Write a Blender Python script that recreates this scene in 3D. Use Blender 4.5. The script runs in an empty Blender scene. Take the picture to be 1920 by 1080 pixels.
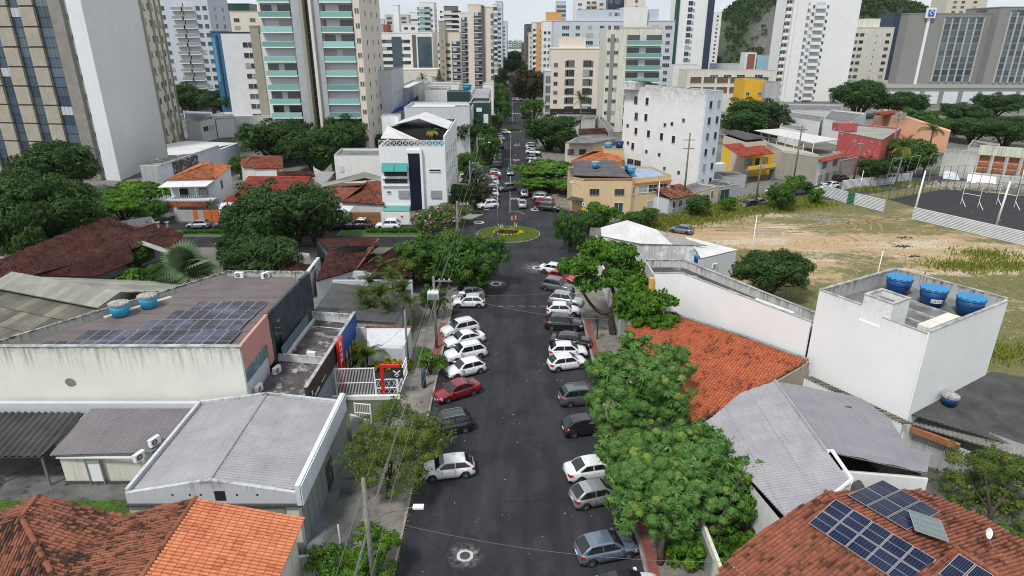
import bpy,math,random,numpy as np
from mathutils import Matrix,Vector,Euler
random.seed(7);RS=np.random.RandomState(7)
SC=bpy.context.scene
C=bpy.data.collections.new("street_scene");SC.collection.children.link(C)
R=math.radians
# ---------------- camera -------------------------------------------------
F_PX,HOR,CAM_H=1200.,72.,31.
TH=math.atan2(540-HOR,F_PX);SN,CS=math.sin(TH),math.cos(TH)
cam=bpy.data.cameras.new("camera");cam.sensor_width=36;cam.lens=36*F_PX/1920
cam.clip_start=.5;cam.clip_end=9000
co=bpy.data.objects.new("camera",cam);C.objects.link(co)
co.location=(0,0,CAM_H);co.rotation_euler=(math.pi/2-TH,0,0)
SC.camera=co
# ---------------- world, sun, exposure -----------------------------------
SUN_EL,SUN_AZ=58.,215. # azimuth clockwise from +Y: behind the camera, a little to the left
W=bpy.data.worlds.new("World");SC.world=W;W.use_nodes=True
nt=W.node_tree;nt.nodes.clear()
out=nt.nodes.new("ShaderNodeOutputWorld");bg=nt.nodes.new("ShaderNodeBackground")
sky=nt.nodes.new("ShaderNodeTexSky");sky.sky_type='NISHITA';sky.sun_disc=False
sky.sun_elevation=R(SUN_EL);sky.sun_rotation=R(SUN_AZ)
tc=nt.nodes.new("ShaderNodeTexCoord");mp=nt.nodes.new("ShaderNodeMapping");mp.inputs["Scale"].default_value=(1,1,3.2)
nz=nt.nodes.new("ShaderNodeTexNoise");nz.inputs["Scale"].default_value=2.3;nz.inputs["Detail"].default_value=7;nz.inputs["Roughness"].default_value=.55
cr=nt.nodes.new("ShaderNodeValToRGB")
cr.color_ramp.elements[0].position=.33;cr.color_ramp.elements[0].color=(6.3,7.1,7.9,1)
cr.color_ramp.elements[1].position=.62;cr.color_ramp.elements[1].color=(8.6,8.95,9.2,1)
mx=nt.nodes.new("ShaderNodeMix");mx.data_type='RGBA';mx.inputs[0].default_value=.93
L=nt.links.new
L(tc.outputs["Generated"],mp.inputs[0]);L(mp.outputs[0],nz.inputs[0]);L(nz.outputs[0],cr.inputs[0])
L(sky.outputs[0],mx.inputs[6]);L(cr.outputs[0],mx.inputs[7]);L(mx.outputs[2],bg.inputs[0]);bg.inputs[1].default_value=.082
L(bg.outputs[0],out.inputs[0])
sl=bpy.data.lights.new("sun",'SUN');sl.energy=2.5;sl.angle=R(9);sl.color=(1,.97,.93)
so=bpy.data.objects.new("sun",sl);C.objects.link(so);so.location=(0,0,200)
az,el=R(SUN_AZ),R(SUN_EL)
sd=Vector((math.sin(az)*math.cos(el),math.cos(az)*math.cos(el),math.sin(el)))
so.rotation_euler=sd.to_track_quat('Z','Y').to_euler()
SC.view_settings.view_transform='Standard';SC.view_settings.look='None'
SC.view_settings.exposure=.36;SC.view_settings.gamma=1;SC.view_settings.use_curve_mapping=False
SC.cycles.max_bounces=6;SC.cycles.diffuse_bounces=3;SC.cycles.glossy_bounces=2;SC.cycles.transmission_bounces=3
SC.cycles.transparent_max_bounces=6;SC.cycles.volume_bounces=0
SC.cycles.use_denoising=True;SC.cycles.filter_width=1.05
try:SC.cycles.denoiser='OPENIMAGEDENOISE';SC.cycles.denoising_input_passes='RGB_ALBEDO_NORMAL'
except Exception:pass

# ---------------- measuring the photograph -------------------------------
def ray(px,py):
 u=(px-960)/F_PX;v=(py-540)/F_PX
 return(u,CS-v*SN,-(SN+v*CS))
def G(px,py,z=0.): # ground (or roof-height) point seen at a pixel
 d=ray(px,py);t=(z-CAM_H)/d[2]
 return(d[0]*t,d[1]*t,z)
def PY(px,py,Y): # point on the plane y=Y
 d=ray(px,py);t=Y/d[1]
 return(d[0]*t,Y,CAM_H+d[2]*t)
def G2(px,py,z=0.):return G(px,py,z)[:2]
def V(*a):return Vector(a)

# ---------------- mesh building ------------------------------------------
class MB:
 def __init__(s):s.v=[];s.f=[];s.m=[]
 def add(s,vs,fs,mi=0):
  o=len(s.v);s.v+=[tuple(p)for p in vs]
  for f in fs:s.f.append(tuple(i+o for i in f));s.m.append(mi)
  return s
 def quad(s,a,b,c,d,mi=0):return s.add([a,b,c,d],[(0,1,2,3)],mi)
 def bx(s,x0,x1,y0,y1,z0,z1,mi=0,M=None):
  vs=[(x,y,z)for z in(z0,z1)for y in(y0,y1)for x in(x0,x1)]
  if M is not None:vs=[tuple(M@Vector(p))for p in vs]
  return s.add(vs,[(0,2,3,1),(4,5,7,6),(0,1,5,4),(2,6,7,3),(0,4,6,2),(1,3,7,5)],mi)
 def prism(s,poly,z0,z1,mi=0,top=True,bot=True,mt=None):
  n=len(poly);a=sum(poly[i][0]*poly[(i+1)%n][1]-poly[(i+1)%n][0]*poly[i][1]for i in range(n))
  if a<0:poly=poly[::-1]
  zs=z1 if isinstance(z1,(list,tuple))else[z1]*n
  if a<0 and isinstance(z1,(list,tuple)):zs=list(z1)[::-1]
  vs=[(p[0],p[1],z0)for p in poly]+[(p[0],p[1],z)for p,z in zip(poly,zs)]
  s.add(vs,[(i,(i+1)%n,n+(i+1)%n,n+i)for i in range(n)],mi)
  if top:s.add([vs[n+i]for i in range(n)],[tuple(range(n))],mi if mt is None else mt)
  if bot:s.add([vs[i]for i in range(n)],[tuple(range(n))[::-1]],mi)
  return s
 def seg(s,a,b,w,h,mi=0,z0=None): # upright wall strip from a to b (xy), thickness w, from z0 up h
  a=Vector((a[0],a[1],0));b=Vector((b[0],b[1],0));d=(b-a);l=d.length
  if l<1e-6:return s
  d/=l;n=Vector((-d.y,d.x,0))*w/2;z0=z0 or 0
  return s.prism([(a-n)[:2],(b-n)[:2],(b+n)[:2],(a+n)[:2]],z0,z0+h,mi)
 def tube(s,pts,r,n=6,mi=0,r2=None,cap=True):
  pts=[Vector(p)for p in pts];k=len(pts);vs=[]
  for i,p in enumerate(pts):
   t=(pts[min(i+1,k-1)]-pts[max(i-1,0)]).normalized()
   a=t.cross(Vector((0,0,1))if abs(t.z)<.9 else Vector((1,0,0))).normalized();b=t.cross(a)
   rr=(r if r2 is None else r+(r2-r)*i/max(1,k-1))if not isinstance(r,(list,tuple))else r[i]
   vs+=[tuple(p+(a*math.cos(2*math.pi*j/n)+b*math.sin(2*math.pi*j/n))*rr)for j in range(n)]
  fs=[(i*n+j,(i+1)*n+j,(i+1)*n+(j+1)%n,i*n+(j+1)%n)for i in range(k-1)for j in range(n)]
  if cap:fs+=[tuple(range(n)),tuple(range((k-1)*n,k*n))[::-1]]
  return s.add(vs,fs,mi)
 def cyl(s,c,r,z0,z1,n=16,mi=0,r2=None):
  return s.tube([(c[0],c[1],z0),(c[0],c[1],z1)],r,n,mi,r2)
 def mesh(s,name,mats=(),smooth=False):
  me=bpy.data.meshes.new(name);me.from_pydata(s.v,[],s.f)
  for m in mats:me.materials.append(m)
  if len(mats)>1:me.polygons.foreach_set("material_index",s.m)
  if smooth:me.polygons.foreach_set("use_smooth",[True]*len(me.polygons))
  me.validate();me.update();return me
 def build(s,name,mats,parent=None,smooth=False,kind=None):
  if not isinstance(mats,(list,tuple)):mats=[mats]
  o=obj(name,s.mesh(name,mats,smooth),parent)
  if kind:o["kind"]=kind
  return o
def npmesh(name,v,f,mats,smooth=False,mi=None):
 v=np.asarray(v,np.float32).reshape(-1,3);f=np.asarray(f,np.int32);k=f.shape[1]
 me=bpy.data.meshes.new(name)
 me.vertices.add(len(v));me.vertices.foreach_set("co",v.ravel())
 me.loops.add(f.size);me.loops.foreach_set("vertex_index",f.ravel())
 me.polygons.add(len(f));me.polygons.foreach_set("loop_start",np.arange(0,f.size,k,dtype=np.int32))
 me.polygons.foreach_set("loop_total",np.full(len(f),k,np.int32))
 for m in mats:me.materials.append(m)
 if mi is not None:me.polygons.foreach_set("material_index",mi)
 me.polygons.foreach_set("use_smooth",np.full(len(f),smooth))
 me.update(calc_edges=True);return me
ROOTM={}
def obj(name,me,parent=None):
 o=bpy.data.objects.new(name,me);C.objects.link(o)
 if parent is not None:
  o.parent=parent
  m=ROOTM.get(parent.name)
  if m is not None:o.matrix_parent_inverse=m.inverted()
 return o
def place(name,me,parent,M):
 o=obj(name,me,parent);o.matrix_basis=M;return o
def tag(o,label=None,cat=None,group=None,kind=None):
 if label:o["label"]=label
 if cat:o["category"]=cat
 if group:o["group"]=group
 if kind:o["kind"]=kind
 return o
def thing(name,label,cat,loc=(0,0,0),group=None,rz=0,movable=False):
 o=bpy.data.objects.new(name,None);C.objects.link(o);o.location=loc;o.rotation_euler=(0,0,rz)
 o.empty_display_size=.2
 if not movable:ROOTM[o.name]=Matrix.Translation(Vector(loc))@Matrix.Rotation(rz,4,'Z')
 return tag(o,label,cat,group)
def copy_tree(root,loc,rz,label=None,group=None):
 r=root.copy();C.objects.link(r);r.location=loc;r.rotation_euler=(0,0,rz)
 if label:r["label"]=label
 if group:r["group"]=group
 for ch in list(root.children):
  c=ch.copy();C.objects.link(c);c.parent=r
  for g in list(ch.children):
   d=g.copy();C.objects.link(d);d.parent=c
 return r

# ---------------- materials ----------------------------------------------
def hexc(h,k=1.):
 h=h.lstrip('#');r=[int(h[i:i+2],16)/255 for i in(0,2,4)]
 return tuple(min(1,(c/12.92 if c<.04045 else((c+.055)/1.055)**2.4)*k)for c in r)
class NT:
 def __init__(s,name):
  s.m=bpy.data.materials.new(name);s.m.use_nodes=True;s.n=s.m.node_tree.nodes;s.l=s.m.node_tree.links
  s.b=s.n["Principled BSDF"];s.out=s.n["Material Output"]
 def pos(s,scale=(1,1,1),rot=(0,0,0)):
  g=s.n.new("ShaderNodeNewGeometry");m=s.n.new("ShaderNodeMapping");m.inputs["Scale"].default_value=scale;m.inputs["Rotation"].default_value=rot
  s.l.new(g.outputs["Position"],m.inputs[0]);return m.outputs[0]
 def noise(s,vec,scale,detail=4,rough=.6):
  t=s.n.new("ShaderNodeTexNoise");t.inputs["Scale"].default_value=scale;t.inputs["Detail"].default_value=detail;t.inputs["Roughness"].default_value=rough
  s.l.new(vec,t.inputs["Vector"]);return t.outputs[0]
 def ramp(s,fac,stops):
  r=s.n.new("ShaderNodeValToRGB");e=r.color_ramp.elements
  while len(e)<len(stops):e.new(.5)
  for el,(p,c)in zip(e,stops):
   el.position=p;el.color=(c,c,c,1)if not isinstance(c,(tuple,list))else(*c[:3],1)
  s.l.new(fac,r.inputs[0]);return r.outputs[0]
 def math(s,op,a,b=None,c=None,clamp=False):
  m=s.n.new("ShaderNodeMath");m.operation=op;m.use_clamp=clamp
  for i,x in enumerate((a,b,c)):
   if x is None:continue
   if isinstance(x,(int,float)):m.inputs[i].default_value=x
   else:s.l.new(x,m.inputs[i])
  return m.outputs[0]
 def mix(s,fac,a,b,mode='MIX'):
  m=s.n.new("ShaderNodeMix");m.data_type='RGBA';m.blend_type=mode
  for i,x in((0,fac),(6,a),(7,b)):
   if isinstance(x,(int,float)):m.inputs[i].default_value=x
   elif isinstance(x,(tuple,list)):m.inputs[i].default_value=(*x[:3],1)
   else:s.l.new(x,m.inputs[i])
  return m.outputs[2]
 def col(s,x):
  if isinstance(x,(tuple,list)):s.b.inputs["Base Color"].default_value=(*x[:3],1)
  else:s.l.new(x,s.b.inputs["Base Color"])
 def bump(s,h,strength=.3,dist=.02):
  b=s.n.new("ShaderNodeBump");b.inputs["Strength"].default_value=strength;b.inputs["Distance"].default_value=dist
  s.l.new(h,b.inputs["Height"]);s.l.new(b.outputs[0],s.b.inputs["Normal"])
 def rnd(s):
  g=s.n.new("ShaderNodeNewGeometry");o=s.n.new("ShaderNodeObjectInfo")
  return s.math('FRACT',s.math('ADD',g.outputs["Random Per Island"],o.outputs["Random"]))
def simple(name,c,rough=.6,metal=0,spec=.5,coat=0,emis=None,alpha=None):
 t=NT(name);t.col(c);t.b.inputs["Roughness"].default_value=rough;t.b.inputs["Metallic"].default_value=metal
 t.b.inputs["Specular IOR Level"].default_value=spec;t.b.inputs["Coat Weight"].default_value=coat;t.b.inputs["Coat Roughness"].default_value=.05
 if emis:t.b.inputs["Emission Color"].default_value=(*emis[0],1);t.b.inputs["Emission Strength"].default_value=emis[1]
 return t.m
def wallm(name,c,dirt=.35,ztop=None,dark=(.1,.1,.09),rough=.85,streak=.45,fade=3.,patch=None,scale=.35,epow=7.):
 """painted masonry: blotches, fine grain, rain streaks hanging from the top edge"""
 t=NT(name);t.b.inputs["Roughness"].default_value=rough;t.b.inputs["Specular IOR Level"].default_value=.25
 n1=t.noise(t.pos(),scale,5,.65);n2=t.noise(t.pos(),6.,4,.6)
 col=t.mix(t.ramp(n1,[(.35,0.),(.7,.22+.3*dirt)]),c,tuple(x*.72 for x in c))
 col=t.mix(t.ramp(n2,[(.45,0.),(.75,.1+.25*dirt)]),col,tuple(x*.6 for x in c))
 st=t.noise(t.pos((3.2,3.2,.16)),1.,4,.7)
 sm=t.ramp(st,[(.47,0.),(.62,streak)])
 if ztop is not None:
  g=t.n.new("ShaderNodeNewGeometry");sp=t.n.new("ShaderNodeSeparateXYZ");t.l.new(g.outputs["Position"],sp.inputs[0])
  mk=t.math('SUBTRACT',1.,t.math('DIVIDE',t.math('SUBTRACT',ztop,sp.outputs[2]),fade),clamp=True)
  sm=t.math('MULTIPLY',sm,t.math('POWER',mk,1.6))
  edge=t.math('MULTIPLY',t.ramp(t.noise(t.pos(),.8 if epow<3 else 2.2,8,.72),[(.4,0.),(.58,1.)]),t.math('POWER',mk,epow))
  sm=t.math('MAXIMUM',sm,t.math('MULTIPLY',edge,min(1,streak*1.3)))
 col=t.mix(sm,col,dark)
 if patch:
  pm=t.ramp(t.noise(t.pos((1,1,.8),(0,0,.3)),patch[1],6,.62),[(patch[2],0.),(patch[2]+.05,1.)])
  col=t.mix(pm,col,patch[0])
 t.col(col);t.bump(n2,.25,.01);return t.m
def concm(name,c,c2=None,scale=.5,rough=.9,lo=.35,hi=.65,grain=12,gs=.25,stain=None):
 t=NT(name);t.b.inputs["Roughness"].default_value=rough;t.b.inputs["Specular IOR Level"].default_value=.25
 c2=c2 or tuple(x*.6 for x in c)
 n=t.noise(t.pos(),scale,8,.62);g=t.noise(t.pos(),grain,3,.6)
 col=t.mix(t.ramp(n,[(lo,0.),(hi,1.)]),c,c2)
 if stain:
  col=t.mix(t.ramp(t.noise(t.pos((1,1,1),(.3,.2,.9)),stain[1],7,.7),[(stain[2],0.),(stain[2]+.08,1.)]),col,stain[0])
 col=t.mix(t.ramp(g,[(.35,gs),(.65,0.)]),col,tuple(x*.35 for x in c));t.col(col)
 t.bump(g,.35,.01);return t.m
def tilem(name,c,c2,c3,moss=.4,wet=.8):
 """clay tiles: each tile its own shade, dark lichen patches"""
 t=NT(name);t.b.inputs["Roughness"].default_value=wet;t.b.inputs["Specular IOR Level"].default_value=.12
 r=t.rnd();col=t.mix(t.ramp(r,[(0.,0.),(1.,1.)]),c,c2)
 n=t.noise(t.pos(),.55,6,.7);n2=t.noise(t.pos(),3.5,5,.7)
 m=t.math('ADD',t.math('MULTIPLY',n,.6),t.math('ADD',t.math('MULTIPLY',n2,.25),t.math('MULTIPLY',r,.25)))
 col=t.mix(t.ramp(m,[(.66-moss*.25,0.),(.74-moss*.1,1.)]),col,c3);t.col(col)
 t.bump(t.noise(t.pos(),25,3),.3,.01);return t.m
def text_mesh(s,size,ext,mat):
 cu=bpy.data.curves.new('lettering','FONT');cu.body=s;cu.size=size;cu.extrude=ext;cu.align_x='CENTER';cu.align_y='CENTER';q=bpy.data.objects.new('tmp',cu)
 me=bpy.data.meshes.new_from_object(q);me.name='lettering';me.materials.clear();me.materials.append(M[mat]);bpy.data.objects.remove(q);return me
def metalm(name,c,c2,scale=.4,rough=.55,streakdir=None,var=.28):
 t=NT(name);t.b.inputs["Roughness"].default_value=rough;t.b.inputs["Specular IOR Level"].default_value=.4
 n=t.noise(t.pos(),scale,7,.7);col=t.mix(t.ramp(n,[(.35,0.),(.68,1.)]),c,c2)
 r=t.rnd();col=t.mix(t.ramp(r,[(0.,.0),(1.,var)]),col,tuple(x*.7 for x in c2))
 st=t.noise(t.pos((9,.5,1))if streakdir!='x' else t.pos((.5,9,1)),1,4,.7)
 col=t.mix(t.ramp(st,[(.5,0.),(.7,.45)]),col,tuple(x*.45 for x in c));t.col(col);return t.m
def glassm(name,c,rough=.08,var=.3,metal=0.):
 t=NT(name);r=t.rnd();col=t.mix(t.ramp(r,[(.3,0.),(1.,var)]),c,tuple(min(1,x*3+.12)for x in c));t.col(col)
 t.b.inputs["Roughness"].default_value=rough;t.b.inputs["Specular IOR Level"].default_value=.8;t.b.inputs["Metallic"].default_value=metal
 return t.m
def leafm(name,c,c2,young=None,trans=.22,rough=.6):
 t=NT(name);t.b.inputs["Roughness"].default_value=rough;t.b.inputs["Specular IOR Level"].default_value=.15
 g=t.n.new("ShaderNodeNewGeometry");a=t.n.new("ShaderNodeAttribute");a.attribute_name="tint"
 col=t.mix(g.outputs["Random Per Island"],c,c2)
 col=t.mix(t.ramp(a.outputs["Fac"],[(0.,0.),(1.,1.)]),col,young or tuple(min(1,x*1.7)for x in c2))
 t.col(col);tr=t.n.new("ShaderNodeBsdfTranslucent");t.l.new(col,tr.inputs[0])
 ms=t.n.new("ShaderNodeMixShader");ms.inputs[0].default_value=trans
 t.l.new(t.b.outputs[0],ms.inputs[1]);t.l.new(tr.outputs[0],ms.inputs[2]);t.l.new(ms.outputs[0],t.out.inputs[0]);return t.m
M={}
M['white_wall']=wallm('white_wall',(.74,.74,.73),.12,None,streak=.12)
M['white_clean']=wallm('white_clean',(.78,.78,.77),.05,None,streak=.05)
M['blue_white']=wallm('blue_white',(.66,.7,.75),.15,None,streak=.1)
M['cream_wall']=wallm('cream_wall',(.68,.66,.58),.25,None,streak=.25)
M['grey_wall']=wallm('grey_wall',(.42,.43,.44),.3,None,streak=.3)
M['light_grey_wall']=wallm('light_grey_wall',(.55,.57,.6),.2,None,streak=.15)
M['beige_wall']=wallm('beige_wall',(.66,.55,.44),.1,streak=.1)
M['ochre_wall']=wallm('ochre_wall',(.62,.45,.23),.15,streak=.15)
M['yellow_wall']=wallm('yellow_wall',(.72,.43,.04),.1,streak=.1)
M['slab_dark']=concm('slab_dark',(.05,.045,.045),(.12,.11,.11),.7,stain=((.4,.36,.36),.6,.54))
M['slab_grey']=concm('slab_grey',(.22,.22,.22),(.1,.1,.1),.4)
M['cap']=concm('coping',(.5,.5,.49),(.2,.2,.19),1.2)
M['window_glass']=glassm('window_glass',(.02,.025,.03))
M['window_blue']=glassm('window_blue',(.03,.06,.1),.1,.25)
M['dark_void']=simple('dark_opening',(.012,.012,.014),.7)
M['frame_white']=simple('frame_white',(.7,.7,.7),.5)
M['frame_dark']=simple('frame_dark',(.05,.05,.055),.4)
M['frame_grey']=simple('frame_grey',(.3,.3,.3),.5,.2)
M['steel']=simple('galvanised_steel',(.42,.44,.45),.45,.5)
M['white_metal']=simple('white_metal',(.75,.76,.77),.4)
M['pole_concrete']=concm('pole_concrete',(.25,.24,.22),(.16,.16,.15),3)
M['wire']=simple('wire',(.09,.09,.09),.6)
M['wire_light']=simple('wire_light',(.2,.19,.18),.6)
M['black']=simple('black_rubber',(.015,.015,.016),.7)
M['wood_dark']=simple('wood_dark',(.12,.08,.05),.7)

# ---------------- windows and walls --------------------------------------
WM={};ALT={}
M['curtain_cloth']=simple('curtain_cloth',(.34,.34,.33),.5);M['curtain_dim']=simple('curtain_dim',(.12,.13,.14),.25)
def win(w,h,kind='plain',glass='window_glass',frame='frame_white',nx=2,ny=1):
 key=(round(w,2),round(h,2),kind,glass,frame,nx,ny)
 if key in WM:return WM[key]
 b=MB();t=.05
 b.bx(-w/2,w/2,-.03,.0,0,h,1) # glazing
 b.bx(-w/2-t,-w/2,-.08,0,-t,h+t);b.bx(w/2,w/2+t,-.08,0,-t,h+t)
 b.bx(-w/2,w/2,-.08,0,h,h+t);b.bx(-w/2-.04,w/2+.04,-.13,0,-t*1.5,0)
 for i in range(1,nx):x=-w/2+w*i/nx;b.bx(x-.022,x+.022,-.055,-.031,0,h)
 for i in range(1,ny):z=h*i/ny;b.bx(-w/2,w/2,-.054,-.0315,z-.022,z+.022)
 if kind=='ac':b.bx(w*.1,w*.1+.6,-.45,-.09,-.55,-.12)
 if kind=='awning':b.add([(-w/2,-.09,h),(w/2,-.09,h),(w/2,-.7,h-.35),(-w/2,-.7,h-.35)],[(0,1,2,3),(3,2,1,0)])
 WM[key]=b.mesh('window',[M[frame],M[glass]]);al=[]
 for g_ in('curtain_cloth','curtain_dim'):
  c=WM[key].copy();c.materials[1]=M[g_];al.append(c)
 ALT[WM[key].name]=al;return WM[key]
def wallframe(p0,p1,z=0,y=0):
 """matrix whose x runs p0->p1 and whose -y points out of the wall"""
 a=math.atan2(p1[1]-p0[1],p1[0]-p0[0])
 return Matrix.Translation((p0[0],p0[1],z))@Matrix.Rotation(a,4,'Z')@Matrix.Translation((0,y,0))
def facade(parent,p0,p1,z0,nf,fh,cols,me,name='window',skip=0.,first=0):
 Mx=wallframe(p0,p1);l=math.hypot(p1[0]-p0[0],p1[1]-p0[1])
 for f in range(first,nf):
  for c in cols:
   if skip and random.random()<skip:continue
   m=me if not isinstance(me,(list,tuple))else random.choice(me)
   if m.name in ALT and random.random()<.3:m=random.choice(ALT[m.name])
   place(name,m,parent,Mx@Matrix.Translation((c*l,0,z0+f*fh)))
def shell(parent,poly,z0,z1,wall,roof,par=.6,th=.2,cap=True,name='wall',zr=None):
 """walls with a parapet, a recessed roof slab and a coping"""
 n=len(poly);a=sum(poly[i][0]*poly[(i+1)%n][1]-poly[(i+1)%n][0]*poly[i][1]for i in range(n))
 if a<0:poly=poly[::-1]
 pts=[Vector((p[0],p[1]))for p in poly]
 def off(d):
  r=[]
  for i in range(n):
   p,q,s=pts[i-1],pts[i],pts[(i+1)%n]
   e1=(q-p).normalized();e2=(s-q).normalized();n1=Vector((-e1.y,e1.x));n2=Vector((-e2.y,e2.x))
   bis=n1+n2;bis=bis/max(.3,bis.length_squared)*2 if bis.length>.1 else n1
   r.append(q+bis*d)
  return r
 inn=off(th);b=MB();zr=z1-par if zr is None else zr
 for i in range(n):
  j=(i+1)%n;A,B_,Ci,Di=pts[i],pts[j],inn[j],inn[i]
  b.quad((A.x,A.y,z0),(B_.x,B_.y,z0),(B_.x,B_.y,z1),(A.x,A.y,z1))
  b.quad((A.x,A.y,z1),(B_.x,B_.y,z1),(Ci.x,Ci.y,z1),(Di.x,Di.y,z1))
  b.quad((Di.x,Di.y,z1),(Ci.x,Ci.y,z1),(Ci.x,Ci.y,zr),(Di.x,Di.y,zr))
 b.build(name,wall,parent)
 s=MB();s.add([(p.x,p.y,zr)for p in inn],[tuple(range(n))]);s.build('roof',roof,parent)
 if cap and par>.15:
  o2=off(-.04);i2=off(th+.04);c=MB()
  for i in range(n):
   j=(i+1)%n
   c.add([(o2[i].x,o2[i].y,z1+.005),(o2[j].x,o2[j].y,z1+.005),(i2[j].x,i2[j].y,z1+.005),(i2[i].x,i2[i].y,z1+.005),
       (o2[i].x,o2[i].y,z1+.07),(o2[j].x,o2[j].y,z1+.07),(i2[j].x,i2[j].y,z1+.07),(i2[i].x,i2[i].y,z1+.07)],
      [(4,5,6,7),(0,1,5,4),(2,3,7,6)])
  c.build('coping',M['cap']if cap is True else cap,parent)

# ---------------- sloping roofs ------------------------------------------
def frame_of(pts,a,b):
 """plane frame: u along pts[a]->pts[b] (the eave), v up the slope"""
 P=[Vector(p)for p in pts];u=(P[b]-P[a]).normalized()
 nrm=Vector((0,0,0));n=len(P)
 for i in range(n):nrm+=(P[i]-P[0]).cross(P[(i+1)%n]-P[0])
 nrm.normalize()
 if nrm.z<0:nrm=-nrm
 v=nrm.cross(u)
 if v.z<0:v=-v;u=-u if u.cross(v).dot(nrm)<0 else u
 o=P[a];uv=[((p-o).dot(u),(p-o).dot(v))for p in P]
 return o,u,v,nrm,uv
def inside(uv,x,y):
 c=False;n=len(uv);j=n-1
 for i in range(n):
  if(uv[i][1]>y)!=(uv[j][1]>y)and x<(uv[j][0]-uv[i][0])*(y-uv[i][1])/(uv[j][1]-uv[i][1])+uv[i][0]:c=not c
  j=i
 return c
def span(uv,x):
 ys=[];n=len(uv)
 for i in range(n):
  a,b=uv[i],uv[(i+1)%n]
  if(a[0]<=x<b[0])or(b[0]<=x<a[0]):ys.append(a[1]+(b[1]-a[1])*(x-a[0])/(b[0]-a[0]))
 return(min(ys),max(ys))if len(ys)>=2 else None
TILE={}
def tile_shape(w,l,seg,flat=False):
 """a barrel tile: x across, y up the slope, lower end lifted onto the course below"""
 x=[];z=[]
 for i in range(seg+1):
  t=i/seg
  if flat:x.append(-w/2+w*t);z.append((.0,.035,.04,.035,.0,-.0)[min(5,int(t*5.01))]if seg>3 else(.0,.035,.035,.0)[min(3,i)])
  else:a=math.pi*(1-t);x.append(math.cos(a)*w*.5);z.append(math.sin(a)*w*.36)
 v=[]
 for(y,dz,s)in((-l*.54,.035,1.),(l*.54,.0,.86 if not flat else 1.)):
  v+=[(xx*s,y,zz+dz)for xx,zz in zip(x,z)]
 v+=[(xx,-l*.54,zz+.035-.03)for xx,zz in zip(x,z)]
 n=seg+1
 f=[(i,i+1,n+i+1,n+i)for i in range(seg)]+[(2*n+i,2*n+i+1,i+1,i)for i in range(seg)]
 return np.array(v,np.float32),np.array(f,np.int32)
def stamp(V0,F0,mats4):
 """many copies of one small shape as one vertex/face array"""
 A=np.asarray(mats4,np.float32);k=len(A);n=len(V0)
 hv=np.concatenate([V0,np.ones((n,1),np.float32)],1)
 vv=np.einsum('kij,nj->kni',A,hv)[:,:,:3].reshape(-1,3)
 ff=(F0[None]+(np.arange(k)*n)[:,None,None]).reshape(-1,F0.shape[1])
 return vv,ff
def tile_roof(parent,pts,mat,a=0,b=1,pu=.24,pv=.38,seg=4,n_ind=0,flat=False,deck=None,jit=.02,name='tile',th=.08):
 o,u,v,nrm,uv=frame_of(pts,a,b);pts=[tuple(o+u*q[0]+v*q[1])for q in uv]
 us=[p[0]for p in uv];vs=[p[1]for p in uv];mats=[]
 for i in range(int(min(us)/pu)-1,int(max(us)/pu)+2):
  for j in range(int(min(vs)/pv)-1,int(max(vs)/pv)+2):
   x,y=(i+.5)*pu,(j+.5)*pv
   if inside(uv,x,y):
    p=o+u*(x+random.gauss(0,jit*.4))+v*(y+random.gauss(0,jit))+nrm*(.01+random.random()*jit*.4)
    mats.append(Matrix(((u.x,v.x,nrm.x,p.x),(u.y,v.y,nrm.y,p.y),(u.z,v.z,nrm.z,p.z),(0,0,0,1))))
 d=MB();P=[Vector(p)for p in pts];n=len(P)
 d.add([tuple(p)for p in P]+[tuple(p-nrm*th)for p in P],[tuple(range(n)),tuple(range(n,2*n))[::-1]]+[(i,n+i,n+(i+1)%n,(i+1)%n)for i in range(n)])
 d.build('roof_slope',deck or mat,parent)
 V0,F0=tile_shape(pu*(.98 if flat else .8),pv,seg,flat)
 cam_p=Vector((0,0,CAM_H));mats.sort(key=lambda m:(m.translation-cam_p).length)
 vis=[m for m in mats if in_view(m.translation)];rest=[m for m in mats if not in_view(m.translation)]
 if n_ind:
  key=(pu,pv,seg,flat,mat.name)
  if key not in TILE:TILE[key]=npmesh(name,V0,F0,[mat])
  for m in vis[:n_ind]:place(name,TILE[key],parent,m)
  vis=vis[n_ind:]
 r=vis+rest
 if r:
  vv,ff=stamp(V0,F0,[np.array(m)for m in r]);q=obj('roof_tile',npmesh('roof_tile',vv,ff,[mat]),parent)
  q["kind"]="stuff"
def in_view(p,m=30):
 fy=p.y*CS-(p.z-CAM_H)*SN
 if fy<=1:return False
 up=(p.z-CAM_H)*CS+p.y*SN
 x=960+F_PX*p.x/fy;y=540-F_PX*up/fy
 return-m<x<1920+m and-m<y<1080+m
RC={}
def ridge_caps(parent,a,b,mat,w=.28,l=.42,name='ridge_tile',lift=.03):
 a,b=Vector(a),Vector(b);d=b-a;n=max(1,int(d.length/(l*.9)));d.normalize()
 nr=Vector((0,0,1));nr=(nr-d*nr.dot(d)).normalized();x=d.cross(nr)
 key=(w,l,mat.name)
 if key not in RC:
  V0,F0=tile_shape(w,l,5);RC[key]=npmesh(name,V0,F0,[mat])
 L_=(b-a).length
 for i in range(n):
  p=a+d*(L_*(i+.5)/n)+nr*lift
  place(name,RC[key],parent,Matrix(((x.x,d.x,nr.x,p.x),(x.y,d.y,nr.y,p.y),(x.z,d.z,nr.z,p.z),(0,0,0,1))))
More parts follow.
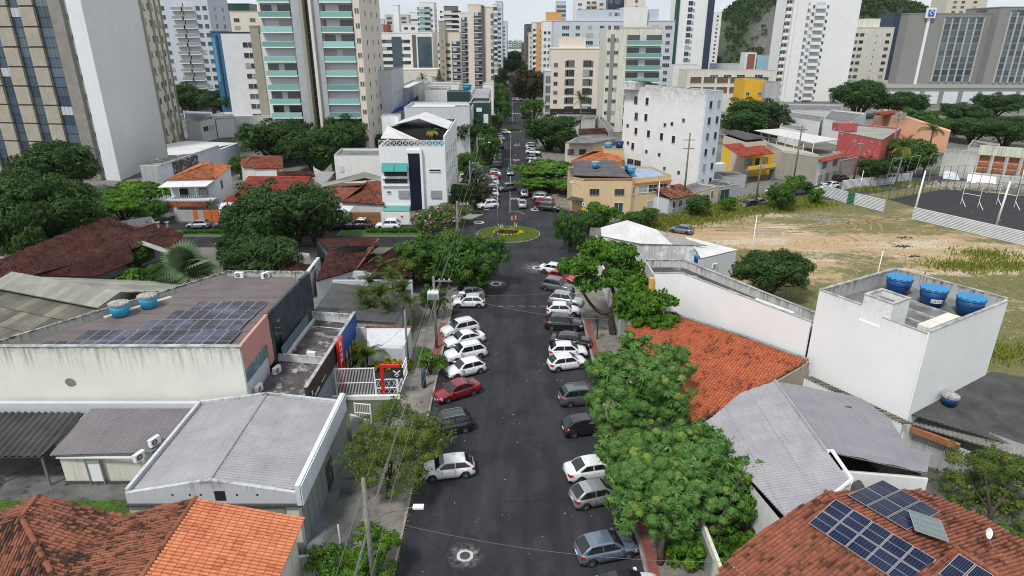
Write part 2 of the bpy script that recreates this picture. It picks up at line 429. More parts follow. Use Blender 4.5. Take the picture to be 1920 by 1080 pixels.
def corr_roof(parent,pts,mat,a=0,b=1,pitch=.18,amp=.025,sw=1.08,sl=2.4,spp=6,trap=False,th=.03,name='roof_sheet',lap=.03):
 o,u,v,nrm,uv=frame_of(pts,a,b);us=[p[0]for p in uv];u0,u1=min(us),max(us);vmin=min(p[1]for p in uv);vmax=max(p[1]for p in uv)
 def prof(x):
  t=(x/pitch)%1
  if trap:return amp*(1 if t<.3 else(0 if .42<t<.88 else((.42-t)/.12 if t<.5 else(t-.88)/.12)))
  return amp*math.sin(2*math.pi*t)
 ns=max(1,round((u1-u0)/sw));sw=(u1-u0)/ns;nr=max(1,round((vmax-vmin)/sl));sl=(vmax-vmin)/nr
 for i in range(ns):
  n=max(2,int(sw/pitch*spp));xs=[u0+sw*i+sw*k/n for k in range(n+1)];xs[0]+=1e-4;xs[-1]-=1e-4
  for j in range(nr):
   lo,hi=vmin+sl*j,vmin+sl*(j+1)+(.12 if j<nr-1 else 0);m=MB();vs=[];idx=[]
   for x in xs:
    s=span(uv,x)
    if not s:idx.append(None);continue
    y0,y1=max(lo,s[0]),min(hi,s[1])
    if y1-y0<.02:idx.append(None);continue
    z=prof(x)+amp
    z0=z+lap*(1-(y0-lo)/sl);z1=z+lap*(1-(y1-lo)/sl)
    idx.append(len(vs));vs+=[tuple(o+u*x+v*y0+nrm*z0),tuple(o+u*x+v*y1+nrm*z1)]
   fs=[(p,q,q+1,p+1)for p,q in zip(idx,idx[1:])if p is not None and q is not None]
   if fs:m.add(vs,fs);m.build(name,mat,parent,smooth=not trap)
 d=MB();P=[Vector(p)-nrm*.02 for p in pts];n=len(P)
 d.add([tuple(p)for p in P]+[tuple(p-nrm*th)for p in P],[tuple(range(n)),tuple(range(n,2*n))[::-1]]+[(i,n+i,n+(i+1)%n,(i+1)%n)for i in range(n)])
 d.build('roof_deck',mat,parent)
def walls_under(parent,poly,z0,zs,mat,name='wall',inset=0.):
 b=MB();c=Vector((sum(p[0]for p in poly)/len(poly),sum(p[1]for p in poly)/len(poly)))
 pl=[tuple(Vector(p[:2])+(c-Vector(p[:2])).normalized()*inset)for p in poly]
 b.prism(pl,z0,zs,top=False,bot=False);return b.build(name,mat,parent)
def slab(parent,name,pts,th,mat):
 P=[Vector(p)for p in pts];n=len(P);b=MB()
 b.add([tuple(p)for p in P]+[tuple(p-Vector((0,0,th)))for p in P],[tuple(range(n)),tuple(range(n,2*n))[::-1]]+[(i,n+i,n+(i+1)%n,(i+1)%n)for i in range(n)])
 return b.build(name,mat,parent)
def on_line(a,b,t):return tuple(a[i]+(b[i]-a[i])*t for i in range(len(a)))
# ================= THE SETTING: ground, roads, pavements =================
def sheet(name,poly,z,mat,kind="structure",top=None):
 b=MB();b.add([(p[0],p[1],z)for p in poly],[tuple(range(len(poly)))])
 o=b.build(name,mat);m=o.data
 if m.polygons[0].normal.z<0:m.flip_normals()
 return tag(o,kind=kind)
def block(name,poly,h,mat,z0=-.02):
 b=MB();b.prism(poly,z0,h);return tag(b.build(name,mat),kind="structure")
t=NT('ground_soil');t.b.inputs["Roughness"].default_value=.95
c=t.mix(t.ramp(t.noise(t.pos(),.06,6,.6),[(.45,0.),(.6,1.)]),(.17,.165,.15),(.07,.085,.04));c=t.mix(t.ramp(t.noise(t.pos(),1.3,5),[(.4,0.),(.7,.6)]),c,(.09,.085,.08));t.col(c);M['soil']=t.m
# asphalt: worn wheel lanes, dust, tar seams
t=NT('asphalt');t.b.inputs["Roughness"].default_value=.82;t.b.inputs["Specular IOR Level"].default_value=.14
n1=t.noise(t.pos((1,.12,1)),.8,6,.6);n2=t.noise(t.pos(),.22,6,.65);n3=t.noise(t.pos(),30,2,.5);n4=t.noise(t.pos(),3.,6,.7)
c=t.mix(t.ramp(n1,[(.35,0.),(.68,1.)]),(.025,.027,.032),(.046,.049,.056))
c=t.mix(t.ramp(n2,[(.5,0.),(.56,.55)]),c,(.02,.021,.024));vo=t.n.new('ShaderNodeTexVoronoi');vo.feature='DISTANCE_TO_EDGE';vo.inputs['Scale'].default_value=.16;wv=t.mix(.18,t.pos((1,.35,1)),t.n['Noise Texture'].outputs[1]if 'Noise Texture' in t.n else(0,0,0));t.l.new(wv,vo.inputs['Vector']);c=t.mix(t.ramp(vo.outputs[0],[(0.,.5),(.004,0.)]),c,(.012,.012,.013));c=t.mix(t.ramp(n4,[(.62,0.),(.75,.35)]),c,(.11,.108,.1))
c=t.mix(t.ramp(n3,[(.4,.25),(.62,0.)]),c,(.012,.012,.013));t.col(c);t.bump(n3,.3,.006);M['asphalt']=t.m
M['asphalt_old']=concm('asphalt_old',(.075,.075,.077),(.045,.045,.048),.3,grain=25,stain=((.14,.135,.125),1.2,.62))
M['pavement']=concm('pavement',(.24,.225,.2),(.13,.12,.105),.7,grain=10,stain=((.07,.06,.05),.9,.58))
M['kerb']=concm('kerb',(.34,.33,.31),(.18,.17,.16),1.5)
M['red_paving']=concm('red_paving',(.27,.085,.075),(.17,.06,.05),1.,grain=14)
M['yard']=concm('yard_concrete',(.16,.16,.155),(.075,.075,.072),.45,stain=((.04,.04,.035),.8,.55))
M['yard_wet']=concm('yard_blue_concrete',(.18,.2,.22),(.1,.11,.12),.8)
M['grass']=concm('lawn',(.06,.14,.02),(.04,.09,.016),.6,grain=8,gs=.5)
M['bed']=concm('flower_bed_soil',(.035,.022,.018),(.02,.014,.012),2)
t=NT('bay_water');t.col((.32,.38,.42));t.b.inputs["Roughness"].default_value=.25;M['water']=t.m
sheet('ground',[(-7000,-200),(7000,-200),(7000,7500),(-7000,7500)],-.06,M['soil'])
sheet('bay_water',[(-2500,1500),(2500,1500),(2500,2150),(-2500,2150)],-.03,M['water'])
XL,XR=-7.45,8.4
def arc(cx,cy,r,a0,a1,n=8):return[(cx+r*math.cos(R(a0+(a1-a0)*i/n)),cy+r*math.sin(R(a0+(a1-a0)*i/n)))for i in range(n+1)]
CROSS=[(5,104),(14,106.5),(24,111),(36,118.5),(52,128),(96,149),(190,190),(300,235)]
def ribbon(path,w):
 l=[];r=[]
 for i,p in enumerate(path):
  a=Vector(path[max(0,i-1)]);b_=Vector(path[min(len(path)-1,i+1)]);d=(b_-a).normalized();n=Vector((-d.y,d.x))*w/2
  l.append((p[0]+n.x,p[1]+n.y));r.append((p[0]-n.x,p[1]-n.y))
 return l,r
jl,jr=ribbon(CROSS,8.)
sheet('road',[(XL,-30),(XR,-30),(XR,90),(11,94.5),(13.5,100)]+[(15,107),(15,116),(12.5,119),(XR+.4,123),(XR,720),(XL,720),(XL,121),(-9,116),(-12,112.2),(-130,112.2),(-130,97.5),(-12,97.5),(-9,95.8),(XL,93)],0.,M['asphalt'])
sheet('side_street',jr[1:]+jl[1:][::-1],.004-.006,M['asphalt_old'])
sheet('far_cross_street',[(-90,247),(XL,247),(XL,262),(-90,262)],-.004,M['asphalt_old'])
sheet('far_cross_street',[(XR,247),(90,247),(90,262),(XR,262)],-.004,M['asphalt_old'])
sheet('far_avenue',[(-400,372),(XL,372),(XL,392),(-400,392)],-.004,M['asphalt_old'])
sheet('far_avenue',[(XR,372),(400,372),(400,392),(XR,392)],-.004,M['asphalt_old'])
# pavements with kerbs
def pave(poly,mat='pavement',h=.13):block('pavement',poly,h,M[mat])
pave([(XL,-30),(XL,91.5),(-8.3,94.5),(-11,96.9),(-13,96.9),(-13,94.2),(-10.4,92),(-10.4,-30)])
pave([(-10.4,20),(-10.4,42.5),(-13.6,42.5),(-13.2,30),(-13.0,20)],'yard',.11)
pave([(XR,-30),(XR+3.6,-30),(XR+3.6,92),(13.5,96),(12.5,97.5),(10.4,94.2),(XR,90.5)])
pave([(XL,121),(-9,117),(-12,113.2),(-60,113.2),(-60,116),(-12,116),(-10.2,121),(-10.2,247),(XL,247)])
pave([(XR,124),(13,119.6),(15.5,117),(18,119.5),(13,124.5),(XR+3.5,128),(XR+3.5,247),(XR,247)])
pave([(XL,262),(XL,372),(-10.5,372),(-10.5,262)]);pave([(XR,262),(XR,372),(XR+3,372),(XR+3,262)])
kl=MB()
def kerb(a,b,name='kerb'):m=MB();m.seg(a,b,.16,.17,z0=-.02);tag(m.build(name,M['kerb']),kind='structure')
for y in range(20,91,10):kerb((XL+.08,y),(XL+.08,y+9.95));kerb((XR-.08,y),(XR-.08,min(y+9.95,90)))
# red paving strips beside the kerbs
sheet('red_pavement_strip',[(XR+.12,25),(XR+.75,25),(XR+.75,69),(XR+.12,69)],.134,M['red_paving'])
sheet('red_pavement_strip',[(XL-.15,59),(XL-.95,59),(XL-.95,68),(XL-.15,68)],.134,M['red_paving'])
sheet('red_pavement_crossing',[(XR+.75,32.4),(XR+2.8,32.4),(XR+2.8,31.4),(XR+.75,31.4)],.134,M['red_paving'])
sheet('red_pavement_crossing',[(-11.5,112.9+.5),(-19,113.4),(-19,114.6),(-11.5,114.6)],.134,M['red_paving'])
# leaf litter and rubble in the gutter
def scatter(name,n,fn,size,mat,kind='stuff',thick=.3):
 vs=[];fs=[]
 for i in range(n):
  x,y,z=fn();s=size*random.uniform(.4,1.3);a=random.random()*6.28;h=s*thick*random.random()
  p=[(x+s*math.cos(a+k*1.57+random.random()*.5),y+s*math.sin(a+k*1.57)*.8,z+.005)for k in range(4)]+[(x,y,z+.01+h)]
  o=len(vs);vs+=p;fs+=[(o,o+1,o+4),(o+1,o+2,o+4),(o+2,o+3,o+4),(o+3,o,o+4)]
 me=npmesh(name,vs,fs,[mat]);return tag(obj(name,me),kind=kind)
M['litter_pale']=simple('litter_pale',(.5,.48,.44),.9);M['litter_leaf']=tilem('litter_leaf',(.18,.1,.04),(.3,.2,.08),(.06,.04,.02))
scatter('dry_leaves',1500,lambda:(XL-.05+abs(random.gauss(0,.16))-.1+(.1),random.uniform(24,47),.12 if random.random()<.5 else .01),.06,M['litter_leaf'])
scatter('litter',70,lambda:(random.uniform(XL,XR),random.uniform(28,62),.004),.05,M['litter_pale'],thick=.1)
scatter('pavement_leaves',500,lambda:(random.uniform(XR+.3,XR+3.5),random.uniform(28,90),.135),.045,M['litter_leaf'])
# roundabout
RX,RY,RA,RB=-.62,104.6,5.3,4.9
def ell(a,b,n=40,cx=RX,cy=RY):return[(cx+a*math.cos(2*math.pi*i/n),cy+b*math.sin(2*math.pi*i/n))for i in range(n)]
block('roundabout_kerb',ell(RA+.12,RB+.12),.14,M['kerb']);block('roundabout_lawn',ell(RA-.05,RB-.05),.19,M['grass']);block('flower_bed',ell(2.35,1.7,30,RX-.1,RY+.3),.24,M['bed'])
# medians on the cross street
for(x0,x1)in((-15.2,-29.5),(-34,-66)):
 block('median_kerb',[(x0+.15,103.2),(x1,103.2),(x1,106.8),(x0+.15,106.8)],.13,M['kerb']);block('median_lawn',[(x0,103.35),(x1+.15,103.35),(x1+.15,106.65),(x0,106.65)],.17,M['grass'])
block('median_kerb',[(-4.6,231.5),(3.2,231.5),(3.2,236),(-4.6,236)],.14,M['kerb']);block('median_lawn',[(-4.4,231.7),(3.,231.7),(3.,235.8),(-4.4,235.8)],.2,M['grass'])
block('corner_kerb',[(-10,110.5),(-14,108.3),(-15.5,110.6),(-12.4,111.9)],.13,M['kerb']);block('corner_lawn',[(-11,110.6),(-13.8,109),(-14.9,110.5),(-12.6,111.5)],.17,M['grass'])
block('corner_kerb',[(-7.4,114),(-5.4,117.3),(-5.4,118.2),(-7.4,118.6),(-10,115)],.14,M['kerb'])
# painted marks
M['paint']=concm('road_paint',(.5,.5,.49),(.25,.25,.25),4);M['paint_yellow']=simple('paint_yellow',(.42,.3,.08),.8)
def stripe(p,q,w,mat='paint',z=.005):
 l,r=ribbon([p,q],w);sheet('road_marking',l+r[::-1],z,M[mat])
for k in range(-6,8):sheet('zebra_stripe',[(k*1.0+.3,291.5),(k*1.0+.85,291.5),(k*1.0+.85,294.6),(k*1.0+.3,294.6)],.005,M['paint'])
for k in range(6):stripe((-1.9+k*1.35,73.3),(-1.1+k*1.35,73.25),.09)
stripe((-.4,119),(-.4,235),.1);stripe((.1,262),(.1,371),.1)
for i in range(6):a0,a1=8+i*12,17+i*12;q=arc(-.9,117.2,3.3,90-a0,90-a1,1);stripe(q[0],q[1],.18,'paint_yellow')
# chalky dust rings around manholes
t=NT('dust_ring');nn=t.noise(t.pos(),2.2,7,.75);c=t.mix(t.ramp(nn,[(.42,0.),(.62,1.)]),(.05,.052,.056),(.36,.36,.35));t.col(c);at_=t.n.new('ShaderNodeAttribute');at_.attribute_name='fade';tp=t.n.new('ShaderNodeBsdfTransparent');ms=t.n.new('ShaderNodeMixShader');t.col(t.mix(t.ramp(nn,[(.4,0.),(.6,1.)]),(.16,.16,.16),(.42,.42,.41)));t.l.new(t.math('MULTIPLY',t.math('POWER',at_.outputs['Fac'],1.6),t.ramp(nn,[(.42,.0),(.62,.75)])),ms.inputs[0]);t.l.new(tp.outputs[0],ms.inputs[1]);t.l.new(t.b.outputs[0],ms.inputs[2]);t.l.new(ms.outputs[0],t.out.inputs[0]);M['dust']=t.m
t=NT('manhole_ring');t.col(t.mix(t.ramp(t.noise(t.pos(),3,5),[(.4,0.),(.7,.6)]),(.5,.5,.49),(.3,.3,.3)));M['ring']=t.m
M['iron']=concm('cast_iron',(.1,.1,.1),(.06,.06,.06),4)
def manhole(x,y,r=.42,d=0,label='manhole'):
 th_=thing('manhole',label,'manhole',(x,y,0));b=MB();n=28
 def ring(b,r0,r1,z,jit=0):
  p=[]
  for i in range(n):a=2*math.pi*i/n;q=r1*(1+random.uniform(-jit,jit));p.append(((x+r0*math.cos(a),y+r0*math.sin(a),z),(x+q*math.cos(a),y+q*math.sin(a),z)))
  for i in range(n):b.quad(p[i][0],p[i][1],p[(i+1)%n][1],p[(i+1)%n][0])
 if d:
  K=40;vs=[(x+q*math.cos(i*6.2832/K),y+q*math.sin(i*6.2832/K),.006)for q in(r*1.4,(r*1.4+d)/2,d)for i in range(K)]
  me=npmesh('dust_halo',vs,[(j*K+i,j*K+(i+1)%K,(j+1)*K+(i+1)%K,(j+1)*K+i)for j in(0,1)for i in range(K)],[M['dust']])
  me.attributes.new('fade','FLOAT','POINT').data.foreach_set('value',[1.]*K+[.6]*K+[0.]*K);obj('dust_halo',me,th_)
 b=MB();ring(b,r,r*1.55,.012,.06);b.build('mortar_ring',M['ring'],th_)
 b=MB();b.cyl((x,y),r,.0,.016,24);b.build('cover',M['iron'],th_)
 b=MB()
 for k in range(-2,3):b.bx(x-r*.7,x+r*.7,y+k*r*.28-.02,y+k*r*.28+.02,.0165,.026)
 b.build('cover_rib',M['iron'],th_)
x,y,_=G(872,1042);manhole(x,y,.34,1.35,'grey manhole with a chalky splash of mortar on the nearest asphalt')
x,y,_=G(930,532);manhole(x,y,.5,1.9,'manhole with a white mortar halo beside the round tree at the parked hatchbacks')
x,y,_=G(1008,502);manhole(x,y,.5,3.0,'manhole under the pale dust patch beside the white saloon below the roundabout')
for px,py,lb in((910,391,'pale ringed manhole with a cone on it beside the white SUV'),(898,417,'small ringed manhole by the pavement corner left of the roundabout'),(968,300,'ringed manhole with a single cone in the middle of the street'),(969,272,'ringed manhole with two dark cones in the far lane'),(1004,393,'ringed manhole with a small cone near the black parked cars'),(966,373,'ringed manhole with twin cones between the moving cars')):
 x,y,_=G(px,py);manhole(x,y,.62,0,lb)
# yards around the near houses
block('yard',[(-10.6,20),(-70,20),(-70,43.5),(-13.8,43.5),(-13.4,30),(-13.2,20)],.05,M['yard'])
block('wet_path',[(-13.8,43.3),(-13.3,30),(-12.5,30),(-12.7,43.3)],.118,M['yard_wet'])
block('back_garden_lawn',[(-60,37.3),(-21,37.3),(-21,30),(-60,30)],.075,M['grass'])
block('courtyard',[(-10.5,43.6),(-16.6,43.6),(-16.6,52.4),(-10.5,52.4)],.06,concm('pebble_lawn',(.07,.09,.04),(.11,.11,.09),.8,grain=20,gs=.5))
block('parking_court',[(-10.6,52.5),(-16.8,52.5),(-16.8,60),(-10.6,60)],.07,M['asphalt'])
block('garden',[(-10.5,60.2),(-34,60.2),(-34,96.7),(-10.5,93.5)],.03,M['soil'])
block('yard',[(XR+3.7,20),(60,20),(60,42),(XR+3.7,42)],.05,M['yard'])
# vacant lot
t=NT('lot_ground');t.b.inputs["Roughness"].default_value=.95
n1=t.noise(t.pos((.6,1.3,1),(0,0,.25)),.075,8,.62);n2=t.noise(t.pos(),.9,8,.72);n3=t.noise(t.pos((.35,1.5,1),(0,0,.3)),.12,7,.65);n4=t.noise(t.pos(),7,4,.7)
c=t.mix(t.ramp(n2,[(.35,0.),(.65,1.)]),(.34,.225,.12),(.42,.31,.19))
c=t.mix(t.ramp(n3,[(.5,0.),(.58,.9)]),c,(.46,.38,.29))
g=t.mix(t.ramp(n2,[(.4,0.),(.62,1.)]),(.1,.105,.035),(.19,.165,.065));g=t.mix(t.ramp(n4,[(.4,0.),(.65,.65)]),g,(.075,.08,.028))
m=t.math('ADD',t.math('MULTIPLY',n1,.62),t.math('MULTIPLY',n2,.42));
gp=t.n.new("ShaderNodeNewGeometry");sp=t.n.new("ShaderNodeSeparateXYZ");t.l.new(gp.outputs["Position"],sp.inputs[0])
ax=t.math('MULTIPLY',t.math('SUBTRACT',sp.outputs[0],58.),-.02);ay=t.math('MULTIPLY',sp.outputs[1],1.)
band=t.math('ABSOLUTE',t.math('DIVIDE',t.math('SUBTRACT',sp.outputs[1],t.math('ADD',99.,t.math('MULTIPLY',t.math('SUBTRACT',sp.outputs[0],50.),-.25))),15.))
m=t.math('ADD',m,t.math('MULTIPLY',t.math('SUBTRACT',1.,band,None,True),-.17));m=t.math('ADD',m,.022)
c=t.mix(t.ramp(m,[(.44,0.),(.51,1.)]),c,g);t.col(c);t.bump(n4,.5,.03);M['lot']=t.m
LOT=[(12.2,42),(12.2,95.5),(15,98),(25,107),(38,115),(52,123),(66,129.5),(98,145),(175,60),(120,20),(60,20)]
sheet('vacant_lot',LOT,.02,M['lot'])
def tracks(path,w=.28,gap=1.6,name='tyre_track'):
 for s in(-gap/2,gap/2):
  l,r=ribbon(path,2*s if s>0 else-2*s);q=l if s>0 else r;l2,r2=ribbon(q,w);m=MB()
  for i in range(len(q)-1):m.quad((*r2[i],.03),(*r2[i+1],.03),(*l2[i+1],.03),(*l2[i],.03))
  tag(m.build(name,M['track']),kind='structure')
M['track']=concm('track_soil',(.3,.17,.07),(.4,.27,.14),1.5,gs=.4)
def smooth(pts,n=6):
 r=[]
 for i in range(len(pts)-1):
  p0,p1,p2,p3=pts[max(0,i-1)],pts[i],pts[i+1],pts[min(len(pts)-1,i+2)]
  for k in range(n):
   t_=k/n;r.append(tuple(.5*(2*p1[j]+(p2[j]-p0[j])*t_+(2*p0[j]-5*p1[j]+4*p2[j]-p3[j])*t_*t_+(3*p1[j]-p0[j]-3*p2[j]+p3[j])*t_**3)for j in range(len(p1))))
 return r+[pts[-1]]
T=lambda*l:smooth([G2(*p)for p in l],8)
tracks(T((1290,432),(1400,428),(1500,424),(1600,416),(1700,408)));tracks(T((1310,438),(1420,436),(1540,432),(1640,436),(1720,436)))
tracks(T((1620,452),(1596,440),(1592,428),(1604,418),(1630,416),(1642,424),(1640,434),(1612,440)))
tracks(T((1340,430),(1460,432),(1560,440),(1600,452)));tracks(T((1500,428),(1580,422),(1660,412),(1705,405)))
scatter('rubble',700,lambda:(lambda p:(p[0]+random.gauss(0,1.8),p[1]+random.gauss(0,1.1),.03))(random.choice([G(1442,437),G(1440,438),G(1400,395),G(1385,398),G(1530,410),G(1550,415)])),.17,concm('rubble_mix',(.4,.38,.35),(.16,.14,.12),2),thick=.8)
scatter('litter',420,lambda:(lambda p:(p[0],p[1],.03))(G(random.uniform(1290,1900),random.uniform(395,680))),.12,M['litter_pale'],thick=.5)
scatter('burnt_debris',160,lambda:(lambda p:(p[0]+random.gauss(0,.7),p[1]+random.gauss(0,.3),.03))(random.choice([G(1690,463),G(1694,462),G(1696,446),G(1715,481)])),.2,M['black'],thick=.6)
# sports court of fresh dark asphalt
CT=[G2(*p)for p in((1712,388),(1930,436),(1990,448),(2000,372),(1905,367),(1830,358),(1800,354),(1760,357),(1665,374))]
M['court']=concm('court_asphalt',(.028,.028,.03),(.042,.042,.044),.5,stain=((.1,.08,.06),.35,.66))
sheet('sports_court',CT,.03,M['court'])
# hills
def hill(name,pts,seedv,mats,res=60,amp=6.):
 """pts: (x, y, height, radius) bumps summed into one terrain sheet"""
 import mathutils.noise as mn
 x0=min(p[0]-p[3]*1.25 for p in pts);x1=max(p[0]+p[3]*1.25 for p in pts);y0=min(p[1]-p[3]*1.2 for p in pts);y1=max(p[1]+p[3]*1.2 for p in pts)
 v=[];f=[]
 for j in range(res+1):
  for i in range(res+1):
   x=x0+(x1-x0)*i/res;y=y0+(y1-y0)*j/res;z=0
   for(a,b_,h,r)in pts:
    d=math.hypot(x-a,y-b_)/r
    if d<1.25:z=max(z,h*max(0,(1-(d/1.2)**2.2)))
   if z>1:z+=amp*mn.fractal(Vector((x*.015,y*.015,seedv)),1,2,5)+amp*.3*mn.noise(Vector((x*.08,y*.08,3)))
   v.append((x,y,max(z,0)-.5))
 for j in range(res):
  for i in range(res):a=j*(res+1)+i;f.append((a,a+1,a+res+2,a+res+1))
 me=npmesh(name,v,f,mats,True);return tag(obj(name,me),kind='structure'),np.array(v).reshape(res+1,res+1,3)
t=NT('rock_hill');n1=t.noise(t.pos((1,1,.5)),.02,8,.65);n2=t.noise(t.pos((1,1,.25)),.12,6,.7)
c=t.mix(t.ramp(n2,[(.35,0.),(.65,1.)]),(.045,.043,.042),(.085,.08,.075));c=t.mix(t.ramp(n1,[(.44,0.),(.54,1.)]),c,(.035,.06,.015));t.col(c);t.bump(n2,.8,2.);M['hill']=t.m
HILL,HG=hill('hill',[(305,700,92,108),(248,650,68,50),(395,715,62,62)],1.3,[M['hill']],90)
# ================= VEGETATION =================
M['leaf_dark']=leafm('leaf_dark',(.026,.06,.016),(.046,.096,.024),(.07,.13,.03),.18)
M['leaf_mid']=leafm('leaf_mid',(.035,.09,.016),(.065,.145,.028),(.11,.2,.03))
M['leaf_mango']=leafm('leaf_mango',(.07,.155,.038),(.125,.25,.06),(.26,.35,.07),.2,.38)
M['leaf_bright']=leafm('leaf_bright',(.05,.13,.014),(.09,.2,.022),(.17,.28,.03),.25)
M['leaf_olive']=leafm('leaf_olive',(.07,.115,.022),(.13,.185,.04),(.22,.26,.05),.25)
M['leaf_brown']=leafm('leaf_brown',(.035,.04,.018),(.07,.06,.03),(.09,.075,.04),.15)
M['leaf_yellow']=leafm('leaf_yellow',(.3,.26,.02),(.45,.38,.04),(.5,.42,.05))
M['flower_pink']=leafm('flower_pink',(.55,.16,.25),(.65,.3,.36));M['flower_violet']=leafm('flower_violet',(.25,.2,.3),(.4,.34,.45))
M['flower_yellow']=leafm('flower_yellow',(.65,.5,.02),(.75,.6,.04),(.5,.42,.03))
M['palm_leaf']=leafm('palm_leaf',(.022,.06,.014),(.045,.095,.022),(.2,.2,.03),.2)
M['palm_yellow']=leafm('palm_yellow',(.3,.24,.03),(.4,.34,.05),(.45,.35,.05),.2)
M['palm_fan']=leafm('palm_fan',(.06,.11,.05),(.12,.18,.09),(.2,.26,.15),.15)
M['bark']=concm('bark',(.1,.08,.06),(.045,.036,.028),2,grain=14,gs=.6)
M['bark_pale']=concm('bark_pale',(.22,.2,.17),(.1,.09,.07),2,grain=10)
M['grass_blade']=leafm('grass_blade',(.09,.14,.02),(.14,.2,.03),(.3,.3,.06),.3)
def crown_arrays(lobes,n,leaf,rs,clumps=26,droop=.25,ros=1,spread=.22,aspect=2.2,tintf=.3,fill=.12,squash=.75):
 lob=np.array(lobes,float);area=(lob[:,3]*lob[:,4]+lob[:,3]*lob[:,5]+lob[:,4]*lob[:,5])
 K=max(6,int(clumps));li=rs.choice(len(lob),K,p=area/area.sum())
 d=rs.normal(size=(K,3));d/=np.linalg.norm(d,axis=1)[:,None];d[:,2]=np.where(d[:,2]<-.45,-d[:,2]*.6,d[:,2]);
 cc=lob[li,:3]+d*lob[li,3:6]*rs.uniform(.74,.96,(K,1));cr_=np.cbrt(lob[li,3]*lob[li,4]*lob[li,5])*spread*rs.uniform(.65,1.35,K)
 ct=(rs.random_sample(K)<tintf)*rs.uniform(.3,1.,K)
 ci=rs.choice(K,n,p=cr_**2/(cr_**2).sum());e=rs.normal(size=(n,3));e+=d[ci]*.55+[0,0,.35];e/=np.linalg.norm(e,axis=1)[:,None]
 p=cc[ci]+e*cr_[ci][:,None]*np.array([1,1,squash])*rs.uniform(.62,1.16,(n,1))
 tint=np.clip(ct[ci]*rs.uniform(.1,1.1,n),0,1)
 nf=int(n*fill) # inner leaves, so the crown is not see-through
 if nf:
  k=rs.choice(len(lob),nf,p=area/area.sum());q=rs.normal(size=(nf,3));q/=np.linalg.norm(q,axis=1)[:,None]
  p[:nf]=lob[k,:3]+q*lob[k,3:6]*rs.uniform(.45,.86,(nf,1));e[:nf]=q;tint[:nf]=0
 size=leaf*rs.uniform(.7,1.3,n);size[:nf]*=1.9
 if ros>1: # rosettes: several drooping leaves from one point
  p=np.repeat(p,ros,0);e=np.repeat(e,ros,0);size=np.repeat(size,ros);tint=np.repeat(tint,ros);n*=ros
  ang=np.tile(np.arange(ros)*2*math.pi/ros,n//ros)+np.repeat(rs.random_sample(n//ros)*6.28,ros)
  a=np.cross(e,[0.3,.2,1.]);a/=np.linalg.norm(a,axis=1)[:,None]+1e-9;b=np.cross(e,a)
  ax=a*np.cos(ang)[:,None]+b*np.sin(ang)[:,None]+e*.25;ax[:,2]-=droop;nr=e+rs.normal(size=(n,3))*.2
 else:
  ax=rs.normal(size=(n,3));ax-=e*(ax*e).sum(1)[:,None]*.8;ax[:,2]-=droop;nr=e+rs.normal(size=(n,3))*.45
 ax/=np.linalg.norm(ax,axis=1)[:,None];sd_=np.cross(ax,nr);sd_/=np.linalg.norm(sd_,axis=1)[:,None]+1e-9;up=np.cross(sd_,ax)
 L_=size[:,None];w=L_/aspect/2
 v=np.stack([p,p+ax*L_*.5+sd_*w-up*w*.3,p+ax*L_+up*(-.12)*L_,p+ax*L_*.5-sd_*w-up*w*.3],1).reshape(-1,3)
 f=np.arange(n*4).reshape(n,4)
 return v,f,tint
def leaf_mesh(name,mats,*a,extra=None,**k):
 v,f,tint=crown_arrays(*a,**k);mi=None
 if extra:mi=np.zeros(len(f),np.int32);r=np.random.RandomState(5).random_sample(len(f));mi[(r<extra)&(f[:,0]>=0)]=1
 me=npmesh(name,v,f,mats,False,mi)
 at=me.attributes.new("tint",'FLOAT','FACE');at.data.foreach_set("value",tint.astype(np.float32));return me
def trunk_mesh(pts,r0,r1,limbs=(),mat='bark'):
 b=MB();b.tube(smooth(pts,4),r0,9,0,r1)
 for l,ra,rb in limbs:b.tube(smooth(l,4),ra,7,0,rb)
 return b.mesh('trunk',[M[mat]],True)
CR={}
def lobes_round(rs,rx,rz,n=6,zb=0.):
 l=[(0,0,zb,rx*.72,rx*.72,rz*.8)]
 for i in range(n):a=6.283*i/n+rs.uniform(-.4,.4);q=rs.uniform(.42,.72);l.append((math.cos(a)*rx*q,math.sin(a)*rx*q,zb+rs.uniform(-.35,.45)*rz,rx*rs.uniform(.27,.5),rx*rs.uniform(.27,.5),rz*rs.uniform(.34,.62)))
 return l
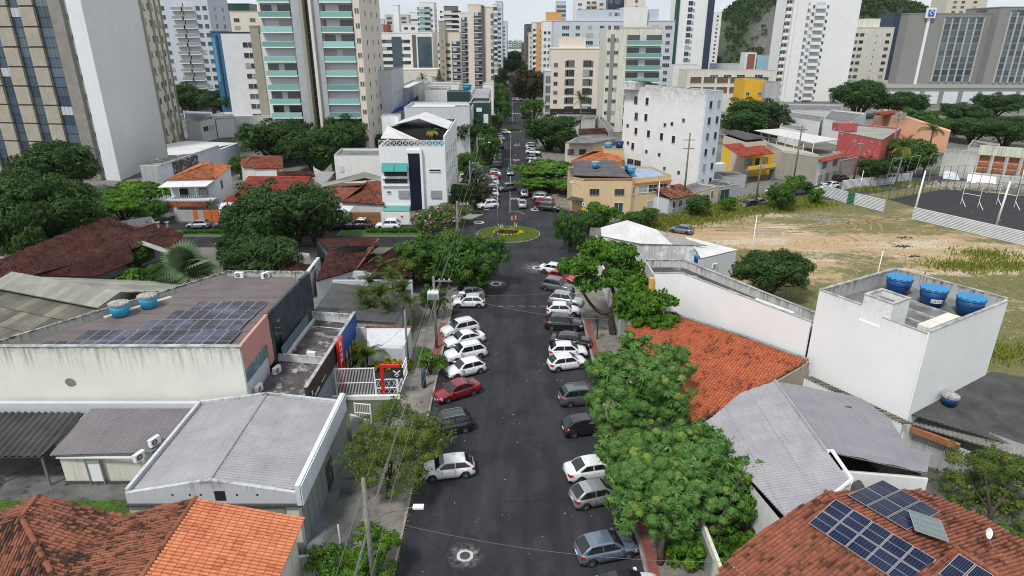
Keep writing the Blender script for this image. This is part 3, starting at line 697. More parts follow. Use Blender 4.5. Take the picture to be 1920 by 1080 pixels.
def protos():
 rs=np.random.RandomState(11)
 # unit-ish crowns (radius 1, height 1 each way), scaled when placed
 for k in range(3):
  CR['dark%d'%k]=leaf_mesh('crown',[M['leaf_dark']],lobes_round(rs,1,.8,7),15000,.062,rs,clumps=95,spread=.3,tintf=.35,fill=.2)
  CR['mid%d'%k]=leaf_mesh('crown',[M['leaf_mid']],lobes_round(rs,1,.85,7),13000,.07,rs,clumps=70,spread=.32,tintf=.35,fill=.2)
 CR['flat']=leaf_mesh('crown',[M['leaf_bright']],lobes_round(rs,1,.42,9),11000,.07,rs,clumps=60,spread=.3,squash=.4,tintf=.4,fill=.15)
 CR['loose']=leaf_mesh('crown',[M['leaf_mid']],lobes_round(rs,1,.95,6),5200,.085,rs,clumps=55,spread=.28,tintf=.4,fill=.06)
 CR['olive']=leaf_mesh('crown',[M['leaf_olive']],lobes_round(rs,1,.95,6),5200,.085,rs,clumps=50,spread=.3,tintf=.4,fill=.08)
 CR['brown']=leaf_mesh('crown',[M['leaf_brown']],lobes_round(rs,1,.8,8),12000,.07,rs,clumps=80,spread=.28,tintf=.3,fill=.2)
 CR['shrub']=leaf_mesh('crown',[M['leaf_bright']],lobes_round(rs,1,.8,4),2200,.15,rs,clumps=24,spread=.4,tintf=.4,fill=.15)
 CR['shrubd']=leaf_mesh('crown',[M['leaf_mid']],lobes_round(rs,1,.8,4),2200,.15,rs,clumps=24,spread=.4,tintf=.2,fill=.15)
 CR['yellow']=leaf_mesh('crown',[M['flower_yellow'],M['leaf_mid']],lobes_round(rs,1,.8,4),1600,.17,rs,clumps=20,spread=.4,extra=.45)
 CR['pink']=leaf_mesh('crown',[M['leaf_mid'],M['flower_pink']],lobes_round(rs,1,.9,6),5500,.08,rs,clumps=50,spread=.3,tintf=.5,extra=.12,fill=.1)
 CR['violet']=leaf_mesh('crown',[M['leaf_mid'],M['flower_violet']],lobes_round(rs,1,.9,6),5500,.08,rs,clumps=50,spread=.3,tintf=.2,extra=.3,fill=.1)
protos()
TRK={}
def tree(kind,x,y,rx,zc,rz,label,name='tree',cat='tree',group=None,zb=0.,tr=None,ry=None,pale=False):
 """crown kind, foot x,y, crown radius, crown centre height, crown half height"""
 o=thing(name,label,cat,(x,y,zb),group)
 if tr is None:tr=.12+rx*.045
 key=(round(tr,1),pale)
 if key not in TRK:
  b=MB();b.tube([(0,0,-.1),(.03,.02,.4),(-.02,.03,.75),(.0,0,1.)],1.,8,0,.55)
  TRK[key]=b.mesh('trunk',[M['bark_pale' if pale else 'bark']],True)
 place('trunk',TRK[key],o,Matrix.Translation((x,y,zb))@Matrix.Diagonal((tr,tr,max(.5,zc-zb),1)))
 limb=MB()
 if 'limb' not in TRK:
  for i in range(5):a=i*1.257;limb.tube(smooth([(0,0,-1.),(.2*math.cos(a),.2*math.sin(a),-.5),(.55*math.cos(a),.55*math.sin(a),.05),(.75*math.cos(a+.3),.75*math.sin(a+.3),.35)],3),.05,5,0,.015)
  TRK['limb']=limb.mesh('limb',[M['bark']],True)
 Mx=Matrix.Translation((x,y,zc))@Matrix.Rotation(random.random()*6.28,4,'Z')
 place('limb',TRK['limb'],o,Mx@Matrix.Diagonal((rx,rx,rz,1)))
 place('crown',CR[kind],o,Matrix.Translation((x,y,zc))@Matrix.Diagonal((1,(ry or rx)/rx,1,1))@Matrix.Rotation(random.random()*6.28,4,'Z')@Matrix.Diagonal((rx,rx,rz,1)))
 return o
def tree_px(kind,px,py,wpx,hpx,Y,label,**k):
 """a tree whose crown fills the given picture box when it stands at distance Y"""
 for _ in range(8):
  s=(Y*CS+25*SN)/F_PX;rx=wpx/2*s*1.24;rz=max(1.,hpx/2*s*1.5);zc=rz*.74+.5
  x,Y,_z=G(px,py,zc);Y=min(Y,900)
 if k.get('name')=='hill_tree':Y=650;x,_,zc=PY(px,py,Y);k['zb']=zc-4
 return tree(kind,x,Y,rx,zc,rz,label,**k)
def shrub(kind,x,y,r,label,h=None,cat='shrub',group=None,zb=0.):
 o=thing('shrub',label,cat,(x,y,zb),group);h=h or r*.8
 place('foliage',CR[kind],o,Matrix.Translation((x,y,zb+h*.6))@Matrix.Rotation(random.random()*6,4,'Z')@Matrix.Diagonal((r,r,h,1)))
 b=MB();b.tube([(x,y,zb-.05),(x,y,zb+h*.6)],.05+r*.03,6);b.build('stem',M['bark'],o);return o
# palms
FR={}
def frond_mesh(key,length,leaflet,n,droop,mat,width=.05,vee=.5):
 if key in FR:return FR[key]
 rs=np.random.RandomState(3);v=[];f=[]
 P=[np.array((0,length*(math.sin(t*1.35*droop)/(1.35*droop)),length*(.42*t-.5*droop*t*t*1.25)))for t in np.linspace(0,1,n)]
 for i in range(n-1):
  a,b=P[i],P[i+1];o=len(v);w=.035*(1-i/n)+.008;v+=[a+(w,0,0),a-(w,0,0),b-(w,0,0),b+(w,0,0)];f.append((o,o+1,o+2,o+3))
  t=i/n;l=leaflet*(math.sin(math.pi*min(1,t*.85+.14))**.6);d=(b-a)/np.linalg.norm(b-a)
  for s in(-1,1):
   q=np.array((s*1.,0,0))*(1-.25*t)+d*(.45+.7*t)+np.array((0,0,-vee+rs.uniform(-.3,.3)));q/=np.linalg.norm(q)
   tip=a+q*l+np.array((0,0,-.25*l));mid=a+q*l*.55;wv=d*width*(1.3-.5*t)
   o=len(v);v+=[a-wv*.5,mid-wv,tip,mid+wv];f.append((o,o+1,o+2,o+3))
 me=npmesh('frond',v,f,[M[mat]]);at=me.attributes.new("tint",'FLOAT','FACE');at.data.foreach_set("value",rs.uniform(0,.5,len(f)).astype(np.float32));FR[key]=me;return me
def fan_mesh(key,r,mat):
 if key in FR:return FR[key]
 v=[];f=[];n=26;st=1.5
 o=len(v);v+=[(-.03,0,0),(.03,0,0),(.02,st,.45),(-.02,st,.45)];f.append((0,1,2,3))
 for i in range(n):
  a=R(-125+250*i/(n-1));l=r*(1-.22*abs(a)/2.2);dx,dy=math.sin(a),math.cos(a);w=r*.075;o=len(v);z=.45
  v+=[(0,st,z),(dx*l*.6-dy*w,st+dy*l*.6+dx*w,z+.12),(dx*l,st+dy*l,z-.28),(dx*l*.6+dy*w,st+dy*l*.6-dx*w,z-.04)];f.append((o,o+1,o+2,o+3))
 me=npmesh('fan_leaf',v,f,[M[mat]]);at=me.attributes.new("tint",'FLOAT','FACE');at.data.foreach_set("value",np.linspace(0,.6,len(f)).astype(np.float32));FR[key]=me;return me
def palm(x,y,h,L_,label,n=22,zb=0.,mat='palm_leaf',lean=(0,0),tr=.16,group=None,key=None,leaflet=.55,cnt=26,droop=1.,name='palm_tree',yellow=0,lo=-25,hi=80):
 o=thing(name,label,'palm',(x,y,zb),group);top=(x+lean[0],y+lean[1],zb+h)
 b=MB();b.tube(smooth([(x,y,zb-.1),(x+lean[0]*.3,y+lean[1]*.3,zb+h*.5),top],4),tr*1.25,8,0,tr*.8);b.build('trunk',M['bark_pale'],o,True)
 for i in range(n):
  me=frond_mesh((key or 'p',round(L_,1),mat),L_,leaflet,cnt,droop,mat if i>=yellow else 'palm_yellow')if i>=yellow else frond_mesh(('yel',round(L_,1)),L_,leaflet,cnt,droop*1.1,'palm_yellow')
  el_=R(random.uniform(lo,hi)if i>=yellow else random.uniform(-30,0));s=random.uniform(.8,1.1)
  place('frond',me,o,Matrix.Translation(top)@Matrix.Rotation(i*2.4+random.random()*.4,4,'Z')@Matrix.Rotation(el_,4,'X')@Matrix.Scale(s,4))
 return o
def fan_palm(x,y,h,r,label,n=30,zb=0.):
 o=thing('fan_palm',label,'palm',(x,y,zb));b=MB();b.tube([(x,y,zb),(x,y,zb+h)],.3,9,0,.22);b.build('trunk',M['bark_pale'],o,True)
 me=fan_mesh(('fan',r),r,'palm_fan')
 for i in range(n):place('fan_leaf',me,o,Matrix.Translation((x,y,zb+h))@Matrix.Rotation(i*2.4,4,'Z')@Matrix.Rotation(R(-42+120*((i*7)%n)/n),4,'X')@Matrix.Scale(random.uniform(.85,1.1),4))
 return o
def grass_patch(name,pts_fn,n,h,mat='grass_blade'):
 v=np.zeros((n*3,3),np.float32);rs=np.random.RandomState(4)
 P=np.array([pts_fn()for _ in range(n)]);a=rs.random_sample(n)*6.28;hh=h*rs.uniform(.4,1.3,n);w=.05+hh*.12
 ln=rs.normal(size=(n,2))*.35
 v[0::3]=P+np.stack([np.cos(a)*w,np.sin(a)*w,a*0],1);v[1::3]=P-np.stack([np.cos(a)*w,np.sin(a)*w,a*0],1);v[2::3]=P+np.stack([ln[:,0]*hh,ln[:,1]*hh,hh],1)
 me=npmesh(name,v,np.arange(n*3).reshape(n,3),[M[mat]]);at=me.attributes.new("tint",'FLOAT','FACE');at.data.foreach_set("value",rs.uniform(0,1,n).astype(np.float32))
 return tag(obj(name,me),kind='stuff')
# ---- hero trees ----
rsH=np.random.RandomState(21)
def hero(label,foot,lobes,n,leaf,mat,trunk,r0,r1,limbs=(),name='tree',bark='bark',**k):
 o=thing(name,label,'tree',foot);ex=[]
 for l in lobes:
  for _ in range(3):a,e=rsH.uniform(0,6.28),rsH.uniform(-.3,1.1);q=rsH.uniform(.28,.5);ex.append((l[0]+l[3]*.85*math.cos(a)*math.cos(e),l[1]+l[4]*.85*math.sin(a)*math.cos(e),l[2]+l[5]*.9*math.sin(e),l[3]*q,l[4]*q,l[5]*q))
 lobes=[(l[0],l[1],l[2],l[3]*.88,l[4]*.88,l[5]*.9)for l in lobes]+ex
 obj('crown',leaf_mesh('crown',[M[m]for m in([mat]if isinstance(mat,str)else mat)],lobes,n,leaf,rsH,**k),o)
 obj('trunk',trunk_mesh(trunk,r0,r1,limbs,bark),o);return o
def LB(px,py,Y,rpx,ry=None,rz=.8):
 """a foliage lobe seen at a pixel, at distance Y, with its radius in pixels"""
 x,_,z=PY(px,py,Y);s=(Y*CS+(CAM_H-z)*SN)/F_PX;r=rpx*s
 return(x,Y,z,r,(ry or 1)*r,r*rz)
# ================= CARS =================
def paint(name,c,metal=0.,rough=.3):
 t=NT(name);t.col(c);t.b.inputs["Roughness"].default_value=rough;t.b.inputs["Metallic"].default_value=metal;t.b.inputs["Coat Weight"].default_value=1.;t.b.inputs["Coat Roughness"].default_value=.04
 return t.m
PAINT=dict(white=paint('paint_white',(.68,.69,.7)),silver=paint('paint_silver',(.42,.44,.46),.6,.3),grey=paint('paint_grey',(.13,.145,.16),.5,.3),black=paint('paint_black',(.012,.012,.014)),
    red=paint('paint_red',(.22,.008,.015),.2),brightred=paint('paint_bright_red',(.4,.015,.015)),blue=paint('paint_dark_blue',(.02,.028,.045),.3),steel=paint('paint_steel_blue',(.16,.21,.27),.5))
M['car_glass']=simple('car_glass',(.012,.015,.018),.06,spec=.7);M['tyre']=simple('tyre',(.018,.018,.018),.85);M['rim']=simple('rim',(.4,.41,.42),.35,.8)
M['trim']=simple('plastic_trim',(.025,.025,.026),.6);M['lamp_red']=simple('lamp_red',(.42,.01,.012),.2,coat=1);M['lamp_clear']=simple('lamp_clear',(.6,.62,.64),.15,coat=1)
M['plate']=simple('number_plate',(.62,.63,.64),.5);M['chrome']=simple('chrome',(.55,.56,.57),.2,.9)
# side profiles, nose towards +x; x, hood/deck height; cabin: base front, roof front, roof rear, base rear
SHAPES=dict(
 hatch=dict(L=4.0,W=1.72,hood=[(-2.,.55),(-1.96,.86),(-1.75,.97),(-1.0,.98),(.75,.96),(1.15,.9),(1.7,.8),(1.93,.66),(2.,.45)],cab=(.98,.28,-1.25,-1.86),H=1.48,bh=.97,wb=2.5),
 suv=dict(L=4.35,W=1.82,hood=[(-2.17,.6),(-2.13,.95),(-1.95,1.08),(-1.,1.1),(.8,1.08),(1.3,1.03),(1.85,.95),(2.1,.78),(2.17,.5)],cab=(1.05,.4,-1.45,-2.02),H=1.66,bh=1.08,wb=2.62),
 sedan=dict(L=4.5,W=1.76,hood=[(-2.25,.55),(-2.22,.9),(-2.05,1.0),(-1.4,1.02),(.85,.96),(1.3,.9),(1.95,.79),(2.2,.64),(2.25,.45)],cab=(1.1,.35,-.85,-1.62),H=1.46,bh=.98,wb=2.62),
 pickup=dict(L=5.1,W=1.82,hood=[(-2.55,.6),(-2.53,1.05),(-2.4,1.1),(-.8,1.1),(1.1,1.1),(1.5,1.06),(2.1,.98),(2.45,.82),(2.55,.5)],cab=(1.35,.75,-.45,-.8),H=1.72,bh=1.1,wb=3.0),
 van=dict(L=4.6,W=1.85,hood=[(-2.3,.6),(-2.28,1.0),(-2.2,1.1),(-1.,1.12),(1.,1.1),(1.6,1.05),(2.0,.9),(2.25,.7),(2.3,.5)],cab=(1.75,.95,-2.0,-2.26),H=1.95,bh=1.1,wb=2.8))
def rim_mesh():
 b=MB();n=16
 for i in range(n):
  a,c=2*math.pi*i/n,2*math.pi*(i+1)/n
  for r0,r1,y0,y1 in((.2,.17,.0,.0),(.17,.16,.0,-.05)):b.quad((r0*math.cos(a),y0,r0*math.sin(a)),(r0*math.cos(c),y0,r0*math.sin(c)),(r1*math.cos(c),y1,r1*math.sin(c)),(r1*math.cos(a),y1,r1*math.sin(a)))
 for i in range(5):a=i*1.2566;b.bx(.0,.18,-.03,-.0,-.028,.028,0,Matrix.Rotation(a,4,'Y'))
 b.tube([(0,-.035,0),(0,.005,0)],.045,8);return b.mesh('rim',[M['rim']])
RIM=rim_mesh()
def tyre_mesh():
 b=MB();n=20;prof=[(.17,-.19),(.17,.0),(.21,.01),(.29,.0),(.315,-.03),(.315,-.16),(.29,-.19)]
 for i in range(n):
  a,c=2*math.pi*i/n,2*math.pi*(i+1)/n
  for(r0,y0),(r1,y1)in zip(prof,prof[1:]):b.quad((r0*math.cos(a),y0,r0*math.sin(a)),(r1*math.cos(a),y1,r1*math.sin(a)),(r1*math.cos(c),y1,r1*math.sin(c)),(r0*math.cos(c),y0,r0*math.sin(c)))
 b.add([(.17*math.cos(2*math.pi*i/n),-.06,.17*math.sin(2*math.pi*i/n))for i in range(n)],[tuple(range(n))]);return b.mesh('tyre',[M['tyre']],True)
TYRE=tyre_mesh()
CARM={}
def car_parts(kind,col,roofcol=None):
 """the meshes of one car model in one colour, built once"""
 key=(kind,col,roofcol)
 if key in CARM:return CARM[key]
 S=SHAPES[kind];Lh,Wd,H,bh=S['L']/2,S['W']/2,S['H'],S['bh'];P=PAINT[col];out=[]
 hood=S['hood'];xs=[]
 for(x0,z0),(x1,z1)in zip(hood,hood[1:]):
  k=max(1,int((x1-x0)/.11))
  for i in range(k):xs.append((x0+(x1-x0)*i/k,z0+(z1-z0)*i/k))
 xs.append(hood[-1]);v=[];f=[];n=17;wx=S['wb']/2;mi=[]
 for x,z in xs:
  tpr=1-.16*max(0,(abs(x)-Lh*.62)/(Lh*.38))**2;w=Wd*tpr
  arch=0
  for ax in(-wx,wx):
   d=abs(x-ax-.02)
   if d<.38:arch=math.sqrt(.38**2-d*d)
  zb=.2+(.12 if abs(x)>Lh*.9 else 0);zs=max(zb+.02,.3+arch*1.02 if arch else zb)
  half=[(0,zb),(w*.86,zb),(w*.9,zb+.01),(w*.99,zs+.01),(w,min(z-.12,max(.5,zs+.03))),(w*.995,min(z-.08,max(.62,zs+.05))),(w*.96,z-.05),(w*.86,z),(0,z+.035)]
  if arch:half[1]=(w*.72,zb);half[2]=(w*.72,zs)
  ring=half+[(-a,b)for a,b in half[-2:0:-1]]
  for a,b in ring:v.append((x,-a,b))
 m=len(ring)
 for i in range(len(xs)-1):
  for j in range(m):f.append((i*m+j,i*m+(j+1)%m,(i+1)*m+(j+1)%m,(i+1)*m+j))
 f+=[tuple(range(m))[::-1],tuple(range((len(xs)-1)*m,len(xs)*m))]
 b=MB();b.add(v,f);out.append(('body',b.mesh('body',[P],True),None))
 # greenhouse
 bf,rf,rr,br=S['cab'];wb_,wr=Wd*.93,Wd*.74
 def sec(x,z,wbase):t=(z-bh)/(H-bh);return wbase
 b=MB();st=[(bf,bh-.02,wb_*.9),(bf-(bf-rf)*.5,bh+(H-bh)*.56,0),(rf,H-.045,0),((rf*2+rr)/3,H,0),((rf+rr*2)/3,H,0),(rr,H-.05,0),(rr+(br-rr)*.55,bh+(H-bh)*.5,0),(br,bh-.02,wb_*.86)]
 v=[]
 for x,z,wq in st:
  t=max(0,(z-bh)/(H-bh));wt=(wb_+(wr-wb_)*t)if t>0 else wq
  bx_=min(bf,max(br,x));v+=[(x,-wb_*(.98 if t>0 else .93),bh-.06),(x,-wt,z-.03),(x,-wt*.86,z+.012),(x,0,z+.03),(x,wt*.86,z+.012),(x,wt,z-.03),(x,wb_*(.98 if t>0 else .93),bh-.06)]
 f=[(i*7+j,i*7+j+1,i*7+8+j,i*7+7+j)for i in range(7)for j in range(6)]+[tuple(range(7))[::-1],tuple(range(49,56))]
 b.add(v,f);out.append(('cabin',b.mesh('cabin',[PAINT[roofcol]if roofcol else P],False),None))
 e=.014
 def glassq(name,q):b=MB();b.add(q,[tuple(range(len(q)))]);m=b.mesh(name,[M['car_glass']]);out.append((name,m,None))
 def wat(z):return wb_+(wr-wb_)*(z-bh)/(H-bh)
 zt=H-.085;z1=bh+.02
 # windscreen in two facets following the cabin
 zm=bh+(H-bh)*.56;xm=bf-(bf-rf)*.5
 b=MB();v=[(bf+.01,-wb_*.84,z1),(bf+.01,wb_*.84,z1),(xm+e,wat(zm)*.84,zm+.012+e),(xm+e,-wat(zm)*.84,zm+.012+e),(rf+.06,wr*.83,H-.045),(rf+.06,-wr*.83,H-.045)]
 b.add([(v[0][0]+.005,v[0][1],z1+.03),(v[1][0]+.005,v[1][1],z1+.03),(xm+.02,v[2][1],zm+.035),(xm+.02,v[3][1],zm+.035),(rf+.05,v[4][1],H-.012),(rf+.05,v[5][1],H-.012)],[(0,1,2,3),(3,2,4,5)]);out.append(('windscreen',b.mesh('windscreen',[M['car_glass']]),None))
 zm2=bh+(H-bh)*.5;xm2=rr+(br-rr)*.55
 b=MB();b.add([(br-.01,wb_*.76,z1+.03),(br-.01,-wb_*.76,z1+.03),(xm2-.025,-wat(zm2)*.82,zm2+.035),(xm2-.025,wat(zm2)*.82,zm2+.035),(rr-.06,-wr*.8,H-.03),(rr-.06,wr*.8,H-.03)],[(0,1,2,3),(3,2,4,5)]);out.append(('rear_window',b.mesh('rear_window',[M['car_glass']]),None))
 xmid=(bf+br)/2-.05
 def fx(z):t=(z-bh)/(H-bh);return bf+(rf-bf)*t
 def rx_(z):t=(z-bh)/(H-bh);return br+(rr-br)*t
 for s in(-1,1):
  for(xa,xb,nm)in(('f',xmid+.04,'side_window'),(xmid-.04,'r','side_window')):
   def pt(x,z):return(x,s*(wat(z)+.02+(z<bh+.1)*.004),z)
   xa0=fx(z1)-.2 if xa=='f' else xa;xa1=fx(zt)-.1 if xa=='f' else xa;xb0=rx_(z1)+.2 if xb=='r' else xb;xb1=rx_(zt)+.16 if xb=='r' else xb
   q=[pt(xa0,z1+.04),pt(xb0,z1+.04),pt(xb1,zt),pt(xa1,zt)]
   if s>0:q=q[::-1]
   glassq(nm,q)
 for s in(-1,1):
  b=MB();b.add([(Lh*.985,s*Wd*.45,hood[-2][1]-.02),(Lh*.95,s*Wd*.82,hood[-2][1]+.02),(Lh*.84,s*Wd*.975,hood[-2][1]+.06),(Lh*.86,s*Wd*.985,hood[-2][1]-.12),(Lh*.985,s*Wd*.8,hood[-2][1]-.14),(Lh*1.01,s*Wd*.45,hood[-2][1]-.12),(Lh*.8,s*Wd*.6,.6)],[(0,1,4,5),(1,2,3,4),(0,6,2,1),(5,4,6),(4,3,6)]);out.append(('headlight',b.mesh('headlight',[M['lamp_clear']]),None))
  b=MB();zt_=bh-.02;b.add([(-Lh*1.006,s*Wd*.62,zt_-.02),(-Lh*.965,s*Wd*.93,zt_),(-Lh*.85,s*Wd*1.0,zt_-.03),(-Lh*.88,s*Wd*1.005,zt_-.16),(-Lh*.985,s*Wd*.9,zt_-.24),(-Lh*1.012,s*Wd*.62,zt_-.2)],[(0,1,4,5),(1,2,3,4),(5,4,1,0),(4,3,2,1)]);out.append(('tail_light',b.mesh('tail_light',[M['lamp_red']]),None))
  b=MB();b.bx(bf-.32,bf-.12,min(s*(wb_+.0),s*(wb_+.2)),max(s*(wb_+.0),s*(wb_+.2)),bh+.0,bh+.14);out.append(('wing_mirror',b.mesh('wing_mirror',[P if col!='silver' else P]),None))
  b=MB();b.tube([(.12,s*(Wd+.01),bh-.13),(-.08,s*(Wd+.01),bh-.13)],.018,5);b.tube([(-.9,s*(Wd+.01),bh-.12),(-1.1,s*(Wd+.01),bh-.12)],.018,5);out.append(('door_handle',b.mesh('door_handle',[P]),None))
  b=MB()
  for xd in(xmid,xmid+.98,xmid-.95):b.bx(xd-.008,xd+.008,min(s*(Wd-.01),s*(Wd+.004)),max(s*(Wd-.01),s*(Wd+.004)),.34,bh-.07)
  out.append(('door_seam',b.mesh('door_seam',[M['trim']]),None))
  if kind in('suv','van','pickup'):
   if kind=='suv':b=MB();b.tube([(rf-.1,s*wr*.9,H+.0),(rf-.25,s*wr*.9,H+.05),(rr+.25,s*wr*.9,H+.055),(rr+.1,s*wr*.9,H)],.02,5);out.append(('roof_rail',b.mesh('roof_rail',[M['chrome']]),None))
   b=MB();b.bx(-wx+.42,wx-.42,min(s*Wd*.95,s*(Wd+.012)),max(s*Wd*.95,s*(Wd+.012)),.21,.34);out.append(('sill_trim',b.mesh('sill_trim',[M['trim']]),None))
 b=MB();b.bx(Lh-.05,Lh+.012,-Wd*.5,Wd*.5,.42,.58);out.append(('grille',b.mesh('grille',[M['trim']]),None))
 b=MB();b.bx(Lh-.02,Lh+.022,-.2,.2,.3,.42);out.append(('number_plate',b.mesh('number_plate',[M['plate']]),None))
 b=MB();b.bx(-Lh-.022,-Lh+.02,-.2,.2,.62,.74);out.append(('number_plate',b.mesh('number_plate',[M['plate']]),None))
 b=MB();b.bx(-Lh-.014,-Lh+.2,-Wd*.8,Wd*.8,.27,.4);out.append(('rear_bumper',b.mesh('rear_bumper',[M['trim']]),None))
 if kind=='hatch' or kind=='sedan':b=MB();b.tube([(rr+.2,0,H+.02),(rr+.02,0,H+.17)],.008,4);out.append(('aerial',b.mesh('aerial',[M['trim']]),None))
 if kind=='pickup':
  b=MB();b.bx(-2.45,-.9,-.72,.72,1.112,1.13);out.append(('cargo_bed',b.mesh('cargo_bed',[M['trim']]),None))
 CARM[key]=out;return out
def car(x,y,deg,kind,col,label,group=None,z=0.,lod=0,roofcol=None):
 o=thing('parked_car' if group!='M' else 'moving_car',label,'car',(x,y,z),None if group=='M' else(group or 'cars parked along the street'),R(deg),movable=True)
 S=SHAPES[kind];wx=S['wb']/2;Wd=S['W']/2
 for nm,me,_ in car_parts(kind,col,roofcol):
  if lod and nm in('door_handle','door_seam','aerial','sill_trim','number_plate'):continue
  obj(nm,me,o)
 for s in(-1,1):
  for ax in(-wx,wx):
   w=obj('wheel',TYRE,o);w.matrix_basis=Matrix.Translation((ax,s*(Wd-.02),.315))@(Matrix.Rotation(math.pi,4,'Z')if s<0 else Matrix.Identity(4))
   if not lod:r=obj('rim',RIM,w);r.matrix_basis=Matrix.Translation((0,-.02,0))
 return o
def car_w(r,f,kind,col,label,group=None,**k):
 """a car standing with its camera-side wheels on two picture points (rear, front)"""
 a,b=Vector(G2(*r)),Vector(G2(*f));d=b-a;ang=math.atan2(d.y,d.x);n=Vector((-d.y,d.x)).normalized()
 if n.y<0:n=-n
 m=(a+b)/2+n*.84;return car(m.x,m.y,math.degrees(ang),kind,col,label,group,**k)
def car_at(px,py,deg,kind,col,label,group=None,**k):
 p=G(px,py,.7);return car(p[0],p[1],deg,kind,col,label,group,**k)
# ================= NEAR BUILDINGS =================
def plane3(*pz):
 P=[Vector(G(*p))for p in pz];n=(P[1]-P[0]).cross(P[2]-P[0]).normalized();return P[0],n
def OP(pl,px,py,dz=0.):
 d=Vector(ray(px,py));o=Vector((0,0,CAM_H));t=(pl[0]-o).dot(pl[1])/d.dot(pl[1]);p=o+d*t;return(p.x,p.y,p.z+dz)
def PZ(pl,x,y):return pl[0].z-((x-pl[0].x)*pl[1].x+(y-pl[0].y)*pl[1].y)/pl[1].z
def ac_unit(x,y,z,rz,label,s=1.):
 o=thing('air_conditioner',label,'air conditioner',(x,y,z),'outdoor air conditioning units');Mx=Matrix.Translation((x,y,z))@Matrix.Rotation(R(rz),4,'Z')@Matrix.Scale(s,4)
 b=MB();b.bx(-.42,.42,-.16,.16,.06,.66,0,Mx);b.build('casing',M['white_metal'],o)
 b=MB();n=18;b.add([tuple(Mx@Vector((-.1+.24*math.cos(i*6.283/n),-.163,.36+.24*math.sin(i*6.283/n))))for i in range(n)],[tuple(range(n))]);b.build('fan_opening',M['dark_void'],o)
 b=MB()
 for k in range(4):a=k*.785;b.bx(-.24,.24,-.176,-.166,-.008,.008,0,Mx@Matrix.Translation((-.1,0,.36))@Matrix.Rotation(a,4,'Y'))
 b.build('fan_grille',M['white_metal'],o);b=MB();b.bx(-.36,-.3,-.14,.14,0,.06,0,Mx);b.bx(.3,.36,-.14,.14,0,.06,0,Mx);b.build('foot',M['frame_dark'],o);return o
M['tank_blue']=simple('tank_light_blue',(.03,.3,.5),.45);M['tank_navy']=simple('tank_navy',(.005,.05,.17),.35);M['tank_lid_blue']=simple('tank_lid_blue',(.03,.2,.42),.45)
M['tank_lid_grey']=concm('tank_lid_grey',(.45,.44,.42),(.2,.19,.18),4)
def tank(x,y,z,r,h,label,body='tank_blue',lid='tank_lid_grey',print_=False):
 o=thing('water_tank',label,'water tank',(x,y,z),'rooftop water tanks')
 b=MB();b.tube([(x,y,z),(x,y,z+h*.5),(x,y,z+h)],[r*.8,r*.92,r],28);b.build('tank_body',M[body],o,True)
 b=MB();b.cyl((x,y),r*1.05,z+h,z+h+.09,28);n=14
 for i in range(n):
  a,c=6.283*i/n,6.283*(i+1)/n;m_=(a+c)/2
  b.add([(x,y,z+h+.34),(x+r*1.03*math.cos(a),y+r*1.03*math.sin(a),z+h+.09),(x+r*1.03*math.cos(m_),y+r*1.03*math.sin(m_),z+h+.17),(x+r*1.03*math.cos(c),y+r*1.03*math.sin(c),z+h+.09)],[(0,1,2),(0,2,3)])
 b.build('lid',M[lid],o)
 b=MB();b.tube([(x,y,z+h*.62),(x,y,z+h*.66)],r*.97,28,cap=False);b.build('rib',M[body],o)
 if print_:
  b=MB()
  def pt(a,zz):return(x+r*.972*math.cos(a),y+r*.972*math.sin(a),zz)
  a0,a1=R(-128),R(-76);zc=z+h*.42;hh=h*.13;N=10
  for i in range(N):b.quad(pt(a0+(a1-a0)*i/N,zc-hh),pt(a0+(a1-a0)*(i+1)/N,zc-hh),pt(a0+(a1-a0)*(i+1)/N,zc+hh),pt(a0+(a1-a0)*i/N,zc+hh))
  b.build('printed_label',M['frame_white'],o)
  tobj=obj('lettering',text_mesh(print_,hh*1.7,.004,'tank_navy'),o);am=(a0+a1)/2
  tobj.matrix_basis=Matrix.Translation((x+r*1.0*math.cos(am),y+r*1.0*math.sin(am),zc))@Matrix.Rotation(am+math.pi/2,4,'Z')@Matrix.Rotation(math.pi/2,4,'X')
 return o
def solar(parent,o3,u,v,nu,nv,w,h,mat='pv',gap=.02,lift=.1,halves=True):
 """nu x nv panels on a plane spanned by u, v from corner o3"""
 u,v=Vector(u).normalized(),Vector(v).normalized();n=u.cross(v).normalized()
 if n.z<0:n=-n
 key=('pv',round(w,2),round(h,2),mat)
 if key not in WM:
  b=MB();b.bx(0,w-gap,0,h-gap,0,.03,1);b.bx(.03,w-gap-.03,.03,(h-gap)/2-.012 if halves else h-gap-.03,.031,.034,0)
  if halves:b.bx(.03,w-gap-.03,(h-gap)/2+.012,h-gap-.03,.031,.034,0)
  WM[key]=b.mesh('solar_panel',[M[mat],M['pv_frame']])
  L1_=MB();k=5
  for i in range(1,k+1):x=.03+(w-gap-.06)*i/(k+1);L1_.bx(x-.004,x+.004,.03,h-gap-.03,.0345,.0355)
  WM[key+(1,)]=L1_.mesh('cell_line',[M['pv_line']])
 for i in range(nu):
  for j in range(nv):
   p=Vector(o3)+u*(w*i)+v*(h*j)+n*lift;mm=Matrix(((u.x,v.x,n.x,p.x),(u.y,v.y,n.y,p.y),(u.z,v.z,n.z,p.z),(0,0,0,1)))
   q=place('solar_panel',WM[key],parent,mm);
   c=obj('cell_line',WM[key+(1,)],q)
t=NT('pv_cells');t.col(t.mix(t.ramp(t.noise(t.pos(),.5,3),[(.4,0.),(.65,1.)]),(.006,.012,.035),(.016,.022,.055)));t.b.inputs["Roughness"].default_value=.2;t.b.inputs["Specular IOR Level"].default_value=.2;M['pv']=t.m
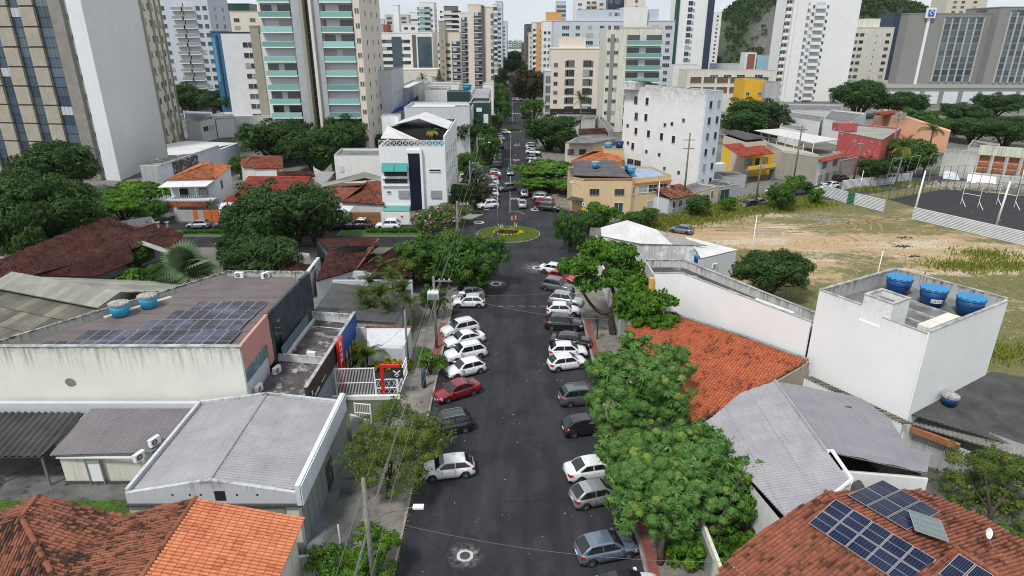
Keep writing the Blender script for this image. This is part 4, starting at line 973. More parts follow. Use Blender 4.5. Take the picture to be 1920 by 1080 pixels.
t=NT('pv_cells_black');t.col(t.mix(t.ramp(t.noise(t.pos(),.35,3),[(.45,0.),(.6,1.)]),(.006,.007,.012),(.07,.065,.11)));t.b.inputs["Roughness"].default_value=.15;t.b.inputs["Specular IOR Level"].default_value=.3;M['pv_old']=t.m
M['pv_green']=simple('collector_glass',(.13,.17,.155),.25);M['pv_frame']=simple('pv_frame',(.45,.46,.48),.4,.5);M['pv_line']=simple('pv_line',(.1,.11,.14),.5)
M['zinc']=metalm('zinc_roof',(.33,.32,.34),(.25,.24,.26),.6);M['zinc_purple']=metalm('fibre_cement_purple',(.2,.165,.165),(.15,.125,.13),.35,.85,'x');M['zinc_dark']=metalm('zinc_dark',(.21,.19,.2),(.16,.15,.16),.3)
M['asbestos']=metalm('asbestos_sheet',(.3,.285,.225),(.1,.095,.08),.3,.9,'x',1.);M['asbestos_dark']=metalm('asbestos_dark',(.085,.085,.085),(.035,.036,.036),.5,.9);M['asbestos_pale']=metalm('asbestos_pale',(.38,.385,.33),(.22,.225,.2),.3,.85,None,.6)
M['white_roof']=metalm('white_sheet_roof',(.66,.66,.66),(.5,.5,.5),.4,.6)
M['tile_new']=tilem('tile_new_orange',(.5,.16,.075),(.6,.24,.125),(.38,.12,.06),.22)
M['tile_red']=tilem('tile_orange_red',(.37,.095,.045),(.5,.16,.08),(.13,.042,.028),.45);M['tile_old']=tilem('tile_old',(.2,.075,.045),(.34,.14,.085),(.04,.024,.02),.75)
M['tile_brown']=tilem('tile_dark_brown',(.045,.016,.014),(.15,.062,.05),(.016,.009,.009),.62);M['tile_house']=tilem('tile_rust',(.2,.068,.043),(.34,.13,.08),(.06,.028,.02),.55)
M['tile_crimson']=tilem('tile_crimson',(.27,.055,.04),(.34,.085,.06),(.1,.03,.025),.35);M['tile_rust']=tilem('tile_orange',(.42,.13,.055),(.52,.2,.09),(.14,.06,.035),.45)
# --- grey warehouse with the long white panelled side (bottom left)
wl=wallm('cream_stained',(.74,.73,.67),.3,8.5,streak=.75,fade=3.)
def panels_wall(parent,a,b,z0,z1,n,mat,name='cladding_panel',th=.06,gap=.03,out_=.05):
 Mx=wallframe(a,b);l=math.hypot(b[0]-a[0],b[1]-a[1]);w=l/n;key=('clad',round(w,2),round(z1-z0,2),mat)
 if key not in WM:m=MB();m.bx(0,w-gap,-th,0,0,z1-z0);WM[key]=m.mesh(name,[M[mat]])
 for i in range(n):place(name,WM[key],parent,Mx@Matrix.Translation((w*i,-out_,z0)))
o=thing('warehouse','warehouse with a pale grey ribbed gable roof and a tall white panelled side wall','building',(-19,38.8,0))
ZE,ZR=3.95,4.85
corr_roof(o,[(-24.3,33.4,ZE),(-24.5,43.7,ZE),(-19.3,43.8,ZR),(-19.15,33.5,ZR)],M['zinc'],0,1,.25,.038,1.0,5.2)
corr_roof(o,[(-13.75,43.9,ZE),(-13.65,33.5,ZE),(-19.15,33.5,ZR),(-19.3,43.8,ZR)],M['zinc'],0,1,.25,.038,1.0,5.2)
b=MB();b.tube([(-19.15,33.4,ZR+.05),(-19.3,43.8,ZR+.05)],.09,6);b.build('ridge_cap',M['zinc'],o)
M['gable_old']=wallm('gable_old',(.55,.57,.6),.5,4.9,streak=.7,fade=1.2)
b=MB();b.prism([(-24.6,33.2),(-13.6,33.2),(-13.6,33.38),(-24.6,33.38)],0,3.3);b.build('wall',M['cream_wall'],o)
b=MB();b.add([(-24.6,33.15,3.25),(-13.6,33.15,3.25),(-13.6,33.15,ZE+.12),(-19.15,33.15,ZR+.2),(-24.6,33.15,ZE+.1),(-24.6,33.4,3.25),(-13.6,33.4,3.25),(-13.6,33.4,ZE+.12),(-19.15,33.4,ZR+.2),(-24.6,33.4,ZE+.1)],[(0,1,2,3,4),(9,8,7,6,5),(2,7,8,3),(3,8,9,4),(0,5,6,1),(1,6,7,2),(4,9,5,0)]);b.build('gable',M['gable_old'],o)
b=MB();b.bx(-24.7,-13.5,32.95,33.16,3.15,3.27);b.build('ledge',M['asbestos_dark'],o)
b=MB();b.bx(-18.9,-18.25,33.1,33.16,3.55,4.25);b.build('vent_opening',M['dark_void'],o)
for x in(-21.6,-20.5,-19.8,-17.5,-16.2):
 b=MB();n=12;b.add([(x+.08*math.cos(i*.5236),33.14,3.95+.08*math.sin(i*.5236))for i in range(n)],[tuple(range(n))]);b.build('round_vent',M['dark_void'],o)
b=MB();b.bx(-16.9,-14.6,33.12,33.21,1.9,3.0);b.build('window_grille',M['frame_grey'],o)
b=MB();b.seg((-24.55,33.3),(-24.7,43.9),.22,4.3,0,0);b.build('wall',M['gable_old'],o)
b=MB();b.seg((-24.7,43.95),(-13.6,43.95),.25,4.3);b.prism([(-24.6,43.85),(-19.3,43.85),(-19.3,44.1),(-24.6,44.1)],4.2,[4.25,5.0,5.0,4.25]);b.prism([(-19.3,43.85),(-13.7,43.85),(-13.7,44.1),(-19.3,44.1)],4.2,[5.0,4.3,4.3,5.0]);b.build('wall',M['gable_old'],o)
b=MB();b.seg((-13.55,33.0),(-13.5,44.1),.22,3.5);b.build('wall',wallm('cement_panel',(.26,.28,.28),.15,streak=.1),o)
b=MB();b.seg((-13.5,32.9),(-13.45,44.2),.3,1.55,z0=3.3);b.build('parapet',M['blue_white'],o)
panels_wall(o,(-13.3,32.9),(-13.27,44.2),3.32,4.8,11,'blue_white',out_=0.)
b=MB()
for k in range(12):y=33+k*1.0;b.bx(-13.43,-13.415,y,y+.02,0,3.2)
b.build('panel_joint',M['frame_dark'],o)
b=MB();b.bx(-13.42,-13.36,38.2,39.6,.1,2.3);b.build('door',M['frame_dark'],o);b=MB();b.bx(-13.36,-13.33,38.85,38.92,.9,1.3);b.build('door_handle',M['steel'],o)
# --- annex with the lower grey roof
o=thing('annex','low cream annex under a brownish grey ribbed lean-to roof beside the warehouse','building',(-29,41,0))
corr_roof(o,[(-33.6,38.9,2.75),(-26.3,39.2,2.75),(-24.75,43.9,3.6),(-33.4,43.8,3.6)],M['zinc_dark'],0,1,.22,.034,1.0,6)
b=MB();b.prism([(-33.2,39.2),(-27.2,39.5),(-25,43.7),(-33,43.7)],0,2.6);b.build('wall',M['cream_wall'],o)
b=MB();b.bx(-33.3,-27.0,39.0,39.14,2.42,2.52);b.build('gutter',M['white_metal'],o)
b=MB();b.bx(-31.3,-30.3,39.15,39.24,0,2.05);b.build('door',M['white_metal'],o)
b=MB()
for x in(-31.35,-30.3):b.bx(x,x+.06,39.05,39.16,0,2.3)
b.bx(-31.35,-30.24,39.05,39.16,2.02,2.08);b.build('door_frame',M['frame_grey'],o)
b=MB();b.bx(-33.25,-27.1,39.13,39.2,0,.3);b.build('damp_base',concm('damp',(.05,.05,.045),(.12,.12,.11),2),o)
b=MB();b.seg((-41,44.2),(-24.8,44.2),.4,4.0);b.build('party_wall',M['gable_old'],o)
ac_unit(-27.1,38.9,2.35,70,'white outdoor unit on the annex corner under the lean-to eave');ac_unit(-26.4,39.9,2.95,70,'white outdoor unit on the upper end of the lean-to roof beside the warehouse gutter')
o=thing('carport','open carport with a dark wide-ribbed asbestos roof west of the annex','building',(-38,41,0))
corr_roof(o,[(-43,38.6,2.7),(-34.0,38.8,2.7),(-33.7,43.4,3.5),(-43,43.4,3.5)],M['asbestos_dark'],0,1,.52,.09,1.04,5,spp=14,lap=.02)
for p in((-34.3,39),(-38.2,39),(-34.2,43.2),(-42,39)):b=MB();b.cyl(p,.09,0,2.65,8);b.build('post',M['pole_concrete'],o)
# --- big cream building with solar panels on the roof
o=thing('commercial_building','long cream building with rain-streaked walls, purple-grey sheet roof and dark end facade','building',(-30,52,0))
F4=[(-41,45.0),(-21.35,45.0),(-21.5,51.5),(-21.2,59.9),(-22.4,61.9),(-29.4,62.2)]
M['parapet_old']=wallm('parapet_old',(.5,.49,.45),.5,8.5,dark=(.06,.06,.055),streak=.8,fade=1.)
b=MB();ZT=8.5
b.add([(-44,45,3.0),(-21.35,45,3.0),(-21.35,45,ZT),(-44,45,ZT),(-44,45.3,ZT),(-21.35,45.3,ZT),(-21.35,45.3,3),(-44,45.3,3)],[(0,1,2,3),(3,2,5,4),(4,5,6,7),(1,6,5,2)]);b.build('wall',wl,o)
b=MB();b.seg((-21.5,51.5),(-21.2,59.9),.25,ZT);b.seg((-21.2,59.9),(-20.9,61.8),.35,ZT+.1);b.build('dark_wall',concm('dark_render',(.035,.042,.05),(.07,.085,.1),.7),o)
M['pink']=wallm('pink_wall',(.55,.27,.24),.2,streak=.1)
b=MB();b.prism([(-21.6,45.3),(-21.35,45.3),(-21.45,51.5),(-21.7,51.5)],6.2,ZT-.05);b.prism([(-21.62,50.2),(-21.35,50.2),(-21.42,51.5),(-21.7,51.5)],4,6.2);b.build('pink_wall',M['pink'],o)
b=MB();b.prism([(-21.6,45.3),(-21.38,45.3),(-21.45,50.2),(-21.7,50.2)],3,5.0);b.build('wall',M['light_grey_wall'],o)
for k in range(6):b=MB();y=45.35+k*.81;b.bx(-21.5,-21.41,y,y+.76,5.02,6.18);b.build('window_pane',simple('teal_glass',(.1,.2,.21),.12)if k==0 else bpy.data.materials['teal_glass'],o)
b=MB();b.seg((-41.3,45.3),(-29.5,62.1),.22,1.0,z0=7.6);b.seg((-29.5,62.15),(-22.3,61.9),.22,1.1,z0=7.6);b.seg((-22.3,61.95),(-21,61.9),.22,1.1,z0=7.6);b.build('parapet',M['parapet_old'],o)
b=MB();b.seg((-41,45.6),(-29.5,61.9),.5,7.6);b.seg((-29.4,62.2),(-22.4,62.0),.4,7.6);b.build('wall',M['cream_wall'],o)
b=MB();b.bx(-44,-21.2,44.93,45.37,ZT+.003,ZT+.06);b.build('coping',M['cap'],o)
corr_roof(o,[(-40.5,45.35,7.85),(-21.7,45.35,7.85),(-21.6,51.5,7.95),(-21.4,59.9,8.05),(-22.5,61.7,8.1),(-29.6,61.9,8.1)],M['zinc_purple'],0,1,.18,.03,1.1,1.9)
b=MB();b.seg((-35.9,51.6),(-32.4,56.4),.5,.55,z0=7.6);b.build('tank_plinth',M['parapet_old'],o)
hole=MB();n=14;hole.add([(-35.35+.42*math.cos(i*6.283/n)*(1+.12*math.sin(i*3)),44.97,5.35+.38*math.sin(i*6.283/n))for i in range(n)],[tuple(range(n))]);hole.build('mortar_patch',concm('raw_mortar',(.28,.26,.24),(.16,.15,.14),4),o)
for k,(y0,xa,nn)in enumerate(((45.75,-37.9,14),(46.8,-35.7,12),(48.9,-31.6,8),(51.,-30.4,7),(53.1,-29.2,6))):
 for i in range(1):solar(o,(xa,y0,8.0),(1,.0,.0),(0.03,1,.01),nn,1,1.08,2.08 if k else 1.04,'pv_old',lift=.12,halves=k>0)
tank(-34.75,52.15,8.1,.82,1.05,'nearer light blue tank with a dusty lid on the solar roof');tank(-33.2,53.95,8.1,.8,1.05,'farther light blue tank with a dusty lid on the solar roof')
ac_unit(-27.9,61.5,8.1,0,'outdoor unit against the back parapet of the solar roof, near its left bend');ac_unit(-25.2,61.4,8.1,60,'outdoor unit standing side-on against the back parapet of the solar roof')
b=MB()
for k in range(9):b.bx(-21.36,-21.3,52+k*.9,52.86+k*.9,4.0,7.2)
o2=b.build('curtain_glass',glassm('dark_curtain',(.01,.015,.02),.05,.1),o)
b=MB()
for k in range(5):b.bx(-20.9,-20.82,52+k*1.55,53.5+k*1.55,3.7,4.9)
b.build('balustrade',concm('blue_grey_render',(.1,.14,.17),(.16,.2,.23),1),o)
# --- flat-roofed shop front between the cream building and the street
o=thing('shop_building','low shop with stained flat roofs behind a brown fascia and a blue side wall','building',(-19,52,0))
b=MB();b.prism([(-21.3,45.6),(-16.7,45.3),(-16.5,53),(-16.3,60.5),(-21,61.3)],0,3.55);b.build('wall',M['light_grey_wall'],o)
for poly in([(-21.2,45.8),(-16.9,45.5),(-16.8,51.2),(-21.2,52.0)],[(-20.7,52.3),(-16.8,51.6),(-16.5,58.6),(-20.6,59.6)],[(-20.6,59.8),(-16.5,58.9),(-16.4,60.2),(-20.8,61.1)]):
 b=MB();b.prism(poly,3.55,3.6);b.build('roof_slab',M['slab_dark'],o)
wp=wallm('parapet_white',(.6,.62,.64),.4,4.2,streak=.6,fade=.8)
b=MB();b.seg((-21.4,52.2),(-16.8,51.4),.22,.75,z0=3.5);b.seg((-20.8,61.2),(-16.3,60.5),.2,1.0,z0=3.5);b.seg((-21.3,45.6),(-16.7,45.3),.2,.35,z0=3.5);b.seg((-20.8,52.2),(-20.6,61),.2,.4,z0=3.5);b.build('parapet',wp,o)
b=MB();b.seg((-16.65,45.2),(-16.5,53.6),.25,2.0,z0=2.75);b.build('fascia',concm('brown_fascia',(.055,.035,.035),(.08,.055,.055),.8),o)
b=MB();b.seg((-16.45,54.8),(-16.25,60.6),.25,2.3,z0=2.4);b.build('blue_wall',simple('blue_paint',(.004,.075,.3),.5),o)
b=MB();b.seg((-16.65,45.15),(-16.4,54.8),.3,.05,z0=4.76);b.seg((-16.45,54.8),(-16.25,60.6),.3,.05,z0=4.71);b.build('coping',M['cap'],o)
b=MB();b.bx(-16.47,-16.44,48.6,50.6,3.3,3.36);b.bx(-16.47,-16.44,45.9,46.1,3.6,4.0);b.build('sign_stroke',M['frame_white'],o)
for k in range(7):b=MB();y=46.6+k*.22;b.bx(-16.49,-16.46,y,y+.14,3.1,3.1+random.choice((.16,.24)));b.build('sign_letter',M['frame_white'],o)
b=MB();b.tube([(-16.44,52.4+.28*math.cos(i*.5236),4.2+.34*math.sin(i*.5236))for i in range(13)],.035,5);b.bx(-16.46,-16.42,52.0,52.8,3.3,3.38);b.tube([(-16.44,52.4+.22*math.cos(i*.5236),3.62+.16*math.sin(i*.5236))for i in range(13)],.03,5);b.build('sign_emblem',M['frame_white'],o)
b=MB()
for k in range(42):y=45.6+k*.19;b.bx(-16.52,-16.44,y,y+.1,.1,2.75)
b.build('shutter_ribs',simple('shutter_grey',(.3,.33,.37),.5),o)["kind"]="stuff"
b=MB();b.bx(-16.4,-16.3,55,60.2,.1,2.3);b.build('shopfront_glass',M['window_glass'],o)
for k in range(5):b=MB();y=55+k*1.27;b.bx(-16.32,-16.2,y,y+.12,.1,2.4);b.build('mullion',M['frame_white'],o)
ac_unit(-20.6,49.6,3.62,75,'outdoor unit below the teal window of the pink wall');ac_unit(-21.0,46.4,3.62,80,'outdoor unit in the near corner of the stained flat roof');ac_unit(-18.4,52.5,3.62,175,'outdoor unit behind the low white divider of the stained flat roof',.95)
# red portal frames with their sign boards
RED=simple('red_steel',(.6,.012,.015),.35)
o=thing('sign_portal','red steel arm on a post carrying a square black sign at the parking entrance','sign',(-12.0,51.6,0))
b=MB();b.bx(-12.0,-11.72,51.45,51.7,0,3.15);b.build('post',RED,o);b=MB();b.bx(-12.0,-10.2,51.45,51.7,3.153,3.42);b.build('arm',RED,o)
b=MB();b.bx(-11.05,-9.95,51.5,51.62,2.05,3.1);b.build('sign_board',M['trim'],o)
b=MB();Mx=Matrix.Translation((-10.5,51.47,2.6))
for s in(-1,1):b.bx(-.06,.06,0,.02,0,.42,0,Mx@Matrix.Rotation(R(52*s),4,'Y'));b.bx(-.05,.05,0,.02,0,.3,0,Mx@Matrix.Translation((0,.003,0))@Matrix.Rotation(R(140*s),4,'Y'))
b.bx(-.1,.1,0,.02,-.38,-.3,0,Mx);b.build('emblem',M['frame_white'],o)
o=thing('sign_portal','tall red steel frame with a vertical sign against the brown fascia','sign',(-16,53.6,0))
for y in(52.9,54.2):b=MB();b.bx(-16.2,-15.95,y,y+.22,0,5.0);b.build('post',RED,o)
b=MB();b.bx(-16.2,-15.95,53.12,54.2,4.8,5.0);b.build('crossbar',RED,o);b=MB();b.bx(-16.12,-16.02,53.15,54.15,2.6,4.7);b.build('sign_board',M['frame_white'],o)
b=MB()
for z in(3.0,3.5,4.0):b.bx(-16.01,-15.99,53.4,53.9,z,z+.26)
b.build('sign_letter',RED,o)
# gates
def bar_gate(label,a,b_,h,n,mat='white_metal',name='gate',rails=(.08,.5,.97),bar=.035,z=0.08,lattice=False):
 o=thing(name,label,'gate' if name=='gate' else 'fence',(a[0],a[1],z));Mx=wallframe(a,b_,z);l=math.hypot(b_[0]-a[0],b_[1]-a[1])
 key=('bar',round(h,2),bar,mat)
 if key not in WM:m=MB();m.bx(-bar/2,bar/2,-bar/2,bar/2,0,h);WM[key]=m.mesh('bar',[M[mat]])
 if not lattice:
  for i in range(n):place('bar',WM[key],o,Mx@Matrix.Translation((l*(i+.5)/n,0,0)))
 for i,r_ in enumerate(rails):m=MB();m.bx(0,l,-.045,.045,h*r_-.03,h*r_+.03,0,Mx);m.build('rail',M[mat],o)
 for x in(0,l):m=MB();m.bx(x-.04,x+.04,-.05,.05,0,h,0,Mx);m.build('stile',M[mat],o)
 if lattice:
  for i in range(n):
   x0,x1=l*i/n,l*(i+1)/n;m=MB();m.tube([Mx@Vector((x0,0,h*rails[0])),Mx@Vector((x1,0,h*rails[1]))],.02,4);m.tube([Mx@Vector((x1,.03,h*rails[0])),Mx@Vector((x0,.03,h*rails[1]))],.02,4);m.tube([Mx@Vector((x0,0,h*rails[1])),Mx@Vector((x1,0,h*rails[2]))],.02,4);m.tube([Mx@Vector((x1,.03,h*rails[1])),Mx@Vector((x0,.03,h*rails[2]))],.02,4);m.build('brace',M[mat],o)
 return o
bar_gate('tall white barred gate leaf standing in front of the parking court',(-16.1,51.35),(-12.55,51.5),3.1,26)
bar_gate('low white lattice fence between the tall barred gate and the red portal',(-12.5,51.5),(-10.6,51.6),1.9,4,name='lattice_fence',lattice=True)
bar_gate('low white lattice fence along the street edge of the parking court',(-10.5,51.6),(-10.35,55.8),1.9,5,name='lattice_fence',lattice=True)
bar_gate('short white barred gate at the corner of the warehouse wall',(-13.5,47.4),(-12.1,47.2),1.9,9)
o=thing('low_wall','low white kerb wall under the barred gate','wall',(-13.3,51.2,0));b=MB();b.seg((-16.5,51.1),(-10.3,51.25),.3,.45);b.build('wall',M['white_wall'],o)
o=thing('yard_wall','mottled grey concrete yard wall beside the feathery street tree','wall',(-12.6,45,0));b=MB();b.seg((-13.4,45.6),(-11.6,44.6),.18,2.0);b.build('wall',M['gable_old'],o)
o=thing('yard_wall','white rendered front wall with a square meter box beside the orange roof','wall',(-12,29.8,0));wpn=wallm('yard_white',(.5,.5,.48),.3,2.2,streak=.3,fade=.8)
b=MB();b.seg((-13.5,29.9),(-11.9,30.3),.2,1.9);b.seg((-11.9,30.3),(-10.1,29.9),.2,2.1);b.build('wall',wpn,o);b=MB();b.bx(-11.2,-10.8,29.85,29.98,1.1,1.6);b.build('meter_box',M['frame_grey'],o)
# --- garden wall with a tiled coping beyond the parking court
o=thing('garden_wall','white garden wall with a tile coping and coiled wire behind the yellow shrubs','wall',(-13,57,0))
b=MB();b.seg((-16.2,60.1),(-10.6,60.1),.2,3.2);b.seg((-10.55,55.9),(-10.55,60.2),.2,3.2);b.seg((-14.6,57.9),(-10.6,57.7),.18,2.0);b.build('wall',M['light_grey_wall'],o)
b=MB();b.add([(-14.6,57.9,2.0),(-10.6,57.7,2.0),(-10.6,60.,3.15),(-15.,60.,3.15)],[(0,1,2,3)]);b.build('canopy',M['light_grey_wall'],o)
ridge_caps(o,(-15.2,60.1,3.2),(-10.4,60.1,3.2),M['tile_house'],.3,.28)
b=MB();b.tube([(-13.8+i*.06,57.7+.04,2.25+.17*math.sin(i*1.1))for i in range(52)],.012,3);b.build('coiled_wire',M['steel'],o)
# --- dark slab roof behind the shop
o=thing('back_building','low back building with a broad dark fibre-cement roof behind the blue wall','building',(-18,66,0))
corr_roof(o,[(-21.5,62.2,3.4),(-12.2,61.5,3.0),(-12.0,71,3.0),(-21.5,72,3.6)],metalm('dark_grey_sheet',(.1,.1,.1),(.06,.06,.06),.6,.9),0,1,.18,.02,1.1,2.4)
walls_under(o,[(-21.3,62.4),(-12.4,61.7),(-12.2,70.8),(-21.3,71.8)],0,2.95,M['grey_wall']);b=MB();b.bx(-21.6,-12,72.0,72.25,0,3.9);b.build('coping_wall',M['light_grey_wall'],o)
# --- brown tiled house (hip) near the round trees
def gable_house(label,name,eA,eB,rA,rB,eC,eD,tile,wall,zw,group=None,n_ind=0,pu=.26,pv=.4,seg=3,over=.35,gable=True,cap=True):
 """two slopes: eA-eB eave with ridge rA-rB, and the far eave eD-eC; each a 3-D point"""
 c=Vector(eA)*.25+Vector(eB)*.25+Vector(eC)*.25+Vector(eD)*.25;o=thing(name,label,'house',(c.x,c.y,0),group)
 tile_roof(o,[eA,eB,rB,rA],tile,0,1,pu,pv,seg,n_ind);tile_roof(o,[eC,eD,rA,rB],tile,0,1,pu,pv,seg,0)
 if cap:ridge_caps(o,rA,rB,tile)
 cc=c.xy;q=[Vector(p).xy for p in(eA,eB,eC,eD)];q=[tuple(p+(cc-p).normalized()*over)for p in q]
 b=MB();b.prism(q,0,zw,top=False,bot=False)
 if gable:
  for(p,s,r_)in((eA,eD,rA),(eB,eC,rB)):
   p2,s2,r2=[Vector(k)+(Vector((cc.x,cc.y,k[2]))-Vector(k)).normalized()*over*.9 for k in(p,s,r_)]
   b.add([(p2.x,p2.y,zw),(s2.x,s2.y,zw),(r2.x,r2.y,r2.z-.12),(p2.x,p2.y,zw-.02)],[(0,1,2),(2,1,0)])
 b.build('wall',wall,o);return o
PB=plane3((590,528,3.0),(765,512,3.0),(712,452,5.6))
o=gable_house('house with a dark brown hipped tile roof and white walls beyond the palms','house',G(590,528,2.9),G(668,506,2.9),G(615,470,4.2),G(710,448,5.6),G(700,446,3.),G(592,448,3.),M['tile_brown'],M['light_grey_wall'],2.8,gable=False)
tile_roof(o,[G(668,506,2.9),G(772,520,2.9),G(765,452,3.4),G(710,448,5.6)],M['tile_brown'],0,1,.26,.4,3)
tile_roof(o,[G(600,524,2.9),G(668,506,2.9),G(710,448,5.6),G(618,498,3.6)],M['tile_brown'],0,1,.26,.4,3)
ridge_caps(o,G(668,506,3.0),G(710,448,5.7),M['tile_house']);b=MB();b.prism([G2(612,545),G2(700,548),G2(690,520),G2(625,512)],0,2.85);b.build('wall',M['light_grey_wall'],o)
a_,b_=G2(614,546),G2(698,549);me=win(1.2,1.1,'plain');facade(o,a_,b_,1.,1,3,(.55,.82),me)
ac_unit(*G2(628,548),1.4,0,'outdoor unit on the pale wall of the dark brown tiled house');ac_unit(*G2(650,549),.9,0,'second outdoor unit low on the pale wall of the dark brown tiled house')
o=thing('outbuilding','small outbuilding with a dark tile roof behind the solar building parapet','house',(*G2(555,500),0));tile_roof(o,[G(520,520,3),G(575,522,3),G(590,498,3.6),G(545,490,3.6)],M['tile_brown'],0,1,.26,.4,3)
b=MB();b.prism([G2(530,530),G2(575,532),G2(585,512),G2(545,505)],0,2.9,top=False);b.build('wall',M['white_wall'],o)
b=MB();b.seg(G2(575,520,3),G2(598,490,3),.4,3.6);b.build('party_wall',M['gable_old'],o)
# --- long dark brown roofs, orange-edged, and the asbestos hall (left)
o=thing('long_hall','long low hall under dark brown lichen-stained tile roofs with an orange ridge end','building',(*G2(150,480),0))
zz=4.2
tile_roof(o,[G(-80,545,3.7),G(0,532,3.7),G(318,449,3.7),G(200,416,5.6),G(-80,505,5.6)],M['tile_brown'],1,2,.3,.42,3)
tile_roof(o,[G(60,520,3.3),G(185,518,3.3),G(252,495,3.3),G(240,452,4.2),G(130,482,4.2)],M['tile_brown'],0,1,.3,.42,3)
tile_roof(o,[G(205,443,3.9),G(322,472,3.9),G(345,440,4.4),G(290,416,5.0)],M['tile_brown'],0,1,.3,.42,3)
tile_roof(o,[G(203,446,4.0),G(225,440,4.1),G(292,417,5.1),G(284,418,5.1)],M['tile_rust'],0,1,.3,.42,3)
slab(o,'pale_flashing',[G(222,442,4.15),G(235,440,4.2),G(324,471,4.0),G(318,477,4.0)],.1,M['asbestos_pale'])
walls_under(o,[G2(-40,540),G2(185,530),G2(318,480),G2(290,440),G2(200,455)],0,3.2,M['grey_wall'])
for px in(298,315):x,y,z=G(px,428,4.6);b=MB();b.cyl((x,y),.16,4.3,5.5,8);b.cyl((x,y),.32,5.5,5.56,10);b.build('flue',M['steel'],o)
o=thing('asbestos_hall','broad hall with weathered beige asbestos sheet roofs left of the solar building','building',(*G2(80,590),0))
HA,HB=G(2,541,6.3),G(187,577,6.3) # lantern eave, seen as the diagonal edge
dn_=Vector((-(HB[1]-HA[1]),HB[0]-HA[0],0)).normalized();dn_=dn_ if dn_.y<0 else-dn_
def hx(p,k,dz,e=0.):q=Vector(p)+dn_*k+(Vector(HB)-Vector(HA)).normalized()*e;return(q.x,q.y,p[2]+dz)
corr_roof(o,[hx(HA,9.5,-2.6,-14),hx(HB,9.5,-2.6,0),hx(HB,-.3,-.35,0),hx(HA,-.3,-.35,-14)],M['asbestos'],0,1,.2,.035,1.05,2.3,lap=.09)
corr_roof(o,[hx(HA,.15,0,-2),hx(HB,.15,0),hx(HB,-2.6,.75),hx(HA,-2.6,.75,-2)],M['asbestos_pale'],0,1,.177,.03,1.05,2.9)
corr_roof(o,[hx(HB,-12.5,-2.6,1.5),hx(HA,-12.5,-2.6,8),hx(HA,-2.5,.7,2),hx(HB,-2.5,.7)],M['asbestos_pale'],0,1,.177,.03,1.05,2.9)
walls_under(o,[hx(HA,8.8,0,-14)[:2],hx(HB,8.8,0,-.4)[:2],hx(HB,-11.5,0,-.2)[:2],hx(HA,-11.5,0,8)[:2]],0,3.5,M['grey_wall'])
slab(o,'pale_roof',[G(-20,510,4.),G(95,476,4.),G(70,462,4),G(-20,462,4.)],.1,M['asbestos_pale'])
# --- bottom-left tiled houses
o=thing('tiled_house','house with a bright new orange tiled slope joined to old dark lichen-stained clay slopes','house',(-20,28,0))
ZR7,ZE7=6.1,4.7
r0,r1=G(367,934,ZR7),G(262,1088,ZR7);e0=G(571,972,ZE7);e1=(e0[0]+(r1[0]-r0[0]),e0[1]+(r1[1]-r0[1])-.1,ZE7)
def ext(a,b,k):return tuple(b[i]+(b[i]-a[i])*k for i in range(3))
r1b,e1b=ext(r0,r1,.25),ext(e0,e1,.25)
tile_roof(o,[e1b,e0,r0,r1b],M['tile_new'],0,1,.235,.43,5,300,jit=.004)
v0,v1=G(232,969,5.0),G(112,1088,5.0);v1b=ext(v0,v1,.2)
PA=(Vector(r0),(Vector(r1)-Vector(r0)).cross(Vector(v0)-Vector(r0)).normalized())
tile_roof(o,[v0,v1b,r1b,r0],M['tile_old'],2,3,.215,.4,5,300,jit=.045)
ridge_caps(o,r0,r1b,M['tile_house'],.3,.4)
pk=G(68,932,6.2);PB7=plane3((68,932,6.2),(232,969,5.0),(112,1088,5.0));hp=OP(PB7,40,970);hb=ext(hp,OP(PB7,102,1085),.15)
tile_roof(o,[v0,v1b,hb,hp,pk],M['tile_old'],0,1,.215,.4,5,0,jit=.03)
PC7=(Vector(hp),(Vector(hb)-Vector(hp)).cross(Vector(G(-60,1010,5.0))-Vector(hp)).normalized())
tile_roof(o,[hp,hb,OP(PC7,-90,1120),OP(PC7,-60,1010)],M['tile_old'],1,2,.215,.4,5,0,jit=.03)
tile_roof(o,[pk,hp,G(-60,1010,5.2),G(-60,985,5.)],M['tile_old'],0,1,.215,.4,5,0,jit=.03)
ridge_caps(o,pk,v0,M['tile_old'],.28,.4);ridge_caps(o,pk,hp,M['tile_house'],.28,.4);ridge_caps(o,hp,hb,M['tile_house'],.3,.42)
walls_under(o,[(e0[0]-.5,e0[1]-.4),(e1b[0]-.5,e1b[1]),(-30,e1b[1]),(-30,e0[1]-.8),(v0[0],v0[1]-.5)],0,4.5,M['cream_wall'])
# --- right: tall white building with three navy tanks
A1,B1,C1,D1=(25.7,49.6),(30.0,41.8),(39.9,47.7),(34.9,54.9)
o=thing('white_building','tall blank white building with a walled roof terrace carrying three navy tanks','building',(32,48,0))
WR1=wallm('white_render',(.8,.8,.795),.0,11.5,streak=.18,fade=1.6);PAR=wallm('parapet_black_streaks',(.5,.5,.49),.5,11.5,dark=(.04,.04,.04),streak=.95,fade=1.6)
b=MB();Z1,Zf=11.5,10.3
def wall3(b,p,q,z0,z1,th=.2):
 b.seg(p,q,th,z1-z0,z0=z0)
dn=lambda t_:(A1[0]+(B1[0]-A1[0])*t_,A1[1]+(B1[1]-A1[1])*t_)
b.prism([A1,dn(.30),(dn(.30)[0]+.2,dn(.30)[1]+.12),(A1[0]+.2,A1[1]+.1)],0,Z1,bot=False)
for(p,q,z)in((dn(.0),dn(.42),Z1),(dn(.62),B1,Z1-.35)):wall3(b,p,q,0,z)
b2=MB();wall3(b2,dn(.42),dn(.62),0,Zf)
b.v+=[];b.build('wall',WR1,o);b2.build('wall',WR1,o)
